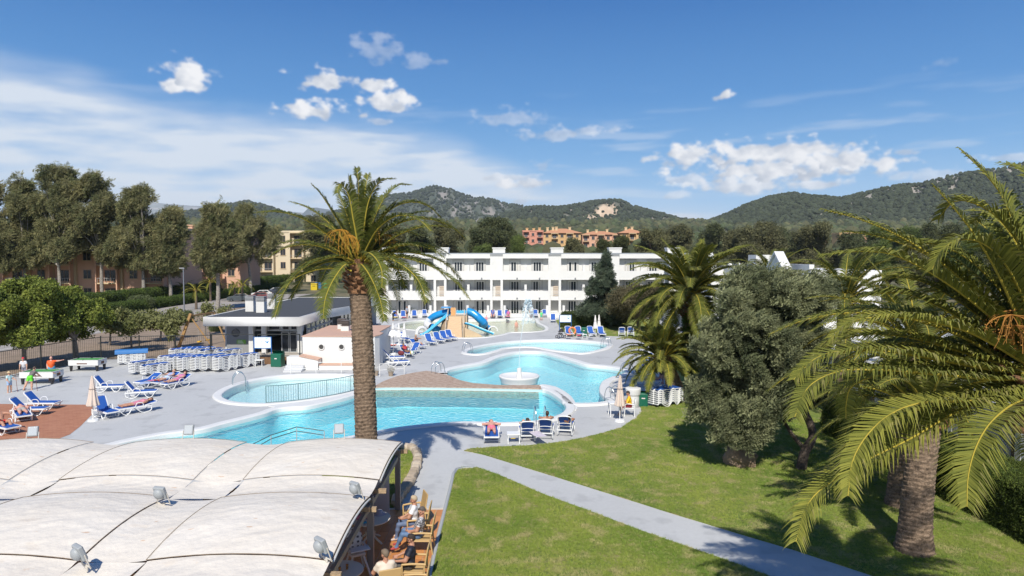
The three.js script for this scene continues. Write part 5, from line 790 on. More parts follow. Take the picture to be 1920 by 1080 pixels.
// timber swing frame in the park
{
  const t = thing('swing_frame', 'tall timber swing frame with yellow seats beside the bar', 'swing', gp(352, 655)), w = std([0.5, 0.3, 0.12], 0.8, { map: scaled(T.bark, 1) });
  part(t, 'leg', bar([-0.9, 0, 0], [0.35, 3.3, 0], 0.22, 0.22), w); part(t, 'leg', bar([1.9, 0, -1], [0.3, 2.9, -0.2], 0.12, 0.12), w); part(t, 'beam', bar([0.3, 3.1, 0], [0.9, 3.1, -3.6], 0.14, 0.14), w); part(t, 'leg', bar([2.2, 0, -3.4], [0.9, 3.1, -3.6], 0.12, 0.12), w);
  for (const k of [0.35, 0.7]) { const x = lerp(0.3, 0.9, k), z = lerp(0, -3.6, k); part(t, 'chain', mg([rod([x, 0.6, z - 0.2], [x, 3.05, z - 0.2], 0.012), rod([x, 0.6, z + 0.2], [x, 3.05, z + 0.2], 0.012)]), frameGrey); part(t, 'swing_seat', rbx(x - 0.14, x + 0.14, 0.5, 0.62, z - 0.24, z + 0.24, 0.04), std([0.7, 0.4, 0.02], 0.5)); }
}
// street lamp
{ const p = gp(346, 607), t = thing('street_lamp', 'slim grey street lamp post beside the road', 'street lamp', p), h = at(346, 503, -p.z).y; part(t, 'post', limb([[0, -0.05, 0], [0, h * 0.5, 0], [0, h, 0]], 0.1, 0.06), std([0.2, 0.22, 0.25], 0.5)); part(t, 'lamp_head', rbx(-0.5, 0.15, h - 0.06, h + 0.06, -0.12, 0.12, 0.05), std([0.35, 0.36, 0.38], 0.5)); }
// ---------------------------------------------------------------- the white fabric canopy over the terrace
T.fabric = texture(1024, (u, v) => {
  const n = fbm(u * 3, v * 3, 4, 3), a = fbm(u * 5 + 3, v * 11, 5, 11), b = fbm(u * 9 + 20, v * 22, 4, 22), f = fbm(u * 60, v * 90, 2, 90);
  let c = mixc([0.66, 0.605, 0.525], [0.7, 0.655, 0.585], clamp(0.5 + n)); c = mixc(c, [0.62, 0.53, 0.42], sm(0.26, 0.5, a) * 0.35); c = mixc(c, [0.52, 0.3, 0.15], sm(0.42, 0.54, b) * 0.6); return c.map((x) => x * (0.98 + 0.05 * f));
});
const fabricMat = std([1, 1, 1], 0.75, { map: scaled(T.fabric, 1 / 5.3), bumpMap: scaled(T.fine, 0.25), bumpScale: 0.03, side: THREE.DoubleSide });
const ropeMat = std([0.24, 0.19, 0.14], 0.9), steelDark = std([0.2, 0.185, 0.17], 0.5), beamWood = std([0.5, 0.36, 0.22], 0.8, { map: scaled(T.bark, 2) });
const BEAM = 2.27, RISE = 0.16;
{
  const t = thing('canopy', 'large white stained fabric canopy on grey posts over the terrace', 'canopy', P2(0, 0));
  const cols = [[-7.6, -3.75], [-12.8, -9.0], [-18.0, -14.2], [-23.2, -19.4]], rows = [[22.9, 19.0], [17.6, 13.9], [12.5, 8.7]], arch = (k) => RISE * 4 * k * (1 - k);
  const surf = (x0, x1, d0, d1, f, nu, nv, seed) => { const pos = [], uv = [], idx = []; for (let j = 0; j <= nv; j++) for (let i = 0; i <= nu; i++) { const u = i / nu, v = j / nv, x = lerp(x0, x1, u), d = lerp(d0, d1, v), e = Math.min(1, 9 * Math.min(u, 1 - u)) * Math.min(1, 9 * Math.min(v, 1 - v)), w = 0.06 * fbm(x * 0.5 + seed, d * 0.9, 3) * e + 0.022 * fbm(x * 1.0 + d * 1.4 + seed, d * 4 - x * 2, 3) * (0.4 + 0.6 * e); pos.push(x, f(u, v) + w, -d); uv.push(x + seed * 1.7, d * 1.0 + seed); } for (let j = 0; j < nv; j++) for (let i = 0; i < nu; i++) { const a = j * (nu + 1) + i, b = a + nu + 1; idx.push(a, a + 1, b, b, a + 1, b + 1); } const g = new THREE.BufferGeometry(); g.setAttribute('position', new THREE.Float32BufferAttribute(pos, 3)); g.setAttribute('uv', new THREE.Float32BufferAttribute(uv, 2)); g.setIndex(idx); g.computeVertexNormals(); return g; };
  const rope = (f, r = 0.008) => tube(Array.from({ length: 13 }, (_, i) => f(i / 12)), r, 26, 5);
  cols.forEach(([x0, x1], ci) => rows.forEach(([d0, d1], ri) => {
    part(t, 'fabric_panel', surf(x0 + 0.012, x1 - 0.012, d0 - 0.012, d1 + 0.012, (u, v) => BEAM + arch(u) * 0.85 + arch(v) + 0.015, 44, 44, ci * 3 + ri + 1), fabricMat);
    for (const x of [x0, x1]) part(t, 'edge_cord', rope((k) => V(x, BEAM + arch(k) + 0.025, -lerp(d0, d1, k))), ropeMat);
    for (const d of [d0, d1]) part(t, 'edge_cord', rope((k) => V(lerp(x0, x1, k), BEAM + arch(k) * 0.85 + 0.025, -d)), ropeMat);
    if (!ci) part(t, 'arch_tube', rope((k) => V(x1 + 0.03, BEAM + arch(k) - 0.03, -lerp(d0, d1, k)), 0.03), std([0.55, 0.54, 0.52], 0.5));
    if (ci < 3) part(t, 'gutter_strip', surf(cols[ci + 1][1] + 0.006, x0 - 0.006, d0 - 0.03, d1 + 0.03, (u, v) => BEAM + arch(v) + 0.0 - 0.06 * 4 * u * (1 - u), 16, 30, 20 + ci * 3 + ri), fabricMat);
    if (ri < 2) part(t, 'gutter_strip', surf(x0 + 0.03, x1 - 0.03, d1 - 0.006, rows[ri + 1][0] + 0.006, (u, v) => BEAM + arch(u) * 0.85 + 0.0 - 0.06 * 4 * v * (1 - v), 30, 16, 40 + ci * 3 + ri), fabricMat);
    if (ri < 2 && ci < 3) part(t, 'gutter_square', surf(cols[ci + 1][1] + 0.006, x0 - 0.006, d1 - 0.006, rows[ri + 1][0] + 0.006, (u, v) => BEAM - 0.03 - 0.1 * 16 * u * (1 - u) * v * (1 - v), 10, 10, 60 + ci * 3 + ri), fabricMat);
  }));
  for (const d of [22.9, 19.0, 17.6, 13.9, 12.5]) part(t, 'beam', uvm(bx(-23.2, -3.55, BEAM - 0.36, BEAM - 0.24, -d - 0.05, -d + 0.05)), beamWood);
  for (const x of [-3.86, -8.3, -13.5, -18.7]) { for (const d of [22.75, 18.3, 13.2]) part(t, 'post', uvm(rbx(x - 0.085, x + 0.085, 0.02, BEAM - 0.2, -d - 0.085, -d + 0.085, 0.012)), steelDark); part(t, 'cross_beam', uvm(bx(x - 0.05, x + 0.05, BEAM - 0.5, BEAM - 0.365, -22.6, -9)), steelDark); }
}
// floodlights clamped to the canopy
{
  const body = std([0.3, 0.32, 0.33], 0.5), lensM = phy([0.4, 0.43, 0.45], 0.15, {}), t = thing('floodlight', '', 'floodlight');
  part(t, 'housing', mg([rbx(-0.15, 0.15, 0.18, 0.5, -0.05, 0.05, 0.03, 2), new THREE.SphereGeometry(0.13, 14, 10).scale(1, 1.05, 0.75).translate(0, 0.34, -0.06)]).applyMatrix4(new THREE.Matrix4().makeRotationX(-0.35)), body);
  part(t, 'lens', rbx(-0.12, 0.12, 0.21, 0.47, 0.045, 0.058, 0.01).applyMatrix4(new THREE.Matrix4().makeRotationX(-0.35)), lensM);
  part(t, 'bracket', mg([rod([-0.17, 0.0, 0], [-0.17, 0.3, -0.1], 0.014), rod([0.17, 0.0, 0], [0.17, 0.3, -0.1], 0.014), rod([-0.17, 0.02, 0], [0.17, 0.02, 0], 0.016), rod([0, -0.1, 0], [0, 0.05, 0], 0.025), rod([0, -0.02, 0], [0.24, 0.0, 0.02], 0.03)]), std([0.5, 0.47, 0.42], 0.5));
  const spots = [[60, 829, 22.8, 0.3, 0.3, 'floodlight on the canopy edge beside the brick terrace'], [352, 826, 22.8, 0.3, 0.1, 'floodlight facing the camera in front of the main pool on the canopy edge'], [636, 824, 22.8, 0.3, 0.25, 'floodlight on the canopy edge beside the tall palm trunk'], [308, 945, 18.9, -0.05, 2.9, 'floodlight turned away at the second canopy seam'], [674, 936, 18.4, 0, 2.5, 'floodlight turned away above the dining table post'], [163, 1062, 13.9, 0, 2.5, 'large floodlight turned away at a canopy seam corner'], [613, 1048, 14.0, 0, 2.4, 'floodlight turned away at the canopy edge above the second table']];
  spots.forEach(([px, py, d, , turn, label], i) => { const p = i < 3 ? at(px, py, d) : gp(px, py, 2.34), o = i ? copy(t, p, turn, label, 'floodlights on the canopy') : t; if (!i) { o.position.copy(p); o.rotation.y = turn; tag(o, label, 'floodlight', 'floodlights on the canopy'); } o.scale.setScalar(1.05); });
}

// ---------------------------------------------------------------- sun loungers
const resin = std([0.74, 0.75, 0.745], 0.4), slingM = std([0.012, 0.085, 0.36], 0.75, { bumpMap: scaled(T.speck, 6), bumpScale: 0.003 });
const railY = 0.36, LW = 0.33;
const legGeo = [-1, 1].map((s) => { // two wave-shaped feet a side
  const z = s * LW; const f = tube([[0.93, railY, z], [0.72, 0.06, z * 1.05], [0.52, 0.02, z * 1.05], [0.3, 0.3, z]], 0.026, 18, 6), b = tube([[0.12, railY - 0.02, z], [-0.18, 0.05, z * 1.05], [-0.4, 0.02, z * 1.05], [-0.66, 0.1, z * 1.05], [-0.72, railY - 0.02, z]], 0.026, 20, 6); return [f, b]; });
const railGeo = mg([bar([-0.25, railY, -LW], [0.97, railY, -LW], 0.05, 0.075), bar([-0.25, railY, LW], [0.97, railY, LW], 0.05, 0.075), bar([0.96, railY - 0.01, -LW], [0.96, railY - 0.01, LW], 0.07, 0.06), bar([-0.72, railY - 0.03, -LW], [-0.72, railY - 0.03, LW], 0.05, 0.05), bar([-0.72, railY - 0.02, -LW - 0.012], [-0.25, railY - 0.02, -LW - 0.012], 0.045, 0.06), bar([-0.72, railY - 0.02, LW + 0.012], [-0.25, railY - 0.02, LW + 0.012], 0.045, 0.06), bar([0.5, 0.06, -LW], [0.5, 0.06, LW], 0.035, 0.035)]);
const armGeo = [-1, 1].map((s) => tube([[-0.3, railY, s * (LW + 0.02)], [-0.22, railY + 0.2, s * (LW + 0.05)], [0.05, railY + 0.21, s * (LW + 0.05)], [0.14, railY, s * (LW + 0.02)]], 0.022, 14, 6));
const seatSling = rbx(-0.22, 0.92, railY + 0.022, railY + 0.045, -LW + 0.03, LW - 0.03, 0.008);
const backFrame = mg([bar([0, 0, -LW + 0.02], [-0.74, 0, -LW + 0.02], 0.045, 0.05), bar([0, 0, LW - 0.02], [-0.74, 0, LW - 0.02], 0.045, 0.05), tube([[-0.72, 0, -LW + 0.02], [-0.8, 0, -LW + 0.1], [-0.8, 0, LW - 0.1], [-0.72, 0, LW - 0.02]], 0.03, 14, 6), bar([-0.1, -0.03, -LW + 0.03], [-0.1, -0.03, LW - 0.03], 0.04, 0.03), tube([[-0.3, -0.03, -LW + 0.04], [-0.36, -0.05, 0], [-0.3, -0.03, LW - 0.04]], 0.018, 10, 5)]);
const backSling = rbx(-0.76, 0.0, 0.01, 0.03, -LW + 0.05, LW - 0.05, 0.008), propGeo = mg([bar([-0.45, -0.02, -LW + 0.06], [-0.2, -0.3, -LW + 0.06], 0.02, 0.03), bar([-0.45, -0.02, LW - 0.06], [-0.2, -0.3, LW - 0.06], 0.02, 0.03)]);
function makeLounger(label, group, ang, arms = true) {
  const t = thing('sun_lounger', label, 'sun lounger', undefined, 0, group);
  part(t, 'frame', railGeo, resin); part(t, 'seat_sling', seatSling, slingM);
  for (const k of [0, 1]) for (const g of legGeo[k]) part(t, 'leg', g, resin);
  if (arms) for (const g of armGeo) part(t, 'armrest', g, resin);
  const b = part(t, 'backrest', backFrame, resin); b.position.set(-0.24, railY + 0.01, 0); b.rotation.z = -ang * R; part(b, 'back_sling', backSling, slingM); if (ang > 15) part(b, 'prop', propGeo, resin);
  return t;
}
const LP = {}; // one prototype for each back angle
function lounger(h, f, ang, label, group, y = 0) {
  const a = gp(...h), b = gp(...f), c = a.clone().add(b).multiplyScalar(0.5).setY(y), turn = Math.atan2(-(b.z - a.z), b.x - a.x);
  if (!LP[ang]) { LP[ang] = makeLounger(label, group, ang); LP[ang].position.copy(c); LP[ang].rotation.y = turn; return LP[ang]; }
  const o = copy(LP[ang], c, turn, label); if (group) o.userData.group = group; else delete o.userData.group; return o;
}
const spotsL = { };
const LG = 'loungers on the deck beside the stacks', LB = 'loungers on the brick terrace';
const lo = (...a) => lounger(...a);
lo([181, 734], [226, 733], 52, 'empty blue lounger behind the folded beige parasol');
lo([232, 746], [292, 743], 52, 'empty blue lounger with raised back in front of the sunbathing pair');
lo([42, 766], [113, 766], 48, 'empty blue lounger half on the brick terrace edge', LB);
lo([17, 779], [89, 777], 48, 'empty blue lounger on the brick terrace beside a sunbather', LB);
const lgA = lo([34, 776], [50, 798], 8, 'flat lounger on the brick terrace carrying a sunbather on a red towel');
const lgB = lo([-18, 806], [29, 816], 30, 'lounger on the brick terrace with a seated bather');
lo([180, 776], [214, 786], 58, 'empty blue lounger facing away from the folded beige parasol');
const lgC = lo([284, 769], [225, 778], 10, 'lounger carrying a sunbather in pink patterned swimsuit');
const lgD = lo([356, 721], [306, 731], 28, 'lounger carrying a woman in a pink dress');
const lgE = lo([334, 718], [289, 728], 30, 'lounger carrying a sunbather in pale blue shorts');
lo([299, 717], [257, 728], 22, 'lounger piled with towels and clothes');
const lgF = lo([921, 811], [922, 837], 14, 'lounger with woman lying face down on the poolside strip');
const lgG = lo([991, 836], [984, 810], 50, 'raised lounger beside the white side table at the lawn edge');
const lgH = lo([1033, 831], [1016, 806], 50, 'raised lounger at the lawn edge with patterned towel beside it');
const lgI = lo([1073, 824], [1050, 801], 50, 'raised lounger nearest the parasol table at the lawn edge');
const NG = 'loungers beside the white pool house';
lo([722, 687], [765, 685], 48, 'empty lounger beside the curved end of the pool house', NG); lo([717, 678], [756, 677], 48, 'lounger by the pool house under the open white parasol', NG);
const lgJ = lo([748, 664], [776, 673], 45, 'lounger with dark red bag by the pool house'); lo([763, 660], [785, 669], 50, 'lounger with a colourful ball by the pool house');
const lgK = lo([768, 651], [798, 656], 35, 'lounger with woman sitting up between the pool house and slide pool'); lo([714, 664], [736, 661], 48, 'lounger close to the open white parasol pole', NG); lo([744, 638], [774, 644], 48, 'lounger near the folded white parasols by the slide pool');
for (const [h, f] of [[[792, 642], [821, 651]], [[808, 639], [837, 647]], [[822, 637], [847, 643.5]], [[832, 635], [858, 641.5]]]) lo(h, f, 55, 'empty blue lounger in the slanting row beside the slide pool', 'row of four loungers beside the slide pool');
for (const [x, y, l] of [[742, 599, 'lounger with yellow towel beside the far hedge'], [757, 599, 'lounger with red towel beside the far hedge'], [778, 598, 'low lounger behind the water slide'], [797, 597, 'lounger with raised back behind the white slide end'], [925, 597.5, 'far lounger with a sunbather in front of the hotel wall'], [938, 598, 'far empty lounger between two bathers by the hotel wall'], [952, 597.5, 'far lounger with pink towels by the hotel wall'], [1005, 597, 'far blue lounger beside the bather in white'], [1022, 596.5, 'far blue lounger at the end of the hotel wall'], [1038, 606, 'far blue lounger beside the white board posts']]) lo([x - 2, y - 5.5], [x, y + 1.5], 55, l);
for (const [x, l] of [[1066, 'lounger piled with towels beside the stroller'], [1085, 'lounger with red float beside the green bin'], [1108, 'lounger with white towel under the folded parasols']]) lo([x + 1, 626.5], [x, 634], 50, l);
lo([1121, 627], [1134, 635], 55, 'empty lounger beside the folded twin parasols'); lo([1166, 634.5], [1166, 627], 55, 'white-backed lounger turned away on the far deck', 'turned loungers on the far deck'); lo([1182, 634.5], [1183, 627], 60, 'white-backed lounger turned away on the far deck', 'turned loungers on the far deck');
const lgL = lo([1189, 722], [1236, 723], 45, 'lounger beside the short palm with a sunbather on it'); const lgM = lo([1208, 708], [1240, 707], 50, 'lounger beside the short palm behind the bending man'); lo([1196, 690], [1216, 697], 50, 'white lounger half hidden under the short palm fronds', 'loungers under the short palm'); lo([1206, 684], [1224, 690], 50, 'white lounger half hidden under the short palm fronds', 'loungers under the short palm');
// stacked loungers: every one of a stack is a lounger
{
  const wave = (s) => tube([[-0.95, 0.2, s * LW], [-0.78, 0.34, s * LW], [-0.45, 0.12, s * LW], [-0.15, 0.05, s * LW], [0.2, 0.34, s * LW], [0.5, 0.08, s * LW], [0.78, 0.3, s * LW], [0.95, 0.24, s * LW]], 0.03, 30, 6);
  const t = thing('sun_lounger', '', 'sun lounger', V(0, 0, 0));
  part(t, 'frame', mg([wave(-1), wave(1), bar([-0.95, 0.22, -LW], [-0.95, 0.22, LW], 0.07, 0.05), bar([0.95, 0.24, -LW], [0.95, 0.24, LW], 0.06, 0.08), bar([-0.55, 0.24, -LW], [-0.55, 0.24, LW], 0.05, 0.04)]), resin);
  part(t, 'side_rail', mg([bar([-0.95, 0.3, -LW], [0.95, 0.3, -LW], 0.045, 0.03), bar([-0.95, 0.3, LW], [0.95, 0.3, LW], 0.045, 0.03)]), resin);
  part(t, 'seat_sling', rbx(-0.88, 0.9, 0.315, 0.335, -LW + 0.05, LW - 0.05, 0.006), slingM);
  let first = true;
  const stack = (px, py, n, turn, where, group) => { const p = gp(px, py).add(V(Math.cos(turn) * 0.95, 0, -Math.sin(turn) * 0.95)); for (let k = 0; k < n; k++) { const label = k === n - 1 ? 'topmost lounger of ' + where : 'white lounger inside ' + where; const q = p.clone().setY(k * 0.118); if (first) { t.position.copy(q); t.rotation.y = turn; tag(t, label, 'sun lounger', group); first = false; } else { copy(t, q, turn, label, group); } } };
  const a = 62 * R, gr = 'stacked loungers by the fence';
  const S = [[247, 703, 6, 'the short stack at the left end of the fence stacks'], [268, 706, 5, 'the lowest stack in front of the fence stacks'], [301, 697, 8, 'a stack in the front row by the fence'], [319, 698, 8, 'a stack in the front row by the fence'], [337, 699, 8, 'a stack in the front row by the fence'], [361, 698, 8, 'a stack in the front row by the fence'], [381, 697, 8, 'a stack in the front row by the fence'], [404, 698, 8, 'the side-on stack at the end of the front row'], [441, 691, 7, 'the stack beside the white side tables'], [322, 685, 9, 'a stack in the back row by the fence'], [341, 684, 9, 'a stack in the back row by the fence'], [359, 684, 9, 'a stack in the back row by the fence'], [378, 684, 8, 'a stack in the back row by the fence'], [411, 685, 8, 'the back-row stack in front of the grey bar wall']];
  S.forEach(([x, y, n, w], i) => stack(x, y, n, a - (i % 3) * 0.06, w, gr));
  stack(222, 684, 7, 25 * R, 'the stack under a blue tarpaulin', 'tarpaulin stack'); stack(1217, 762, 7, 30 * R, 'the shaded stack behind the green bin', 'shaded stack');
  stack(1226, 764, 7, 30 * R, 'the shaded stack at the foot of the short palm', 'shaded stack');
  const tp = gp(222, 684).add(V(Math.cos(25 * R) * 0.95, 1.1, -Math.sin(25 * R) * 0.95)), tarp = single('tarpaulin', new THREE.PlaneGeometry(2.3, 1.0, 20, 10).rotateX(-Math.PI / 2), std([0.03, 0.16, 0.42], 0.6, { side: THREE.DoubleSide }), 'blue tarpaulin over a lounger stack beside the larger pool table', 'tarpaulin');
  const q = tarp.geometry.attributes.position; for (let i = 0; i < q.count; i++) { const x = q.getX(i), z = q.getZ(i), e = Math.max(0, Math.abs(z) - 0.36); q.setY(i, 0.08 - e * 2.2 + 0.03 * fbm(x * 3, z * 5, 3)); if (e) q.setZ(i, Math.sign(z) * (0.36 + e * 0.3)); } tarp.geometry.computeVertexNormals(); tarp.position.copy(tp); tarp.rotation.y = 25 * R;
}
// towels, bags and floats left on loungers
function towel(name, label, px, py, h, w, l, col, turn = 0) { const g = new THREE.PlaneGeometry(w, l, 10, 14).rotateX(-Math.PI / 2), q = g.attributes.position; for (let i = 0; i < q.count; i++) q.setY(i, 0.035 + 0.05 * fbm(q.getX(i) * 5 + px, q.getZ(i) * 4, 3)); g.computeVertexNormals(); const m = single(name, g, std(col, 0.95, { side: THREE.DoubleSide, bumpMap: scaled(T.speck, 4), bumpScale: 0.006 }), label, 'towel'); m.position.copy(gp(px, py, h)); m.rotation.y = turn; return m; }
towel('towel', 'crumpled blue and white towel on the lounger in front of the stacks', 272, 719, 0.42, 0.6, 0.7, [0.35, 0.42, 0.6], 0.4); towel('towel', 'pink checked cloth on the towel-covered lounger', 284, 714, 0.44, 0.4, 0.4, [0.5, 0.12, 0.28], 0.8);
towel('towel', 'patterned towel hanging between two raised loungers', 1008, 815, 0.42, 0.5, 1.0, [0.55, 0.5, 0.56], 0.35); towel('towel', 'white towel on the lounger under the folded parasols', 1108, 629, 0.42, 0.5, 0.8, [0.72, 0.72, 0.72]); towel('towel', 'red float towel on the lounger beside the green bin', 1085, 629, 0.42, 0.5, 0.8, [0.6, 0.06, 0.09]); towel('towel', 'orange towel on the lounger beside the stroller', 1066, 628, 0.42, 0.5, 0.8, [0.6, 0.2, 0.1]); towel('towel', 'yellow towel on the far lounger by the hedge', 742, 595, 0.42, 0.55, 1, [0.75, 0.55, 0.03]); towel('towel', 'red towel on the far lounger by the hedge', 757, 595, 0.42, 0.55, 1, [0.6, 0.03, 0.08]); towel('towel', 'pink towel on the far lounger by the hotel wall', 952, 594, 0.42, 0.55, 1, [0.6, 0.18, 0.3]); towel('towel', 'red float lying beside the open white parasol', 735, 648, 0.4, 0.7, 1.0, [0.75, 0.1, 0.04]);
{ const b = single('beach_ball', new THREE.SphereGeometry(0.17, 20, 14), std([1, 1, 1], 0.4, { vertexColors: true }), 'striped green, white and yellow ball on a pool house lounger', 'ball'); paint(b.geometry, (x, y, z) => [[0.1, 0.4, 0.2], [0.75, 0.75, 0.72], [0.7, 0.5, 0.05], [0.05, 0.3, 0.5]][Math.floor((Math.atan2(z, x) / 6.2832 + 0.5) * 8) % 4]); b.position.copy(gp(772, 661, 0.56)); }
{ const b = single('beach_bag', (() => { const g = new THREE.SphereGeometry(0.25, 14, 10); g.scale(1.1, 0.8, 0.5); return g; })(), std([0.16, 0.025, 0.03], 0.8), 'dark red beach bag on a lounger by the pool house', 'bag'); b.position.copy(gp(752, 662, 0.58)); }
{ const r = single('life_ring', new THREE.TorusGeometry(0.34, 0.09, 12, 28), std([0.75, 0.22, 0.06], 0.5), 'orange life ring leaning behind the far loungers', 'life ring'); r.position.copy(gp(1073, 631, 0)).setY(0.62); r.rotation.x = -0.2; }

// ---------------------------------------------------------------- parasols
function foldedParasol(label, px, py, h, col = [0.62, 0.52, 0.45], group, w = 0.3) {
  const t = thing('parasol', label, 'parasol', gp(px, py), px, group), fab = std(col, 0.85, { bumpMap: scaled(T.fine, 3), bumpScale: 0.01 });
  part(t, 'base', new THREE.CylinderGeometry(0.24, 0.27, 0.09, 20).translate(0, 0.045, 0), resin); part(t, 'pole', rod([0, 0.09, 0], [0, h, 0], 0.024), frameWhite);
  const prof = [[0.03, h + 0.02], [0.06, h - 0.05], [w * 0.45, h * 0.75], [w * 0.75, h * 0.5], [w, h * 0.36], [w * 0.85, h * 0.34]], g = new THREE.LatheGeometry(prof.map((p) => new THREE.Vector2(...p)), 48), q = g.attributes.position;
  for (let i = 0; i < q.count; i++) { const x = q.getX(i), z = q.getZ(i), a = Math.atan2(z, x), k = 1 - 0.28 * (0.5 + 0.5 * Math.cos(a * 8)) + 0.1 * noise2(a * 2, q.getY(i) * 2); q.setX(i, x * k); q.setZ(i, z * k); } g.computeVertexNormals(); part(t, 'canopy', g, fab);
  part(t, 'tie', new THREE.TorusGeometry(w * 0.52, 0.012, 6, 24).rotateX(Math.PI / 2).translate(0, h * 0.72, 0), std([0.2, 0.16, 0.14], 0.9)); return t;
}
foldedParasol('folded beige parasol standing between blue loungers on the grey deck', 175, 789, 2.35, undefined, undefined, 0.33); foldedParasol('folded beige parasol at the white table with the seated lifeguard', 1162, 790, 2.4);
foldedParasol('folded white parasol on the far lawn edge', 1116, 629, 2.2, [0.7, 0.68, 0.64], 'twin folded parasols', 0.26); foldedParasol('folded white parasol on the far lawn edge', 1123, 628, 2.2, [0.7, 0.68, 0.64], 'twin folded parasols', 0.26);
for (const x of [737, 748, 758]) foldedParasol('folded white parasol between the pool house and slide pool', x, 646, 2.1, [0.74, 0.74, 0.73], 'folded white parasols near the slide', 0.26);
{ const p = gp(738, 664), t = thing('parasol', 'open white parasol beside the pool house loungers', 'parasol', p); part(t, 'base', new THREE.CylinderGeometry(0.22, 0.25, 0.09, 18).translate(0, 0.045, 0), resin); part(t, 'pole', rod([0, 0.09, 0], [0, 2.15, 0], 0.02), frameGrey); part(t, 'canopy', new THREE.ConeGeometry(0.98, 0.42, 8, 3, true).translate(0, 1.95, 0), std([0.74, 0.74, 0.73], 0.8, { side: THREE.DoubleSide })); }

// ---------------------------------------------------------------- pool tables
{
  const cab = std([0.66, 0.66, 0.65], 0.4), felt = std([0.06, 0.27, 0.07], 0.95), cushion = std([0.035, 0.19, 0.045], 0.95), blk = std([0.025, 0.025, 0.028], 0.5), t = thing('pool_table', '', 'pool table', V(0, 0, 0));
  part(t, 'cabinet', rbx(-1.1, 1.1, 0.42, 0.8, -0.62, 0.62, 0.05, 2), cab); part(t, 'bed', bx(-0.96, 0.96, 0.802, 0.81, -0.48, 0.48), felt);
  part(t, 'cushions', mg([bx(-1.0, 1.0, 0.803, 0.845, 0.48, 0.54), bx(-1.0, 1.0, 0.803, 0.845, -0.54, -0.48), bx(0.96, 1.02, 0.803, 0.843, -0.48, 0.48), bx(-1.02, -0.96, 0.803, 0.843, -0.48, 0.48)]), cushion);
  part(t, 'rails', mg([rbx(-1.1, 1.1, 0.803, 0.85, 0.545, 0.62, 0.01), rbx(-1.1, 1.1, 0.803, 0.85, -0.62, -0.545, 0.01), rbx(1.025, 1.1, 0.803, 0.849, -0.54, 0.54, 0.01), rbx(-1.1, -1.025, 0.803, 0.849, -0.54, 0.54, 0.01)]), cab);
  for (const [x, z] of [[-0.95, -0.48], [-0.95, 0.48], [0.95, -0.48], [0.95, 0.48]]) part(t, 'leg', new THREE.CylinderGeometry(0.12, 0.08, 0.42, 4).rotateY(Math.PI / 4).translate(x, 0.21, z), blk);
  for (const [x, z] of [[-1, -0.53], [0, -0.55], [1, -0.53], [-1, 0.53], [0, 0.55], [1, 0.53]]) part(t, 'pocket', new THREE.CylinderGeometry(0.075, 0.07, 0.05, 14).translate(x, 0.832, z), blk);
  part(t, 'ball_slot', mg([rbx(-0.45, 0.3, 0.54, 0.62, 0.615, 0.626, 0.004), rbx(1.096, 1.106, 0.5, 0.7, -0.2, 0.2, 0.004)]), std([0.12, 0.05, 0.03], 0.5));
  const place = (px, py) => gp(px, py).setY(0);
  t.position.copy(place(79, 718)); t.rotation.y = 0.05; tag(t, 'white pool table with green cloth being played on', 'pool table', 'pool tables by the fence'); copy(t, place(165, 694), 0.03, 'white pool table with green cloth and nobody playing', 'pool tables by the fence');
  for (const [i, [px, py, c]] of [[100, 699, [0.6, 0.08, 0.02]], [103, 700.5, [0.65, 0.3, 0.02]], [112, 698.6, [0.6, 0.1, 0.03]], [75, 700, [0.75, 0.75, 0.7]]].entries()) single('pool_ball', new THREE.SphereGeometry(0.03, 12, 8), std(c, 0.15), ['red ball lying on the pool table cloth', 'orange ball lying on the pool table cloth', 'dark red ball at the far end of the pool table', 'white cue ball on the pool table cloth'][i], 'ball').position.copy(gp(px, py, 0.842));
}
// ---------------------------------------------------------------- fountain, ladders, rails
{
  const c = gp(973.5, 716, -0.14), t = thing('fountain', 'round white fountain bowl with a tall thin jet in the middle pool', 'fountain', c.clone().setY(-1.18)), y0 = 1.18 - 0.14;
  part(t, 'bowl', new THREE.LatheGeometry([[1.1, 0], [1.25, y0 - 0.1], [1.38, y0 + 0.3], [1.42, y0 + 0.4], [1.38, y0 + 0.47], [1.25, y0 + 0.46], [1.05, y0 + 0.3], [0, y0 + 0.28]].map((p) => new THREE.Vector2(...p)), 48), MT.coping);
  part(t, 'nozzle', new THREE.LatheGeometry([[0.2, y0 + 0.27], [0.15, y0 + 0.7], [0.16, y0 + 0.95], [0.1, y0 + 0.98], [0, y0 + 0.98]].map((p) => new THREE.Vector2(...p)), 20), MT.coping);
  const jet = phy([0.9, 0.95, 0.97], 0.25, { transmission: 0.55, thickness: 0, ior: 1.33 }), top = at(990, 568, -c.z).sub(c).setZ(0).add(V(0, y0 - 0.0, 0));
  part(t, 'water_jet', limb([[0, y0 + 0.95, 0], [0.05, y0 + 2.4, 0], [0.25, top.y * 0.75, 0], [top.x, top.y, 0]], 0.022, 0.035, 6), jet);
  const r = rng(4), m = [], M = new THREE.Matrix4(), q = new THREE.Quaternion(); for (let i = 0; i < 420; i++) { const k = r(), s = 0.012 + r() * 0.03; m.push(M.compose(V(top.x + (r() - 0.5) * 0.7 * (0.4 + k), top.y + 0.25 - k * k * 1.7, (r() - 0.5) * 0.6), q, V(s, s * 1.8, s)).clone()); } inst(t, 'spray', new THREE.IcosahedronGeometry(1, 0), jet, m);
}
const chrome = std([0.62, 0.64, 0.66], 0.22, { metalness: 1 });
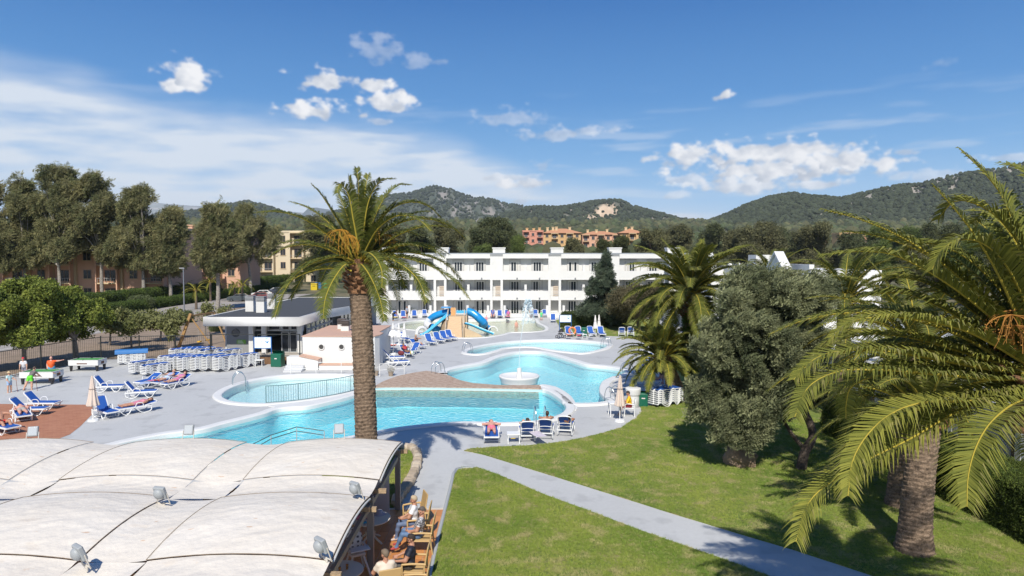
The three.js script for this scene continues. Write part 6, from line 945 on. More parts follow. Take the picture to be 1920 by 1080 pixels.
function ladder(label, px, py, turn, wet = 1) { // curved handrails over the pool edge
  const t = thing('pool_ladder', label, 'pool ladder', gp(px, py), turn, 'pool ladders');
  for (const s of [-0.26, 0.26]) part(t, 'handrail', tube([[s, 0.02, 0.55], [s, 0.55, 0.48], [s, 0.85, 0.25], [s, 0.88, 0.02], [s, 0.6, -0.22], [s, 0, -0.3], [s, -0.7, -0.3]], 0.024, 30, 8), chrome);
  for (const y of [-0.1, -0.4]) part(t, 'step', bx(-0.26, 0.26, y, y + 0.03, -0.34, -0.26), chrome);
}
ladder('steel ladder at the round pool beside the stacked loungers', 452, 722, -1.1); ladder('steel ladder beside the stone beach on the fountain pool', 824, 701, -0.9); ladder('steel ladder at the pointed end of the upper pool', 879, 661, -1.2); ladder('steel ladder on the upper pool side facing the short palm', 1134, 650, 1.0); ladder('steel ladder of the main pool in front of the raised loungers', 1012, 793, 0.1); ladder('steel ladder of the fountain pool beside the lifeguard table', 1146, 752, 0.7); ladder('steel ladder of the fountain pool beside the short palm loungers', 1172, 701, 1.1);
{ // teal barred railing on the wall between the round pool and the main pool
  const base = smooth(G([[499, 758.5], [546, 755], [602, 747.5], [634, 742], [660, 736], [684, 727]]), 8, false), t = thing('railing', 'curved teal steel railing between the round pool and the main pool', 'railing', V(0, 0, 0)), m = std([0.1, 0.2, 0.22], 0.45);
  for (const y of [0.12, 1.08]) part(t, 'rail', tube(base.map((p) => V(p.x, y, p.z)), 0.022, 60, 6), m);
  const L = new THREE.CatmullRomCurve3(base), n = 52, post = rod([0, 0.06, 0], [0, 1.1, 0], 0.026), b = rod([0, 0.12, 0], [0, 1.08, 0], 0.011, 0.011, 5); for (let i = 0; i <= n; i++) { const p = L.getPointAt(i / n); const q = part(t, i % 13 === 0 ? 'post' : 'baluster', i % 13 === 0 ? post : b, m); q.position.set(p.x, 0, p.z); }
}
{ // step handrail in the near corner of the main pool
  const t = thing('handrail', 'dark steel double handrail over the steps of the main pool', 'handrail', V(0, 0, 0)), m = std([0.05, 0.06, 0.07], 0.35), d = 30.5, P = [[455, 842], [508, 816], [556, 800.5], [608, 808]].map(([x, y]) => at(x, y, d)), Q = [[468, 846], [508, 823], [556, 808], [608, 816]].map(([x, y]) => at(x, y, d));
  part(t, 'rail', mg([rod(P[0], P[1], 0.02), rod(P[1], P[2], 0.02), rod(P[2], P[3], 0.02)]), m); part(t, 'rail', mg([rod(Q[0], Q[1], 0.02), rod(Q[1], Q[2], 0.02), rod(Q[2], Q[3], 0.02)]), m);
  for (const p of P) part(t, 'post', rod([p.x, -1.28, p.z], p, 0.022), std([0.4, 0.42, 0.44], 0.35));
}
// white tube railings by the pool house
for (const [i, [a, b]] of [[[545, 703], [640, 702]], [[712, 706], [758, 702]]].entries()) { const p = gp(...a), q = gp(...b).sub(p), t = thing('railing', ['white tube railing in front of the pool house steps', 'white tube railing beside the stone beach and pool house'][i], 'railing', p); for (const y of [0.45, 0.9]) part(t, 'rail', rod([0, y, 0], [q.x, y, q.z], 0.02), frameWhite); for (const k of [0, 0.5, 1]) part(t, 'post', rod([q.x * k, 0, q.z * k], [q.x * k, 0.9, q.z * k], 0.022), frameWhite); }
// rails are steel; flower pots stand next to them
for (const [i, [x, y]] of [[705, 704], [733, 705]].entries()) { const t = thing('flower_pot', 'pot of white flowers beside the stone beach railing', 'flower pot', gp(x, y), 0, 'flower pots by the stone beach'); part(t, 'pot', new THREE.CylinderGeometry(0.2, 0.15, 0.32, 16).translate(0, 0.16, 0), std([0.3, 0.24, 0.18], 0.8)); crown(t, [[0, 0.48, 0, 0.24, 0.2, 0.24]], CL.small, 50, 0.12, [0.5, 0.5, 0.45], [0.72, 0.7, 0.66], 90 + i).name = 'flowers'; }

// ---------------------------------------------------------------- water slide tower
{
  const D0 = 72.6, c = gp(851, 632), t = thing('water_slide', 'timber water slide tower with blue tube and open slides in the sandy pool', 'water slide', V(c.x, -0.4, c.z)), wood = std([0.62, 0.46, 0.3], 0.8, { bumpMap: scaled(T.bark, 0.7), bumpScale: 0.02 }), sand = std([0.6, 0.46, 0.31], 0.9, { map: scaled(T.plaster, 0.5) }), blue = phy([0.012, 0.26, 0.6], 0.28, { clearcoat: 0.4 }), lightBlue = phy([0.08, 0.42, 0.68], 0.3, { side: THREE.DoubleSide }), postM = std([0.6, 0.5, 0.38], 0.8);
  t.scale.setScalar(0.87);
  const top = 2.75; // above the basin floor
  for (let k = 0; k < 12; k++) part(t, 'step', uvm(bx(-1.02 + k * 0.012, 1.0 - k * 0.03, 0, 0.25 + k * 0.218, -k * 0.3, -k * 0.3 - 0.32)), wood);
  part(t, 'platform', uvm(bx(-1.0, 1.35, 0, top - 0.02, -3.9, -6.2)), sand);
  part(t, 'back_panel', uvm(bx(-0.72, -0.12, top, top + 1.0, -4.1, -4.2)), std([0.62, 0.34, 0.14], 0.8));
  for (const [x, z, h] of [[-1.1, 0.1, 1.2], [1.1, 0.1, 1.25], [-1.1, -1.9, 2.6], [0.98, -1.9, 2.6], [-1.05, -4, 3.6], [-0.1, -4, 3.65], [1.3, -4, 3.5], [-1.05, -6.1, 3.6], [1.3, -6.1, 3.6]]) part(t, 'post', limb([[x, 0, z], [x + 0.02, h * 0.5, z], [x, h, z]], 0.07, 0.06), postM);
  for (const s of [-1.1, 1.08]) part(t, 'handrail', limb([[s, 1.15, 0.1], [s, 2.5, -1.9], [s * 0.97, 3.5, -4]], 0.045, 0.045), postM);
  part(t, 'side_wall', uvm(new THREE.ExtrudeGeometry(new THREE.Shape([[1.05, 0], [3.6, 0], [3.2, 0.5], [1.05, 1.5]].map((p) => new THREE.Vector2(...p))), { depth: 0.4, bevelEnabled: false }).translate(0, 0, -2.1)), sand);
  part(t, 'rock_support', (() => { const g = new THREE.IcosahedronGeometry(1, 3), q = g.attributes.position; for (let i = 0; i < q.count; i++) { const v = V().fromBufferAttribute(q, i), k = 1 + 0.35 * fbm(v.x * 2, v.y * 2 + v.z * 2, 3); q.setXYZ(i, v.x * k * 0.6, v.y * k * 1.3, v.z * k * 0.7); } return toCreasedNormals(g, 0.6).translate(-1.45, 1.0, -4.2); })(), std([0.3, 0.22, 0.15], 0.9));
  const chute = (pts, w, mat) => { const cv = new THREE.CatmullRomCurve3(pts.map((p) => V(...p))), n = 24, prof = []; for (let k = 0; k <= 8; k++) { const a = lerp(-1.35, 1.35, k / 8); prof.push([Math.sin(a) * w, (1 - Math.cos(a)) * w * 0.75]); } for (let k = 8; k >= 0; k--) { const a = lerp(-1.35, 1.35, k / 8); prof.push([Math.sin(a) * (w - 0.05), (1 - Math.cos(a)) * (w - 0.05) * 0.75 + 0.05]); } prof.push(prof[0]); const pos = [], idx = [], m = prof.length; for (let i = 0; i <= n; i++) { const p = cv.getPointAt(i / n), d = cv.getTangentAt(i / n), s = d.clone().cross(YUP).normalize(), u = s.clone().cross(d); for (const [a, b] of prof) { const q = p.clone().addScaledVector(s, a).addScaledVector(u, b); pos.push(q.x, q.y, q.z); } } for (let i = 0; i < n; i++) for (let j = 0; j < m - 1; j++) { const a = i * m + j, b = a + m; idx.push(a, b, a + 1, b, b + 1, a + 1); } const g = new THREE.BufferGeometry(); g.setAttribute('position', new THREE.Float32BufferAttribute(pos, 3)); g.setIndex(idx); const q = g.toNonIndexed(); q.computeVertexNormals(); return toCreasedNormals(q, 0.7); };
  part(t, 'open_slide', chute([[-0.95, top, -4.6], [-1.4, 2.4, -4.0], [-2.7, 1.3, -3.0], [-3.8, 0.45, -2.2], [-4.2, 0.36, -1.9]], 0.4, 0), lightBlue, 'light blue open slide');
  part(t, 'open_slide', chute([[1.1, 1.75, -2.7], [1.9, 1.55, -2.6], [3.4, 0.95, -2.3], [4.7, 0.5, -2.0]], 0.4, 0), lightBlue, 'light blue open slide');
  const bigTube = (pts, r, mat, name = 'tube_slide') => part(t, name, new THREE.TubeGeometry(new THREE.CatmullRomCurve3(pts.map((p) => V(...p))), 40, r, 20, false), mat);
  const dbl = phy([0.012, 0.26, 0.6], 0.28, { clearcoat: 0.4, side: THREE.DoubleSide }); bigTube([[1.3, 3.2, -5], [2.1, 2.95, -4.8], [3.0, 2.2, -4.6], [3.5, 1.6, -5.0], [3.2, 1.2, -6.2], [4.0, 0.7, -6.8]], 0.5, dbl); for (const k of [0.12, 0.3, 0.48, 0.66]) { const cv = new THREE.CatmullRomCurve3([[1.3, 3.2, -5], [2.1, 2.95, -4.8], [3.0, 2.2, -4.6], [3.5, 1.6, -5.0], [3.2, 1.2, -6.2], [4.0, 0.7, -6.8]].map((p) => V(...p))), p = cv.getPointAt(k), g = new THREE.TorusGeometry(0.51, 0.04, 8, 28); g.applyQuaternion(new THREE.Quaternion().setFromUnitVectors(V(0, 0, 1), cv.getTangentAt(k))); part(t, 'tube_flange', g.translate(p.x, p.y, p.z), blue); }
  bigTube([[-1.0, 3.1, -5.4], [-1.9, 2.9, -5.6], [-3.0, 2.5, -5.8], [-3.8, 1.9, -6.6]], 0.46, dbl); bigTube([[-3.8, 1.9, -6.6], [-3.9, 1.5, -5.2], [-3.2, 1.25, -4.2]], 0.47, phy([0.7, 0.71, 0.71], 0.35, { side: THREE.DoubleSide }), 'white_tube_section'); bigTube([[-3.2, 1.25, -4.2], [-2.6, 1.0, -4.0], [-2.2, 0.8, -4.8]], 0.46, dbl);
  part(t, 'slide_mouth', new THREE.TorusGeometry(0.7, 0.2, 12, 28, Math.PI * 1.4).rotateY(0.6).translate(-4.4, 0.55, -3.6), phy([0.7, 0.71, 0.71], 0.35)); part(t, 'slide_mouth', new THREE.TorusGeometry(0.6, 0.1, 12, 24, Math.PI).translate(4.6, 0.5, -6.2), phy([0.7, 0.71, 0.71], 0.35));
  part(t, 'roof_cap', rbx(-2.0, -0.75, 3.65, 3.8, -5.9, -4.4, 0.05), blue); part(t, 'net_panel', mg(Array.from({ length: 6 }, (_, k) => bar([0.1 + k * 0.22, 2.8, -3.95], [0.1 + k * 0.22, 3.5, -3.95], 0.03, 0.03)).concat([bx(0, 1.3, 3.05, 3.4, -3.98, -3.94)])), lightBlue);
}
// ---------------------------------------------------------------- bins, boards, tables, planter, cars
function bin(label, px, py, w, h) { const t = thing('litter_bin', label, 'bin', gp(px, py), -0.15), g = std([0.008, 0.11, 0.065], 0.4); part(t, 'body', rbx(-w / 2, w / 2, 0, h * 0.82, -w * 0.4, w * 0.4, 0.05, 2), g); part(t, 'lid', (() => { const q = new THREE.CylinderGeometry(w * 0.44, w * 0.44, w * 0.98, 20, 1, false, 0, Math.PI).rotateZ(Math.PI / 2).rotateX(-Math.PI / 2); return q.scale(1, 0.62, 0.9).translate(0, h * 0.8, 0); })(), g); part(t, 'label_plate', bx(-0.1, 0.1, h * 0.5, h * 0.56, w * 0.4, w * 0.4 + 0.008), std([0.7, 0.6, 0.6], 0.6)); }
bin('tall green litter bin with rounded lid beside the bar wall', 521, 687, 0.86, 1.24); bin('green litter bin between the far loungers', 1095, 630, 0.62, 1.15); bin('dark green litter bin in the shade beside the white drum', 1206, 762, 0.5, 0.95);
function printed(draw, w = 512, h = 300) { const c = document.createElement('canvas'); c.width = w; c.height = h; draw(c.getContext('2d'), w, h); const t = new THREE.CanvasTexture(c); t.colorSpace = THREE.SRGBColorSpace; t.magFilter = THREE.LinearFilter; return t; }
{
  const mapPic = printed((x, w, h) => { x.fillStyle = '#dfe8ea'; x.fillRect(0, 0, w, h); x.strokeStyle = '#a9c3c9'; x.lineWidth = 3; const r = rng(8); for (let i = 0; i < 26; i++) { x.beginPath(); const a = 20 + r() * (w * 0.62), b = 20 + r() * (h - 60); x.rect(a, b, 14 + r() * 60, 6 + r() * 22); x.stroke(); } x.fillStyle = '#1f78b8'; for (const [a, b, c, d] of [[360, 120, 40, 18], [395, 150, 60, 22], [425, 128, 26, 52]]) { x.beginPath(); x.ellipse(a, b, c / 1.6, d / 1.6, 0.5, 0, 7); x.fill(); } x.fillStyle = '#7fd0b8'; x.beginPath(); x.ellipse(385, 34, 34, 14, 0, 0, 7); x.fill(); });
  const blueF = std([0.01, 0.1, 0.32], 0.5);
  for (const [label, p, w, h, lift] of [['site map board with blue frame and legs in front of the bar', at(493, 669, 53.6).setY(0), 1.3, 0.86, 1.35], ['white notice board on blue legs beside the far hedge', gp(1060, 620), 1.3, 0.8, 1.0]]) { const t = thing('notice_board', label, 'board', p); for (const x of [-w / 2 - 0.03, w / 2 + 0.03]) part(t, 'leg', bx(x - 0.035, x + 0.035, 0, lift + h + 0.03, -0.04, 0.04), blueF); part(t, 'frame', mg([bx(-w / 2, w / 2, lift - 0.05, lift, -0.03, 0.03), bx(-w / 2, w / 2, lift + h, lift + h + 0.03, -0.03, 0.03)]), blueF); const b = part(t, 'board', bx(-w / 2, w / 2, lift, lift + h, -0.02, 0.005), frameWhite); part(b, 'print', new THREE.PlaneGeometry(w - 0.04, h - 0.04).translate(0, lift + h / 2, 0.009), std([1, 1, 1], 0.5, { map: mapPic })); }
}
function sideTable(label, px, py, w = 0.5, h = 0.42, group) { const t = thing('side_table', label, 'table', gp(px, py), 0.05, group); part(t, 'table_top', rbx(-w / 2, w / 2, h - 0.05, h, -w / 2, w / 2, 0.02, 2), resin); for (const [a, b] of [[-1, -1], [1, -1], [-1, 1], [1, 1]]) part(t, 'leg', rod([a * w * 0.42, 0, b * w * 0.42], [a * w * 0.42, h - 0.05, b * w * 0.42], 0.03, 0.03, 6), resin); return t; }
sideTable('white side table at the lawn edge with yellow paper on it', 963, 829, 0.62, 0.44); sideTable('white side table beside the stacked loungers', 472, 686, 0.6, 0.5, 'white tables by the bar wall'); sideTable('white side table beside the stacked loungers', 487, 686, 0.6, 0.5, 'white tables by the bar wall'); sideTable('small white table between the far loungers', 1096, 634, 0.5, 0.42); sideTable('tall white table beside the folded lifeguard parasol', 1153, 779, 0.7, 0.73);
single('paper', new THREE.PlaneGeometry(0.2, 0.14).rotateX(-Math.PI / 2), std([0.7, 0.45, 0.05], 0.8, { side: THREE.DoubleSide }), 'yellow paper on the white side table at the lawn edge', 'paper').position.copy(gp(962, 822, 0.446));
{ const t = thing('drum', 'white round drum with wider cap at the corner of the lawn', 'drum', gp(1187, 762)); part(t, 'body', new THREE.LatheGeometry([[0, 0], [0.37, 0], [0.35, 0.5], [0.36, 0.68]].map((p) => new THREE.Vector2(...p)), 32), MT.coping); part(t, 'cap', new THREE.LatheGeometry([[0.36, 0.68], [0.41, 0.7], [0.44, 1.02], [0.42, 1.08], [0, 1.1]].map((p) => new THREE.Vector2(...p)), 32), MT.coping); }
{ // stroller beside the far loungers
  const t = thing('stroller', 'black baby stroller parked beside the far loungers', 'stroller', gp(1051, 634), 0.4), b = std([0.02, 0.02, 0.022], 0.7); for (const [x, z] of [[-0.35, 0.25], [-0.35, -0.25], [0.35, 0.25], [0.35, -0.25]]) part(t, 'wheel', new THREE.TorusGeometry(0.13, 0.03, 8, 18).translate(x, 0.16, z), b); part(t, 'frame', mg([rod([-0.35, 0.16, 0.25], [0.4, 1.0, 0.22], 0.02), rod([-0.35, 0.16, -0.25], [0.4, 1.0, -0.22], 0.02), rod([0.35, 0.16, 0.25], [-0.2, 0.7, 0.22], 0.02), rod([0.35, 0.16, -0.25], [-0.2, 0.7, -0.22], 0.02), rod([0.4, 1, 0.22], [0.4, 1, -0.22], 0.02)]), b); part(t, 'seat', rbx(-0.25, 0.2, 0.4, 0.5, -0.2, 0.2, 0.04), b); part(t, 'hood', new THREE.SphereGeometry(0.3, 16, 10, 0, Math.PI * 2, 0, Math.PI * 0.5).scale(1, 0.9, 0.75).translate(0.08, 0.66, 0), b);
}
function car(label, px, py, turn, col, L = 4.1) {
  const t = thing('parked_car', label, 'car', gp(px, py), turn, 'cars parked on the road'), paintM = phy(col, 0.3, { clearcoat: 0.8, metalness: 0.1 }), w = 0.84, s = new THREE.Shape();
  [[-2.0, 0.35], [-2.03, 0.72], [-1.85, 0.86], [-1.0, 0.95], [1.75, 0.98], [1.98, 0.85], [2.02, 0.4], [1.9, 0.28], [-1.9, 0.26]].forEach((p, i) => i ? s.lineTo(...p) : s.moveTo(...p));
  const body = new THREE.ExtrudeGeometry(s, { depth: w * 2 - 0.12, bevelEnabled: true, bevelSize: 0.05, bevelThickness: 0.06, bevelSegments: 3 }).translate(0, 0, -w + 0.06); part(t, 'body', body, paintM);
  const cab = new THREE.Shape(); [[-1.15, 0.95], [-0.45, 1.42], [1.1, 1.45], [1.7, 0.98]].forEach((p, i) => i ? cab.lineTo(...p) : cab.moveTo(...p)); part(t, 'roof', new THREE.ExtrudeGeometry(cab, { depth: w * 2 - 0.32, bevelEnabled: true, bevelSize: 0.04, bevelThickness: 0.06, bevelSegments: 2 }).translate(0, 0, -w + 0.16), paintM);
  const wi = (pts) => mg([1, -1].map((k) => { const q = new THREE.ShapeGeometry(new THREE.Shape(pts.map((p) => new THREE.Vector2(...p)))); if (k < 0) q.rotateY(Math.PI).scale(-1, 1, 1); return q.translate(0, 0, k * (w - 0.092)); })); part(t, 'side_window', wi([[-0.95, 1.0], [-0.4, 1.36], [0.25, 1.38], [0.25, 1.0]]), glassDark); part(t, 'side_window', wi([[0.32, 1.0], [0.32, 1.38], [1.05, 1.38], [1.5, 1.0]]), glassDark); part(t, 'windscreen', new THREE.PlaneGeometry(1.3, 0.8).rotateY(-Math.PI / 2).rotateZ(-0.98).translate(-0.86, 1.2, 0), glassDark);
  for (const x of [-1.25, 1.25]) for (const z of [-1, 1]) { const wh = part(t, 'wheel', new THREE.TorusGeometry(0.24, 0.085, 8, 22), std([0.02, 0.02, 0.02], 0.9)); wh.position.set(x, 0.32, z * (w - 0.06)); part(wh, 'rim', new THREE.CylinderGeometry(0.18, 0.18, 0.06, 16).rotateX(Math.PI / 2), std([0.5, 0.5, 0.52], 0.35, { metalness: 0.8 })); }
  for (const z of [-0.6, 0.6]) { part(t, 'headlight', rbx(-2.07, -1.98, 0.62, 0.76, z - 0.16, z + 0.16, 0.02), phy([0.6, 0.62, 0.65], 0.1)); part(t, 'tail_light', rbx(2.0, 2.06, 0.7, 0.9, z - 0.1, z + 0.1, 0.02), std([0.35, 0.01, 0.01], 0.3)); }
}
car('dark grey parked car beside the bar chimneys', 448, 565, 0.25, [0.06, 0.075, 0.085]); car('white hatchback parked behind the dark grey car', 491, 557, 0.3, [0.68, 0.68, 0.66]); car('dark red car partly hidden by the bar chimneys', 486, 561.5, 0.2, [0.18, 0.05, 0.05]); car('dark blue car parked farther along the road', 517, 551, 0.5, [0.05, 0.06, 0.09]);
for (const [px, py, c, l] of [[598, 543, [0.02, 0.13, 0.36], 'blue recycling container at the roadside'], [609, 542, [0.02, 0.3, 0.12], 'green recycling container at the roadside'], [590, 545, [0.6, 0.45, 0.02], 'yellow recycling container at the roadside']]) { const t = thing('recycling_container', l, 'container', gp(px, py)); part(t, 'body', rbx(-0.8, 0.8, 0, 1.5, -0.7, 0.7, 0.12, 2), std(c, 0.5)); part(t, 'lid', rbx(-0.82, 0.82, 1.5, 1.85, -0.72, 0.72, 0.12, 2), std(c.map((x) => x * 0.85), 0.5)); part(t, 'slot', bx(-0.4, 0.4, 1.1, 1.25, 0.69, 0.705), std([0.02, 0.02, 0.02], 0.9)); }

// ---------------------------------------------------------------- terrace furniture
const tan = std([0.5, 0.34, 0.15], 0.6), cream2 = std([0.6, 0.54, 0.45], 0.6);
function roundTable(label, c, d) { const t = thing('round_table', label, 'table', c); part(t, 'table_top', new THREE.LatheGeometry([[0, 0.69], [d / 2 - 0.04, 0.69], [d / 2, 0.7], [d / 2, 0.725], [d / 2 - 0.01, 0.735], [0, 0.735]].map((p) => new THREE.Vector2(...p)), 48), cream2); for (let k = 0; k < 4; k++) { const a = k * Math.PI / 2 + 0.5; part(t, 'leg', limb([[Math.cos(a) * 0.1, 0.69, Math.sin(a) * 0.1], [Math.cos(a) * 0.12, 0.25, Math.sin(a) * 0.12], [Math.cos(a) * d * 0.36, 0.02, Math.sin(a) * d * 0.36]], 0.035, 0.03), cream2); } part(t, 'ring', new THREE.TorusGeometry(0.14, 0.018, 6, 24).rotateX(Math.PI / 2).translate(0, 0.3, 0), cream2); return t; }
const tb1 = at(694, 982, 20.1).setY(0.035), tb2 = at(640, 1085, 16.7).setY(0.035);
roundTable('round cream table with toys on it under the canopy edge', tb1, 1.22); roundTable('round cream table with two beer glasses under the canopy', tb2, 1.1);
function armchair(label, group, x, d, turn) {
  const t = thing('armchair', label, 'chair', V(x, 0.035, -d), turn, group); // faces +x
  part(t, 'seat', rbx(-0.26, 0.27, 0.4, 0.44, -0.27, 0.27, 0.015, 2), tan);
  const b = part(t, 'backrest', rbx(-0.02, 0.02, 0, 0.68, -0.27, 0.27, 0.018, 2), tan); b.position.set(-0.27, 0.42, 0); b.rotation.z = 0.18;
  for (const z of [-0.29, 0.29]) { part(t, 'armrest', limb([[-0.34, 0.66, z], [0, 0.67, z], [0.28, 0.65, z]], 0.03, 0.028), tan); part(t, 'leg', limb([[0.28, 0.64, z], [0.27, 0.3, z], [0.3, 0, z]], 0.028, 0.022), tan); part(t, 'leg', limb([[-0.3, 0.68, z], [-0.3, 0.4, z], [-0.36, 0, z]], 0.028, 0.022), tan); }
  return t;
}
armchair('empty tan armchair behind the table with toys', undefined, -3.1, 21.2, Math.PI * 1.12); armchair('tan armchair with woman in white top', undefined, -2.85, 20.35, Math.PI); armchair('tan armchair with man in plaid shirt', undefined, -2.62, 19.4, Math.PI); armchair('tan armchair with man in dark navy shirt', undefined, -2.55, 17.45, Math.PI); armchair('tan armchair with man in beige shirt', undefined, -3.05, 16.35, Math.PI * 0.62);
armchair('empty tan armchair at the terrace edge below the seated group', undefined, -2.4, 16.3, Math.PI);
{ // child's high chair
  const t = thing('high_chair', 'white patterned baby high chair under the canopy', 'high chair', V(at(668, 1000, 18.0).x, 0.035, -18.0), 0.5), m = std([0.6, 0.55, 0.53], 0.6), pat = texture(128, (u, v) => { const a = (u * 8) % 1 - 0.5, b = (v * 8) % 1 - 0.5; return Math.hypot(a, b) < 0.24 ? [0.08, 0.06, 0.06] : [0.62, 0.58, 0.55]; });
  for (const [x, z] of [[-0.3, -0.3], [0.3, -0.3], [-0.3, 0.3], [0.3, 0.3]]) part(t, 'leg', limb([[x * 0.45, 0.6, z * 0.45], [x, 0, z * 1.1]], 0.03, 0.028), m);
  part(t, 'seat', rbx(-0.2, 0.2, 0.56, 0.64, -0.2, 0.2, 0.03, 2), m); const b = part(t, 'backrest', (() => { const g = new THREE.SphereGeometry(0.3, 20, 14, 0, Math.PI * 2, 0, Math.PI).scale(0.75, 1.1, 0.16); return g; })(), std([1, 1, 1], 0.8, { map: scaled(pat, 1) })); b.position.set(0, 0.88, -0.2); b.rotation.x = -0.25; part(t, 'tray', rbx(-0.27, 0.27, 0.78, 0.82, 0.12, 0.42, 0.03, 2), m); for (const x of [-0.22, 0.22]) part(t, 'armrest', bar([x, 0.8, -0.15], [x, 0.8, 0.2], 0.04, 0.04), m);
}
for (const [i, [dx, dz]] of [[0.05, 0.1], [-0.1, 0.25]].entries()) { const t = thing('beer_glass', 'tall glass of beer on the second round table', 'glass', V(tb2.x + dx + 0.1, 0.775, tb2.z - 0.1 + dz), 0, 'beer glasses'); part(t, 'glass', new THREE.LatheGeometry([[0.028, 0], [0.03, 0.005], [0.038, 0.17], [0.035, 0.17], [0.028, 0.01], [0, 0.01]].map((p) => new THREE.Vector2(...p)), 20), phy([0.95, 0.95, 0.95], 0.05, { transmission: 1, thickness: 0 })); part(t, 'beer', new THREE.CylinderGeometry(0.033, 0.026, 0.12, 18).translate(0, 0.075, 0), phy([0.6, 0.28, 0.02], 0.1, { transmission: 0.5, thickness: 0 })); }
{ // toys on the table
  const y = 0.772, b = single('soft_toy', limb([[-0.16, 0.05, 0], [-0.05, 0.07, 0.02], [0.05, 0.08, 0], [0.15, 0.06, -0.03]], 0.06, 0.075, 10), std([0.55, 0.17, 0.27], 0.95), 'pink soft toy lying on the round table', 'toy'); b.position.set(tb1.x - 0.22, y, tb1.z + 0.1); b.rotation.y = 0.3;
  const p = single('pencil_case', rbx(-0.13, 0.13, 0, 0.04, -0.05, 0.05, 0.015, 2), std([0.03, 0.3, 0.45], 0.6), 'turquoise pencil case on the round table', 'case'); p.position.set(tb1.x - 0.05, y, tb1.z + 0.4); p.rotation.y = 0.3;
  const h = single('sun_hat', new THREE.LatheGeometry([[0.2, 0], [0.12, 0.03], [0.1, 0.1], [0.06, 0.13], [0, 0.135]].map((q) => new THREE.Vector2(...q)), 24), std([0.35, 0.32, 0.36], 0.9, { side: THREE.DoubleSide }), 'grey sun hat lying on the round table', 'hat'); h.position.set(tb1.x + 0.22, y, tb1.z - 0.3);
  const k = single('sunglasses', mg([new THREE.TorusGeometry(0.025, 0.006, 6, 14).rotateX(Math.PI / 2).translate(-0.03, 0.01, 0), new THREE.TorusGeometry(0.025, 0.006, 6, 14).rotateX(Math.PI / 2).translate(0.03, 0.01, 0), rod([-0.055, 0.01, 0], [-0.055, 0.01, -0.11], 0.004), rod([0.055, 0.01, 0], [0.055, 0.01, -0.11], 0.004)]), std([0.03, 0.03, 0.03], 0.3), 'dark sunglasses on the round table', 'sunglasses'); k.position.set(tb1.x - 0.35, y, tb1.z - 0.2);
}
{ // grey board leaning by the post
  const b = single('folding_screen', mg([rbx(-0.35, 0.35, 0, 1.5, -0.02, 0.02, 0.01), rbx(-0.3, 0.3, 0.1, 1.4, 0.02, 0.035, 0.005)]), std([0.4, 0.41, 0.45], 0.6), 'pale grey board standing behind the table under the canopy', 'board'); b.position.set(-4.35, 0.035, -21.9); b.rotation.y = 0.2;
}
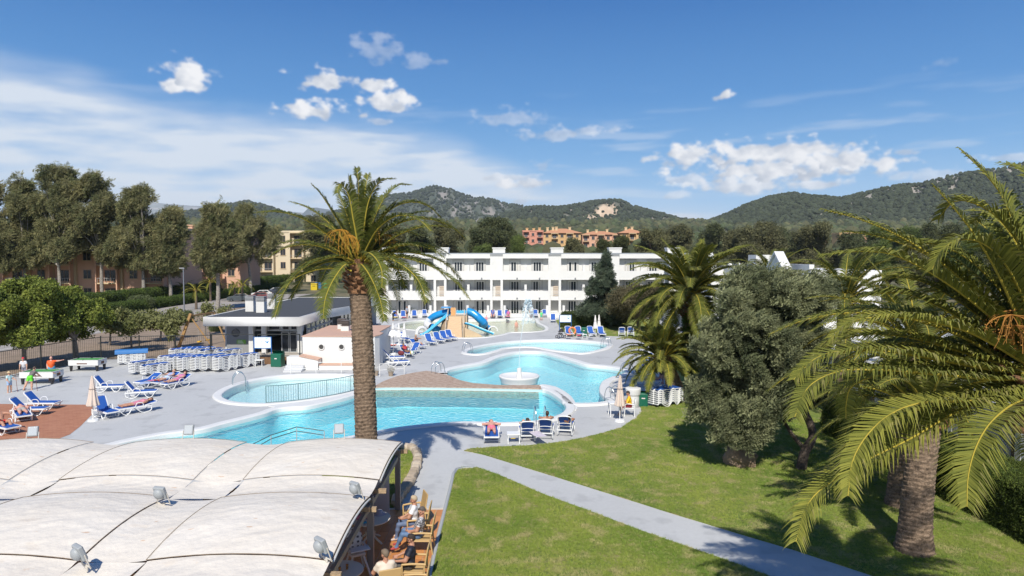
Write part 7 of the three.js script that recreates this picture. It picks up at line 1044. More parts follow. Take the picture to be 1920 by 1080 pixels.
// ---------------------------------------------------------------- people
// bones: [a, b, ra, rb, tag]; the smooth union of their tapered capsules is meshed by surface nets
function blend(bones, cell, k = 0.022) {
  const lo = V(9e9, 9e9, 9e9), hi = V(-9e9, -9e9, -9e9); for (const [a, b, ra, rb] of bones) { const m = Math.max(ra, rb) + cell * 3; lo.min(a.clone().min(b).subScalar(m)); hi.max(a.clone().max(b).addScalar(m)); }
  const n = hi.clone().sub(lo).divideScalar(cell).ceil(), nx = n.x + 1, ny = n.y + 1, nz = n.z + 1, f = new Float32Array(nx * ny * nz), ab = V(), p = V();
  const dist = (bn, x, y, z) => { const a = bn[0]; ab.subVectors(bn[1], a); const l2 = ab.lengthSq() || 1e-9, t = clamp(((x - a.x) * ab.x + (y - a.y) * ab.y + (z - a.z) * ab.z) / l2), dx = x - a.x - ab.x * t, dy = y - a.y - ab.y * t, dz = z - a.z - ab.z * t; return Math.sqrt(dx * dx + dy * dy + dz * dz) - lerp(bn[2], bn[3], t); };
  for (const bn of bones) { const m = Math.max(bn[2], bn[3]) + k * 5 + cell, i0 = ['x', 'y', 'z'].map((c) => Math.max(0, Math.floor((Math.min(bn[0][c], bn[1][c]) - m - lo[c]) / cell))), i1 = ['x', 'y', 'z'].map((c, q) => Math.min([nx, ny, nz][q] - 1, Math.ceil((Math.max(bn[0][c], bn[1][c]) + m - lo[c]) / cell))); for (let z = i0[2]; z <= i1[2]; z++) for (let y = i0[1]; y <= i1[1]; y++) for (let x = i0[0]; x <= i1[0]; x++) { const d = dist(bn, lo.x + x * cell, lo.y + y * cell, lo.z + z * cell); if (d < k * 6) f[(z * ny + y) * nx + x] += Math.exp(-d / k); } }
  for (let i = 0; i < f.length; i++) f[i] = f[i] > 0 ? -k * Math.log(f[i]) : 1;
  const id = new Int32Array(nx * ny * nz).fill(-1), pos = [], idx = [], col = [], at3 = (x, y, z) => (z * ny + y) * nx + x;
  for (let z = 0; z < nz - 1; z++) for (let y = 0; y < ny - 1; y++) for (let x = 0; x < nx - 1; x++) {
    let c = 0, sx = 0, sy = 0, sz = 0, any = 0; const v = []; for (let q = 0; q < 8; q++) { v[q] = f[at3(x + (q & 1), y + ((q >> 1) & 1), z + (q >> 2))]; if (v[q] < 0) any++; } if (!any || any === 8) continue;
    for (let a = 0; a < 8; a++) for (const bit of [1, 2, 4]) if (!(a & bit)) { const b = a | bit; if ((v[a] < 0) !== (v[b] < 0)) { const t = v[a] / (v[a] - v[b]); sx += (a & 1) + (bit === 1 ? t : 0); sy += ((a >> 1) & 1) + (bit === 2 ? t : 0); sz += (a >> 2) + (bit === 4 ? t : 0); c++; } }
    id[at3(x, y, z)] = pos.length / 3; pos.push(lo.x + (x + sx / c) * cell, lo.y + (y + sy / c) * cell, lo.z + (z + sz / c) * cell);
  }
  for (let z = 1; z < nz - 1; z++) for (let y = 1; y < ny - 1; y++) for (let x = 1; x < nx - 1; x++) { const s = f[at3(x, y, z)] < 0; const quad = (o, A, B, Cc, D) => { if (A < 0 || B < 0 || Cc < 0 || D < 0) return; if (o) idx.push(A, B, Cc, A, Cc, D); else idx.push(A, Cc, B, A, D, Cc); };
    if (s !== (f[at3(x + 1, y, z)] < 0)) quad(s, id[at3(x, y - 1, z - 1)], id[at3(x, y, z - 1)], id[at3(x, y, z)], id[at3(x, y - 1, z)]);
    if (s !== (f[at3(x, y + 1, z)] < 0)) quad(s, id[at3(x - 1, y, z - 1)], id[at3(x - 1, y, z)], id[at3(x, y, z)], id[at3(x, y, z - 1)]);
    if (s !== (f[at3(x, y, z + 1)] < 0)) quad(s, id[at3(x - 1, y - 1, z)], id[at3(x, y - 1, z)], id[at3(x, y, z)], id[at3(x - 1, y, z)]); }
  const g = new THREE.BufferGeometry(); g.setAttribute('position', new THREE.Float32BufferAttribute(pos, 3)); g.setIndex(idx); g.computeVertexNormals();
  g.userData.near = (x, y, z) => { let m = 9, w = null; for (const b of bones) { const d = dist(b, x, y, z); if (d < m) { m = d; w = b; } } return w[4]; }; return g;
}
// a head with brow, nose, lips, chin and ears, looking along +z, neck joint at the origin
const headBones = (() => { const o = [[V(0, 0.13, -0.015), V(0, 0.15, 0.0), 0.078, 0.082, 's'], [V(0, 0.085, 0.03), V(0, 0.05, 0.045), 0.052, 0.036, 's'], [V(0, 0.105, 0.088), V(0, 0.085, 0.102), 0.010, 0.014, 's'], [V(0, 0.125, 0.078), V(0, 0.105, 0.088), 0.012, 0.011, 's'], [V(-0.03, 0.128, 0.066), V(0.03, 0.128, 0.066), 0.018, 0.018, 's'], [V(-0.018, 0.062, 0.078), V(0.018, 0.062, 0.078), 0.01, 0.01, 'l'], [V(0, 0.03, 0.06), V(0, 0.034, 0.062), 0.022, 0.022, 's'], [V(0, -0.06, -0.02), V(0, 0.06, -0.01), 0.053, 0.052, 's']]; for (const s of [-1, 1]) { o.push([V(s * 0.082, 0.115, -0.01), V(s * 0.08, 0.075, 0.0), 0.017, 0.011, 's'], [V(s * 0.04, 0.08, 0.045), V(s * 0.03, 0.06, 0.05), 0.03, 0.026, 's'], [V(s * 0.03, 0.108, 0.072), V(s * 0.034, 0.108, 0.071), 0.011, 0.011, 'e']); } return o; })();
const HEADS = { fine: blend(headBones, 0.006, 0.008), far: blend(headBones, 0.016, 0.01) };
const hairBones = { short: [[V(0, 0.155, -0.02), V(0, 0.165, -0.005), 0.086, 0.086], [V(0, 0.11, -0.05), V(0, 0.13, -0.045), 0.062, 0.066], [V(-0.03, 0.195, 0.045), V(0.03, 0.195, 0.045), 0.034, 0.034]], long: [[V(0, 0.155, -0.02), V(0, 0.165, -0.005), 0.092, 0.092], [V(0, 0.11, -0.05), V(0, -0.02, -0.07), 0.07, 0.05], [V(0, -0.02, -0.07), V(0, -0.14, -0.085), 0.06, 0.035], [V(-0.03, 0.2, 0.04), V(0.03, 0.2, 0.04), 0.036, 0.036], [V(-0.08, 0.13, -0.02), V(-0.08, 0.02, -0.03), 0.03, 0.025], [V(0.08, 0.13, -0.02), V(0.08, 0.02, -0.03), 0.03, 0.025]], cap: [[V(0, 0.17, -0.015), V(0, 0.175, 0), 0.088, 0.088], [V(-0.035, 0.165, 0.09), V(0.035, 0.165, 0.09), 0.018, 0.018], [V(-0.02, 0.16, 0.13), V(0.02, 0.16, 0.13), 0.014, 0.014]], sunhat: [[V(0, 0.18, -0.01), V(0, 0.2, -0.005), 0.088, 0.08], ...Array.from({ length: 12 }, (_, i) => { const a = i / 12 * 6.283, b = (i + 1) / 12 * 6.283; return [V(Math.cos(a) * 0.125, 0.155, Math.sin(a) * 0.125 - 0.01), V(Math.cos(b) * 0.125, 0.155, Math.sin(b) * 0.125 - 0.01), 0.02, 0.02]; })] };
const HAIR = {}; for (const k in hairBones) HAIR[k] = blend(hairBones[k].map((b) => [...b, 'h']), 0.012, 0.012);
// a hand along -y from the wrist, palm to +z, thumb to +x: five fingers, unequal and curled
const HAND = (() => { const b = [[V(0, 0, 0), V(0, -0.03, 0), 0.023, 0.026, 's'], [V(-0.022, -0.035, 0), V(-0.026, -0.085, 0.004), 0.015, 0.013, 's'], [V(0.022, -0.035, 0), V(0.024, -0.085, 0.004), 0.015, 0.013, 's'], [V(0, -0.035, 0), V(0, -0.088, 0.004), 0.017, 0.014, 's']]; for (const [x, l] of [[-0.03, 0.06], [-0.01, 0.075], [0.011, 0.08], [0.031, 0.07]]) { const p0 = V(x, -0.088, 0.004), p1 = V(x * 1.15, -0.088 - l * 0.45, 0.016), p2 = V(x * 1.15, -0.088 - l * 0.72, 0.042), p3 = V(x * 1.1, -0.088 - l * 0.78, 0.062); b.push([p0, p1, 0.0095, 0.009, 's'], [p1, p2, 0.009, 0.0085, 's'], [p2, p3, 0.0085, 0.007, 's']); } b.push([V(0.02, -0.03, 0.008), V(0.05, -0.06, 0.024), 0.014, 0.011, 's'], [V(0.05, -0.06, 0.024), V(0.052, -0.09, 0.04), 0.011, 0.008, 's']); return blend(b, 0.0045, 0.003); })();
const skinMat = std([1, 1, 1], 0.65, { vertexColors: true });
const nrm = (a) => V(...a).normalize();
// o: pos, turn, torso, head, arms [[upper, fore] x2], legs [[thigh, shin, foot] x2], hip height, colours
function person(label, o) {
  const t = thing('person', label, 'person', o.pos, o.turn ?? 0, o.group), s = o.scale ?? 1, cell = o.cell ?? 0.024, B = [], fem = o.fem ? 1 : 0, fat = o.fat ?? 1;
  const pel = V(0, o.hip ?? 0.9, 0), td = nrm(o.torso ?? [0, 1, 0]), chest = pel.clone().addScaledVector(td, 0.3), neck = pel.clone().addScaledVector(td, 0.53), lat = V(1, 0, 0), fw = lat.clone().cross(td);
  const c = o.col, skin = c.skin, add = (a, b, ra, rb, k) => B.push([a, b, ra, rb, k]);
  add(pel.clone().addScaledVector(lat, -0.07), pel.clone().addScaledVector(lat, 0.07), 0.115 * fat, 0.115 * fat, 'hips'); add(pel.clone().addScaledVector(td, 0.06), chest, 0.118 * fat, 0.115 * fat, 'torso'); add(pel.clone().addScaledVector(td, 0.14).addScaledVector(fw, 0.03 * fat), pel.clone().addScaledVector(td, 0.2).addScaledVector(fw, 0.03 * fat), 0.11 * fat, 0.11 * fat, 'torso'); add(chest.clone().addScaledVector(lat, -0.075), chest.clone().addScaledVector(lat, 0.075), 0.105 * fat, 0.105 * fat, 'torso'); add(chest.clone().addScaledVector(td, 0.14).addScaledVector(lat, -0.11 + fem * 0.02), chest.clone().addScaledVector(td, 0.14).addScaledVector(lat, 0.11 - fem * 0.02), 0.072, 0.072, 'chest'); add(chest.clone().addScaledVector(td, 0.15), neck.clone().addScaledVector(td, 0.02), 0.07, 0.05, 'neck');
  if (fem) for (const q of [-1, 1]) add(chest.clone().addScaledVector(lat, q * 0.07).addScaledVector(fw, 0.08), chest.clone().addScaledVector(lat, q * 0.07).addScaledVector(fw, 0.085), 0.05, 0.05, 'chest');
  const hands = [];
  [-1, 1].forEach((q, i) => {
    const sh = chest.clone().addScaledVector(td, 0.15).addScaledVector(lat, q * (0.175 - fem * 0.015)), [u, f] = o.arms[i], el = sh.clone().addScaledVector(nrm(u), 0.28), wr = el.clone().addScaledVector(nrm(f), 0.25);
    add(sh, sh.clone().lerp(el, 0.5), 0.056 * Math.sqrt(fat), 0.05, 'sleeve'); add(sh.clone().lerp(el, 0.5), el, 0.048, 0.041, 'upper'); add(el, wr, 0.041, 0.028, 'fore'); hands.push([wr, nrm(f), q]);
    const hj = pel.clone().addScaledVector(lat, q * 0.095), [a, b, ft] = o.legs[i], kn = hj.clone().addScaledVector(nrm(a), 0.43), an = kn.clone().addScaledVector(nrm(b), 0.41);
    add(hj, hj.clone().lerp(kn, 0.55), 0.092 * fat, 0.076, 'thigh'); add(hj.clone().lerp(kn, 0.55), kn, 0.074, 0.057, 'knee'); add(kn, kn.clone().lerp(an, 0.4), 0.055, 0.058, 'shin'); add(kn.clone().lerp(an, 0.4), an, 0.056, 0.038, 'shin'); const fd = nrm(ft ?? [q * 0.15, -0.1, 1]); add(an.clone().addScaledVector(fd, -0.04).add(V(0, -0.03, 0)), an.clone().addScaledVector(fd, 0.14).add(V(0, -0.04, 0)), 0.038, 0.03, 'foot');
  });
  const body = blend(B, cell, 0.026), key = { hips: 'bottom', torso: 'top', chest: 'top', neck: 'skin', sleeve: 'sleeve', upper: 'upper', fore: 'fore', thigh: 'bottom', knee: 'knee', shin: 'shin', foot: 'foot' }, pat = o.pattern;
  const cw = (k) => c[key[k]] ?? (k === 'sleeve' ? c.top : k === 'knee' ? (c.long ? c.bottom : skin) : k === 'shin' ? (c.long ? c.bottom : skin) : k === 'torso' || k === 'chest' ? c.top : skin);
  paint(body, (x, y, z) => { const k = body.userData.near(x, y, z), q = cw(k) ?? skin; return pat && (k === 'torso' || k === 'chest' || k === 'sleeve') ? pat(x, y, z, q) : q; });
  const M = new THREE.Matrix4(), list = [body.toNonIndexed()], fine = cell < 0.016;
  const hd = nrm(o.head ?? [0, 0, 1]), up = nrm(o.headUp ?? [0, 1, 0]), hx = up.clone().cross(hd).normalize(), hu = hd.clone().cross(hx).normalize(); M.makeBasis(hx, hu, hd).setPosition(neck.clone().addScaledVector(td, 0.035));
  const hs = 1.0, hm = M.clone().scale(V(hs, hs, hs)), hg = (fine ? HEADS.fine : HEADS.far).clone(); paint(hg, (x, y, z) => { const k = HEADS.far.userData.near(x, y, z); return k === 'e' ? [0.05, 0.035, 0.03] : k === 'l' ? [skin[0] * 0.8, skin[1] * 0.5, skin[2] * 0.5] : skin; }); list.push(hg.applyMatrix4(hm).toNonIndexed());
  if (fine) for (const [wr, d, q] of hands) { const y = d.clone().negate(), pz = V(-q * 0.6, 0, 0.5).addScaledVector(y, -V(-q * 0.6, 0, 0.5).dot(y)).normalize(), x = y.clone().cross(pz).normalize(); if (x.dot(td) < 0 && false) x.negate(); list.push(paint(HAND.clone(), skin).applyMatrix4(M.makeBasis(x, y, x.clone().cross(y)).setPosition(wr)).toNonIndexed()); } else for (const [wr, d] of hands) list.push(paint(new THREE.SphereGeometry(0.042, 8, 6).scale(0.7, 1.5, 0.6).applyQuaternion(new THREE.Quaternion().setFromUnitVectors(YUP, d)).translate(wr.x + d.x * 0.05, wr.y + d.y * 0.05, wr.z + d.z * 0.05), skin).toNonIndexed());
  for (const g of list) g.deleteAttribute('uv');
  const b = part(t, 'body', mergeGeometries(list), skinMat); if (o.hair) part(b, o.hair === 'cap' ? 'cap' : o.hair === 'sunhat' ? 'hat' : 'hair', HAIR[o.hair].clone().applyMatrix4(hm), std(o.hairCol ?? [0.04, 0.025, 0.018], 0.8));
  t.scale.setScalar(s); return t;
}
const SK = { light: [0.52, 0.3, 0.21], tan: [0.42, 0.215, 0.14], pink: [0.56, 0.3, 0.23], brown: [0.3, 0.15, 0.09] };
const downArms = [[[-0.2, -1, 0.05], [-0.05, -1, 0.3]], [[0.2, -1, 0.05], [0.05, -1, 0.3]]], standLegs = [[[-0.06, -1, 0.03], [-0.02, -1, -0.04]], [[0.06, -1, 0.03], [0.02, -1, -0.04]]];
const fr = 0.012, FACE = -Math.PI / 2; // facing -x
// ---- the group on the terrace
person('woman in white top with short blonde hair seated beside the plaid shirt man', { pos: V(-2.98, 0.035, -20.3), turn: FACE, hip: 0.54, torso: [0, 1, -0.05], head: [0.25, -0.12, 1], arms: [[[-0.25, -0.85, 0.4], [0.35, -0.35, 0.8]], [[0.25, -0.85, 0.45], [-0.4, -0.3, 0.8]]], legs: [[[-0.1, -0.1, 1], [0, -1, 0.1]], [[0.1, -0.1, 1], [0, -1, 0.2]]], col: { skin: SK.tan, top: [0.72, 0.72, 0.74], bottom: [0.1, 0.14, 0.24], long: true, foot: [0.5, 0.4, 0.35] }, hair: 'short', hairCol: [0.42, 0.33, 0.22], fem: true, cell: fr });
person('man in black and white plaid shirt and blue jeans seated at the terrace edge', { pos: V(-2.72, 0.035, -19.4), turn: FACE, hip: 0.54, torso: [0, 1, -0.22], head: [0.75, 0, 0.7], arms: [[[-0.25, -0.9, 0.35], [0.3, -0.25, 0.85]], [[0.25, -0.9, 0.35], [-0.35, -0.2, 0.85]]], legs: [[[-0.12, 0.12, 1], [0.05, -1, 0.45]], [[0.14, 0.1, 1], [0, -1, 0.5]]], col: { skin: SK.tan, top: [0.5, 0.5, 0.5], sleeve: [0.5, 0.5, 0.5], bottom: [0.09, 0.16, 0.29], long: true, foot: [0.35, 0.05, 0.05] }, pattern: (x, y, z, q) => { const a = Math.sin(x * 95), b = Math.sin((y - z * 0.3) * 95), k = (a > 0 ? 1 : 0) + (b > 0 ? 1 : 0); return k === 2 ? [0.62, 0.62, 0.64] : k === 1 ? [0.24, 0.24, 0.26] : [0.04, 0.04, 0.045]; }, hair: 'short', hairCol: [0.1, 0.085, 0.075], cell: fr, fat: 1.1 });
person('man in dark navy polo and sunglasses leaning back in a tan chair', { pos: V(-2.68, 0.035, -17.45), turn: FACE, hip: 0.54, torso: [0, 1, -0.12], head: [0.15, -0.1, 1], arms: [[[-0.3, -0.8, 0.5], [0.25, -0.3, 0.9]], [[0.3, -0.85, 0.4], [-0.1, -0.1, 1]]], legs: [[[-0.12, 0.0, 1], [0, -1, 0.3]], [[0.15, 0.0, 1], [0, -1, 0.1]]], col: { skin: SK.tan, top: [0.012, 0.016, 0.032], bottom: [0.05, 0.045, 0.04], long: true, foot: [0.05, 0.04, 0.04] }, hair: 'short', hairCol: [0.03, 0.02, 0.016], cell: fr, fat: 1.12 });
{ const g = single('sunglasses', mg([rbx(-0.068, -0.008, -0.018, 0.02, -0.006, 0.006, 0.004), rbx(0.008, 0.068, -0.018, 0.02, -0.006, 0.006, 0.004), rod([-0.07, 0.012, 0], [-0.078, 0.01, -0.09], 0.004), rod([0.07, 0.012, 0], [0.078, 0.01, -0.09], 0.004), rod([-0.01, 0.012, 0], [0.01, 0.012, 0], 0.004)]), std([0.015, 0.015, 0.015], 0.2), 'dark sunglasses worn by the man in navy', 'sunglasses'); g.position.set(-2.68 + 0.062 - 0.083, 0.035 + 0.54 + 0.56 + 0.112, -17.45 + 0.012); g.rotation.y = FACE - 0.15; }
person('man in beige shirt seated with his back to the camera', { pos: V(-3.1, 0.035, -16.45), turn: Math.PI * 1.12, hip: 0.54, torso: [0, 1, 0.12], head: [0.5, -0.1, 0.85], arms: [[[-0.35, -0.8, 0.4], [0.5, 0.1, 0.7]], [[0.35, -0.8, 0.4], [-0.45, 0.35, 0.6]]], legs: [[[-0.15, -0.05, 1], [0, -1, 0.1]], [[0.15, -0.05, 1], [0, -1, 0.1]]], col: { skin: SK.tan, top: [0.6, 0.53, 0.44], bottom: [0.16, 0.14, 0.11], long: true, foot: [0.1, 0.08, 0.06] }, hair: 'short', hairCol: [0.16, 0.12, 0.085], cell: fr, fat: 1.2 });
person('child in teal top sitting at the far side of the round table', { pos: V(tb1.x - 0.45, 0.035, tb1.z - 0.8), turn: 0.5, hip: 0.6, scale: 0.86, torso: [0, 1, 0.2], head: [0, -0.5, 1], arms: [[[-0.2, -0.6, 0.7], [0.3, 0, 1]], [[0.2, -0.6, 0.7], [-0.3, 0, 1]]], legs: [[[-0.1, -0.1, 1], [0, -1, 0.1]], [[0.1, -0.1, 1], [0, -1, 0.1]]], col: { skin: SK.light, top: [0.1, 0.26, 0.28], bottom: [0.1, 0.1, 0.14] }, hair: 'long', hairCol: [0.14, 0.08, 0.04], cell: 0.018 });
armchair('tan armchair with child in teal at the round table', undefined, tb1.x - 0.5, -(tb1.z - 0.86), -Math.PI / 2 + 0.5);
// ---- players at the pool tables
person('man in orange shirt and blue shorts pointing beside the pool tables', { pos: gp(97, 714), turn: 0.5, hip: 0.9, arms: [[[-0.2, -1, 0.1], [0, -0.9, 0.4]], [[0.95, 0.05, 0.3], [0.95, 0.2, 0.3]]], legs: standLegs, col: { skin: SK.pink, top: [0.72, 0.1, 0.012], bottom: [0.06, 0.32, 0.5] }, fat: 1.35 });
person('girl in grey top and green shorts leaning over the pool table', { pos: gp(57, 731), turn: Math.PI * 0.92, hip: 0.86, scale: 0.95, torso: [0.1, 0.75, 0.65], head: [0.2, -0.3, 1], arms: [[[-0.15, -0.75, 0.65], [0, -0.6, 0.7]], [[0.15, -0.75, 0.65], [0, -0.6, 0.7]]], legs: [[[-0.05, -1, 0.05], [0, -1, -0.05]], [[0.12, -1, -0.4], [0.05, -0.9, -0.45]]], col: { skin: SK.light, top: [0.13, 0.12, 0.115], bottom: [0.12, 0.62, 0.03] }, hair: 'short', hairCol: [0.09, 0.06, 0.045], fem: true });
person('child in pale blue with straw hat holding a cue', { pos: gp(18, 736), turn: 1.3, hip: 0.86, scale: 0.8, arms: [[[-0.2, -0.9, 0.2], [0, -0.6, 0.8]], [[0.25, -0.8, 0.4], [0.1, -0.4, 0.9]]], legs: standLegs, col: { skin: SK.light, top: [0.42, 0.6, 0.62], bottom: [0.3, 0.42, 0.6] }, hair: 'sunhat', hairCol: [0.55, 0.42, 0.25] });
person('person in red cap and white shirt behind the pool table', { pos: gp(46, 709), turn: 0.3, hip: 0.88, scale: 0.9, torso: [0, 0.95, 0.3], arms: downArms, legs: standLegs, col: { skin: SK.light, top: [0.6, 0.6, 0.62], bottom: [0.2, 0.2, 0.25] }, hair: 'cap', hairCol: [0.6, 0.03, 0.05] });
for (const [a, b, l] of [[[33, 735, 0.02], [26, 700, 1.3], 'dark wooden cue held by the child in the straw hat'], [[70, 733, 0.02], [62, 703, 1.2], 'dark wooden cue held upright beside the leaning girl']]) { const p = gp(a[0], a[1]); single('cue', rod([p.x, a[2], p.z], [p.x - 0.15, b[2], p.z - 0.05], 0.014, 0.008), std([0.16, 0.04, 0.02], 0.4), l, 'cue'); }
// ---- people on loungers
const Z2X = Math.PI / 2, lie = (lg, label, o) => { const up = (o.ang ?? 10) * R, p = lg.position.clone().add(V(Math.cos(lg.rotation.y) * (o.dx ?? -0.1), 0, -Math.sin(lg.rotation.y) * (o.dx ?? -0.1))); return person(label, { hip: 0.5, pos: p, turn: lg.rotation.y + Z2X, torso: [0, Math.sin(up), -Math.cos(up)], head: o.prone ? [0.9, 0.2, 0] : [0, Math.cos(up) * 0.8, Math.sin(up) + 0.3], headUp: [0, Math.sin(up), -Math.cos(up)], arms: [[[-0.5, -0.1, 0.8], [0.2, 0, 1]], [[0.5, -0.1, 0.8], [-0.2, 0, 1]]], legs: [[[-0.08, -0.02, 1], [-0.04, -0.03, 1], [0, 0.7, 0.7]], [[0.08, -0.02, 1], [0.04, -0.03, 1], [0, 0.7, 0.7]]], ...o }); };
lie(lgA, 'sunbather lying on a red towel on the brick terrace', { prone: true, col: { skin: SK.pink, top: SK.pink, bottom: [0.35, 0.33, 0.3] }, hair: 'short', fem: true });
lie(lgB, 'bather in red trunks sitting up on the brick terrace', { ang: 65, legs: [[[-0.15, 0.1, 1], [0, -0.7, 0.6]], [[0.15, 0.15, 1], [0, -0.8, 0.5]]], col: { skin: SK.tan, top: SK.tan, bottom: [0.5, 0.03, 0.02] }, hair: 'short' });
lie(lgC, 'sunbather in pink patterned swimsuit lying face down', { prone: true, col: { skin: SK.tan, top: [0.52, 0.2, 0.27], bottom: [0.52, 0.2, 0.27], sleeve: SK.tan }, hair: 'long', hairCol: [0.1, 0.05, 0.03], fem: true });
lie(lgD, 'woman in pink dress resting on a lounger by the stacks', { ang: 28, col: { skin: SK.light, top: [0.52, 0.16, 0.32], bottom: [0.52, 0.16, 0.32] }, hair: 'long', hairCol: [0.07, 0.03, 0.02], fem: true });
lie(lgE, 'sunbather in pale shorts and red sandals beside the pink dress', { ang: 30, col: { skin: SK.light, top: [0.3, 0.36, 0.55], bottom: [0.45, 0.55, 0.68], sleeve: SK.light, foot: [0.6, 0.05, 0.03] }, hair: 'short', hairCol: [0.25, 0.16, 0.08] });
lie(lgF, 'woman in pink bikini lying face down beside the main pool', { prone: true, ang: 12, dx: -0.15, cell: 0.016, arms: [[[-0.7, 0.0, 0.4], [-0.1, -0.1, -0.9]], [[0.7, 0, 0.4], [0.1, -0.1, -0.9]]], col: { skin: SK.pink, top: SK.pink, bottom: [0.7, 0.16, 0.22] }, hair: 'short', hairCol: [0.2, 0.11, 0.05], fem: true });
lie(lgG, 'sunbather with raised knees on the lounger beside the side table', { ang: 45, legs: [[[-0.1, 0.75, 0.7], [0, -0.9, 0.3]], [[0.1, 0.75, 0.7], [0, -0.9, 0.3]]], col: { skin: SK.light, top: [0.45, 0.03, 0.15], bottom: [0.45, 0.03, 0.15], sleeve: SK.light }, hair: 'short', fem: true });
lie(lgH, 'dark haired bather sitting up on the middle raised lounger', { ang: 72, dx: -0.05, legs: [[[-0.1, 0.5, 0.9], [0, -0.6, 0.7]], [[0.1, 0.1, 1], [0, -0.05, 1]]], col: { skin: SK.tan, top: SK.tan, bottom: [0.1, 0.25, 0.35] }, hair: 'short', hairCol: [0.05, 0.03, 0.02] });
lie(lgI, 'tanned bather lying sideways on the last raised lounger', { ang: 35, col: { skin: [0.45, 0.2, 0.11], top: [0.45, 0.2, 0.11], bottom: [0.05, 0.05, 0.08] }, hair: 'short' });
lie(lgJ, 'sunbather in red swimwear by the pool house', { ang: 40, col: { skin: SK.brown, top: [0.4, 0.03, 0.04], bottom: [0.05, 0.05, 0.06], sleeve: SK.brown }, hair: 'short', fem: true });
lie(lgK, 'woman with blonde hair sitting up by the slide pool', { ang: 75, legs: [[[-0.1, 0.35, 1], [0, -0.7, 0.6]], [[0.1, 0.2, 1], [0, -0.5, 0.8]]], col: { skin: SK.tan, top: [0.04, 0.04, 0.05], bottom: [0.04, 0.04, 0.05], sleeve: SK.tan }, hair: 'short', hairCol: [0.5, 0.4, 0.25], fem: true });
lie(lgL, 'sunbather on the lounger beside the short palm', { ang: 35, col: { skin: SK.pink, top: SK.pink, bottom: [0.55, 0.55, 0.57] }, hair: 'short' });
person('man in black trunks bending over the lounger beside the short palm', { pos: gp(1240, 719), turn: -Math.PI / 2 - 0.1, hip: 0.88, torso: [0, 0.25, 1], head: [0, -0.6, 0.8], arms: [[[-0.1, -0.9, 0.5], [0, -0.9, 0.5]], [[0.1, -0.9, 0.5], [0, -0.9, 0.5]]], legs: [[[-0.06, -1, 0.15], [0, -1, -0.2]], [[0.06, -1, -0.15], [0, -1, -0.1]]], col: { skin: SK.pink, top: SK.pink, bottom: [0.015, 0.015, 0.018], sleeve: SK.pink }, hair: 'short' });
// ---- lifeguard with chair
{
  const c = gp(1180, 779), t = thing('garden_chair', 'white garden chair of the lifeguard in yellow', 'chair', c, -0.15); part(t, 'seat', rbx(-0.25, 0.25, 0.42, 0.45, -0.25, 0.25, 0.012), resin); for (const [x, z] of [[-1, -1], [1, -1], [-1, 1], [1, 1]]) part(t, 'leg', rod([x * 0.27, 0, z * 0.26], [x * 0.24, 0.43, z * 0.24], 0.025), resin); const b = part(t, 'backrest', tube([[0, 0, -0.24], [0.06, 0.42, -0.24], [0.08, 0.5, 0], [0.06, 0.42, 0.24], [0, 0, 0.24]], 0.026, 24, 6), resin); b.position.set(0.25, 0.43, 0); part(b, 'back_panel', rbx(0.03, 0.05, 0.02, 0.44, -0.2, 0.2, 0.01), resin); for (const z of [-0.27, 0.27]) part(t, 'armrest', tube([[0.26, 0.65, z], [-0.2, 0.66, z], [-0.24, 0.45, z]], 0.022, 12, 6), resin);
  person('lifeguard in yellow jacket and dark red shorts seated at the white table', { pos: c.clone().add(V(0.02, 0, 0)), turn: -Math.PI / 2 - 0.15, hip: 0.54, torso: [0, 1, 0.1], head: [0, -0.4, 1], arms: [[[-0.3, -0.85, 0.4], [0.3, -0.1, 0.9]], [[0.3, -0.85, 0.4], [-0.3, -0.1, 0.9]]], legs: [[[-0.1, -0.05, 1], [0, -1, 0.1]], [[0.12, -0.05, 1], [0, -1, 0.15]]], col: { skin: SK.tan, top: [0.75, 0.46, 0.01], sleeve: [0.75, 0.46, 0.01], upper: [0.75, 0.46, 0.01], bottom: [0.2, 0.01, 0.02], knee: [0.2, 0.01, 0.02] }, hair: 'short' });
}
// ---- far people
const farP = (label, px, py, o) => person(label, { pos: gp(px, py, o.y ?? 0), arms: downArms, legs: standLegs, cell: 0.035, ...o });
farP('person in patterned shirt and dark shorts standing on the far deck', 763, 597, { turn: 1, col: { skin: SK.tan, top: [0.3, 0.33, 0.4], bottom: [0.04, 0.05, 0.07] }, hair: 'short', fat: 1.15 });
farP('dark clothed person bending over the far yellow towel', 737, 601, { turn: 1.4, torso: [0, 0.55, 0.85], head: [0, -0.4, 1], arms: [[[-0.1, -0.9, 0.4], [0, -0.9, 0.4]], [[0.1, -0.9, 0.4], [0, -0.9, 0.4]]], col: { skin: SK.tan, top: [0.02, 0.02, 0.02], bottom: [0.03, 0.03, 0.04], long: true }, hair: 'short' });
farP('boy in dark trunks wading at the foot of the open slide', 911.5, 626, { y: -0.25, turn: 2.6, scale: 0.74, torso: [0, 1, 0.05], arms: [[[-0.3, -0.9, 0.1], [0, -0.8, 0.5]], [[0.4, -0.8, 0.2], [0.2, -0.8, 0.5]]], legs: [[[-0.05, -1, 0.3], [0, -1, -0.1]], [[0.05, -1, -0.2], [0, -1, -0.3]]], col: { skin: SK.tan, top: SK.tan, bottom: [0.015, 0.015, 0.018] }, hair: 'short' });
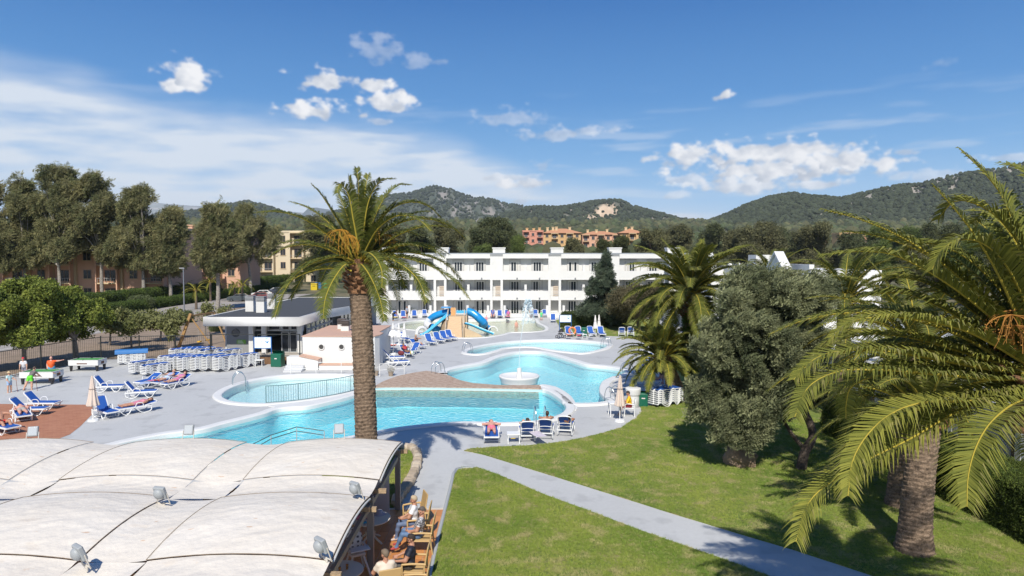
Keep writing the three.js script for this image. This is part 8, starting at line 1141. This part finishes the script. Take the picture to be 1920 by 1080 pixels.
farP('small child in pink at the far edge of the sandy pool', 912, 606, { y: -0.3, turn: 0, scale: 0.62, col: { skin: SK.pink, top: [0.65, 0.25, 0.32], bottom: [0.65, 0.25, 0.32] }, hair: 'short', hairCol: [0.3, 0.2, 0.1] });
farP('child in bright green top at the far edge of the sandy pool', 1015, 602, { y: -0.1, turn: 0, scale: 0.82, col: { skin: SK.light, top: [0.1, 0.6, 0.2], bottom: [0.08, 0.4, 0.3] }, hair: 'cap', hairCol: [0.1, 0.55, 0.25] });
farP('child sitting in the shallow sandy pool', 968, 614, { y: -0.45, turn: 0.3, scale: 0.8, hip: 0.3, legs: [[[-0.1, -0.1, 1], [0, -0.2, 1]], [[0.1, -0.1, 1], [0, -0.2, 1]]], col: { skin: SK.pink, top: SK.pink, bottom: [0.6, 0.3, 0.3] }, hair: 'short' });
farP('bather in white standing by the far hotel wall', 996, 596, { turn: 0, col: { skin: SK.light, top: [0.6, 0.58, 0.56], bottom: [0.35, 0.33, 0.33], long: true }, hair: 'short', hairCol: [0.2, 0.12, 0.06] });
farP('sunbather sitting on the far lounger in front of the hotel wall', 924, 597, { turn: 0, hip: 0.5, torso: [0, 0.9, -0.4], legs: [[[-0.1, 0.1, 1], [0, -0.6, 0.8]], [[0.1, 0.1, 1], [0, -0.6, 0.8]]], col: { skin: SK.pink, top: [0.1, 0.12, 0.3], bottom: [0.1, 0.12, 0.3] }, hair: 'short' });
farP('sunbather in pink on the far lounger by the hotel wall', 953, 597, { turn: 0, hip: 0.5, torso: [0, 0.8, -0.5], legs: [[[-0.1, 0.1, 1], [0, -0.5, 0.8]], [[0.1, 0.1, 1], [0, -0.5, 0.8]]], col: { skin: SK.light, top: [0.5, 0.12, 0.3], bottom: [0.3, 0.08, 0.25] }, hair: 'long', fem: true });
farP('child in pink beside the pool house corner', 719, 628, { turn: -1, scale: 0.62, col: { skin: SK.light, top: [0.7, 0.1, 0.3], bottom: [0.7, 0.1, 0.3] }, hair: 'short' });
renderer.setSize(1024, 576);
renderer.render(scene, camera);
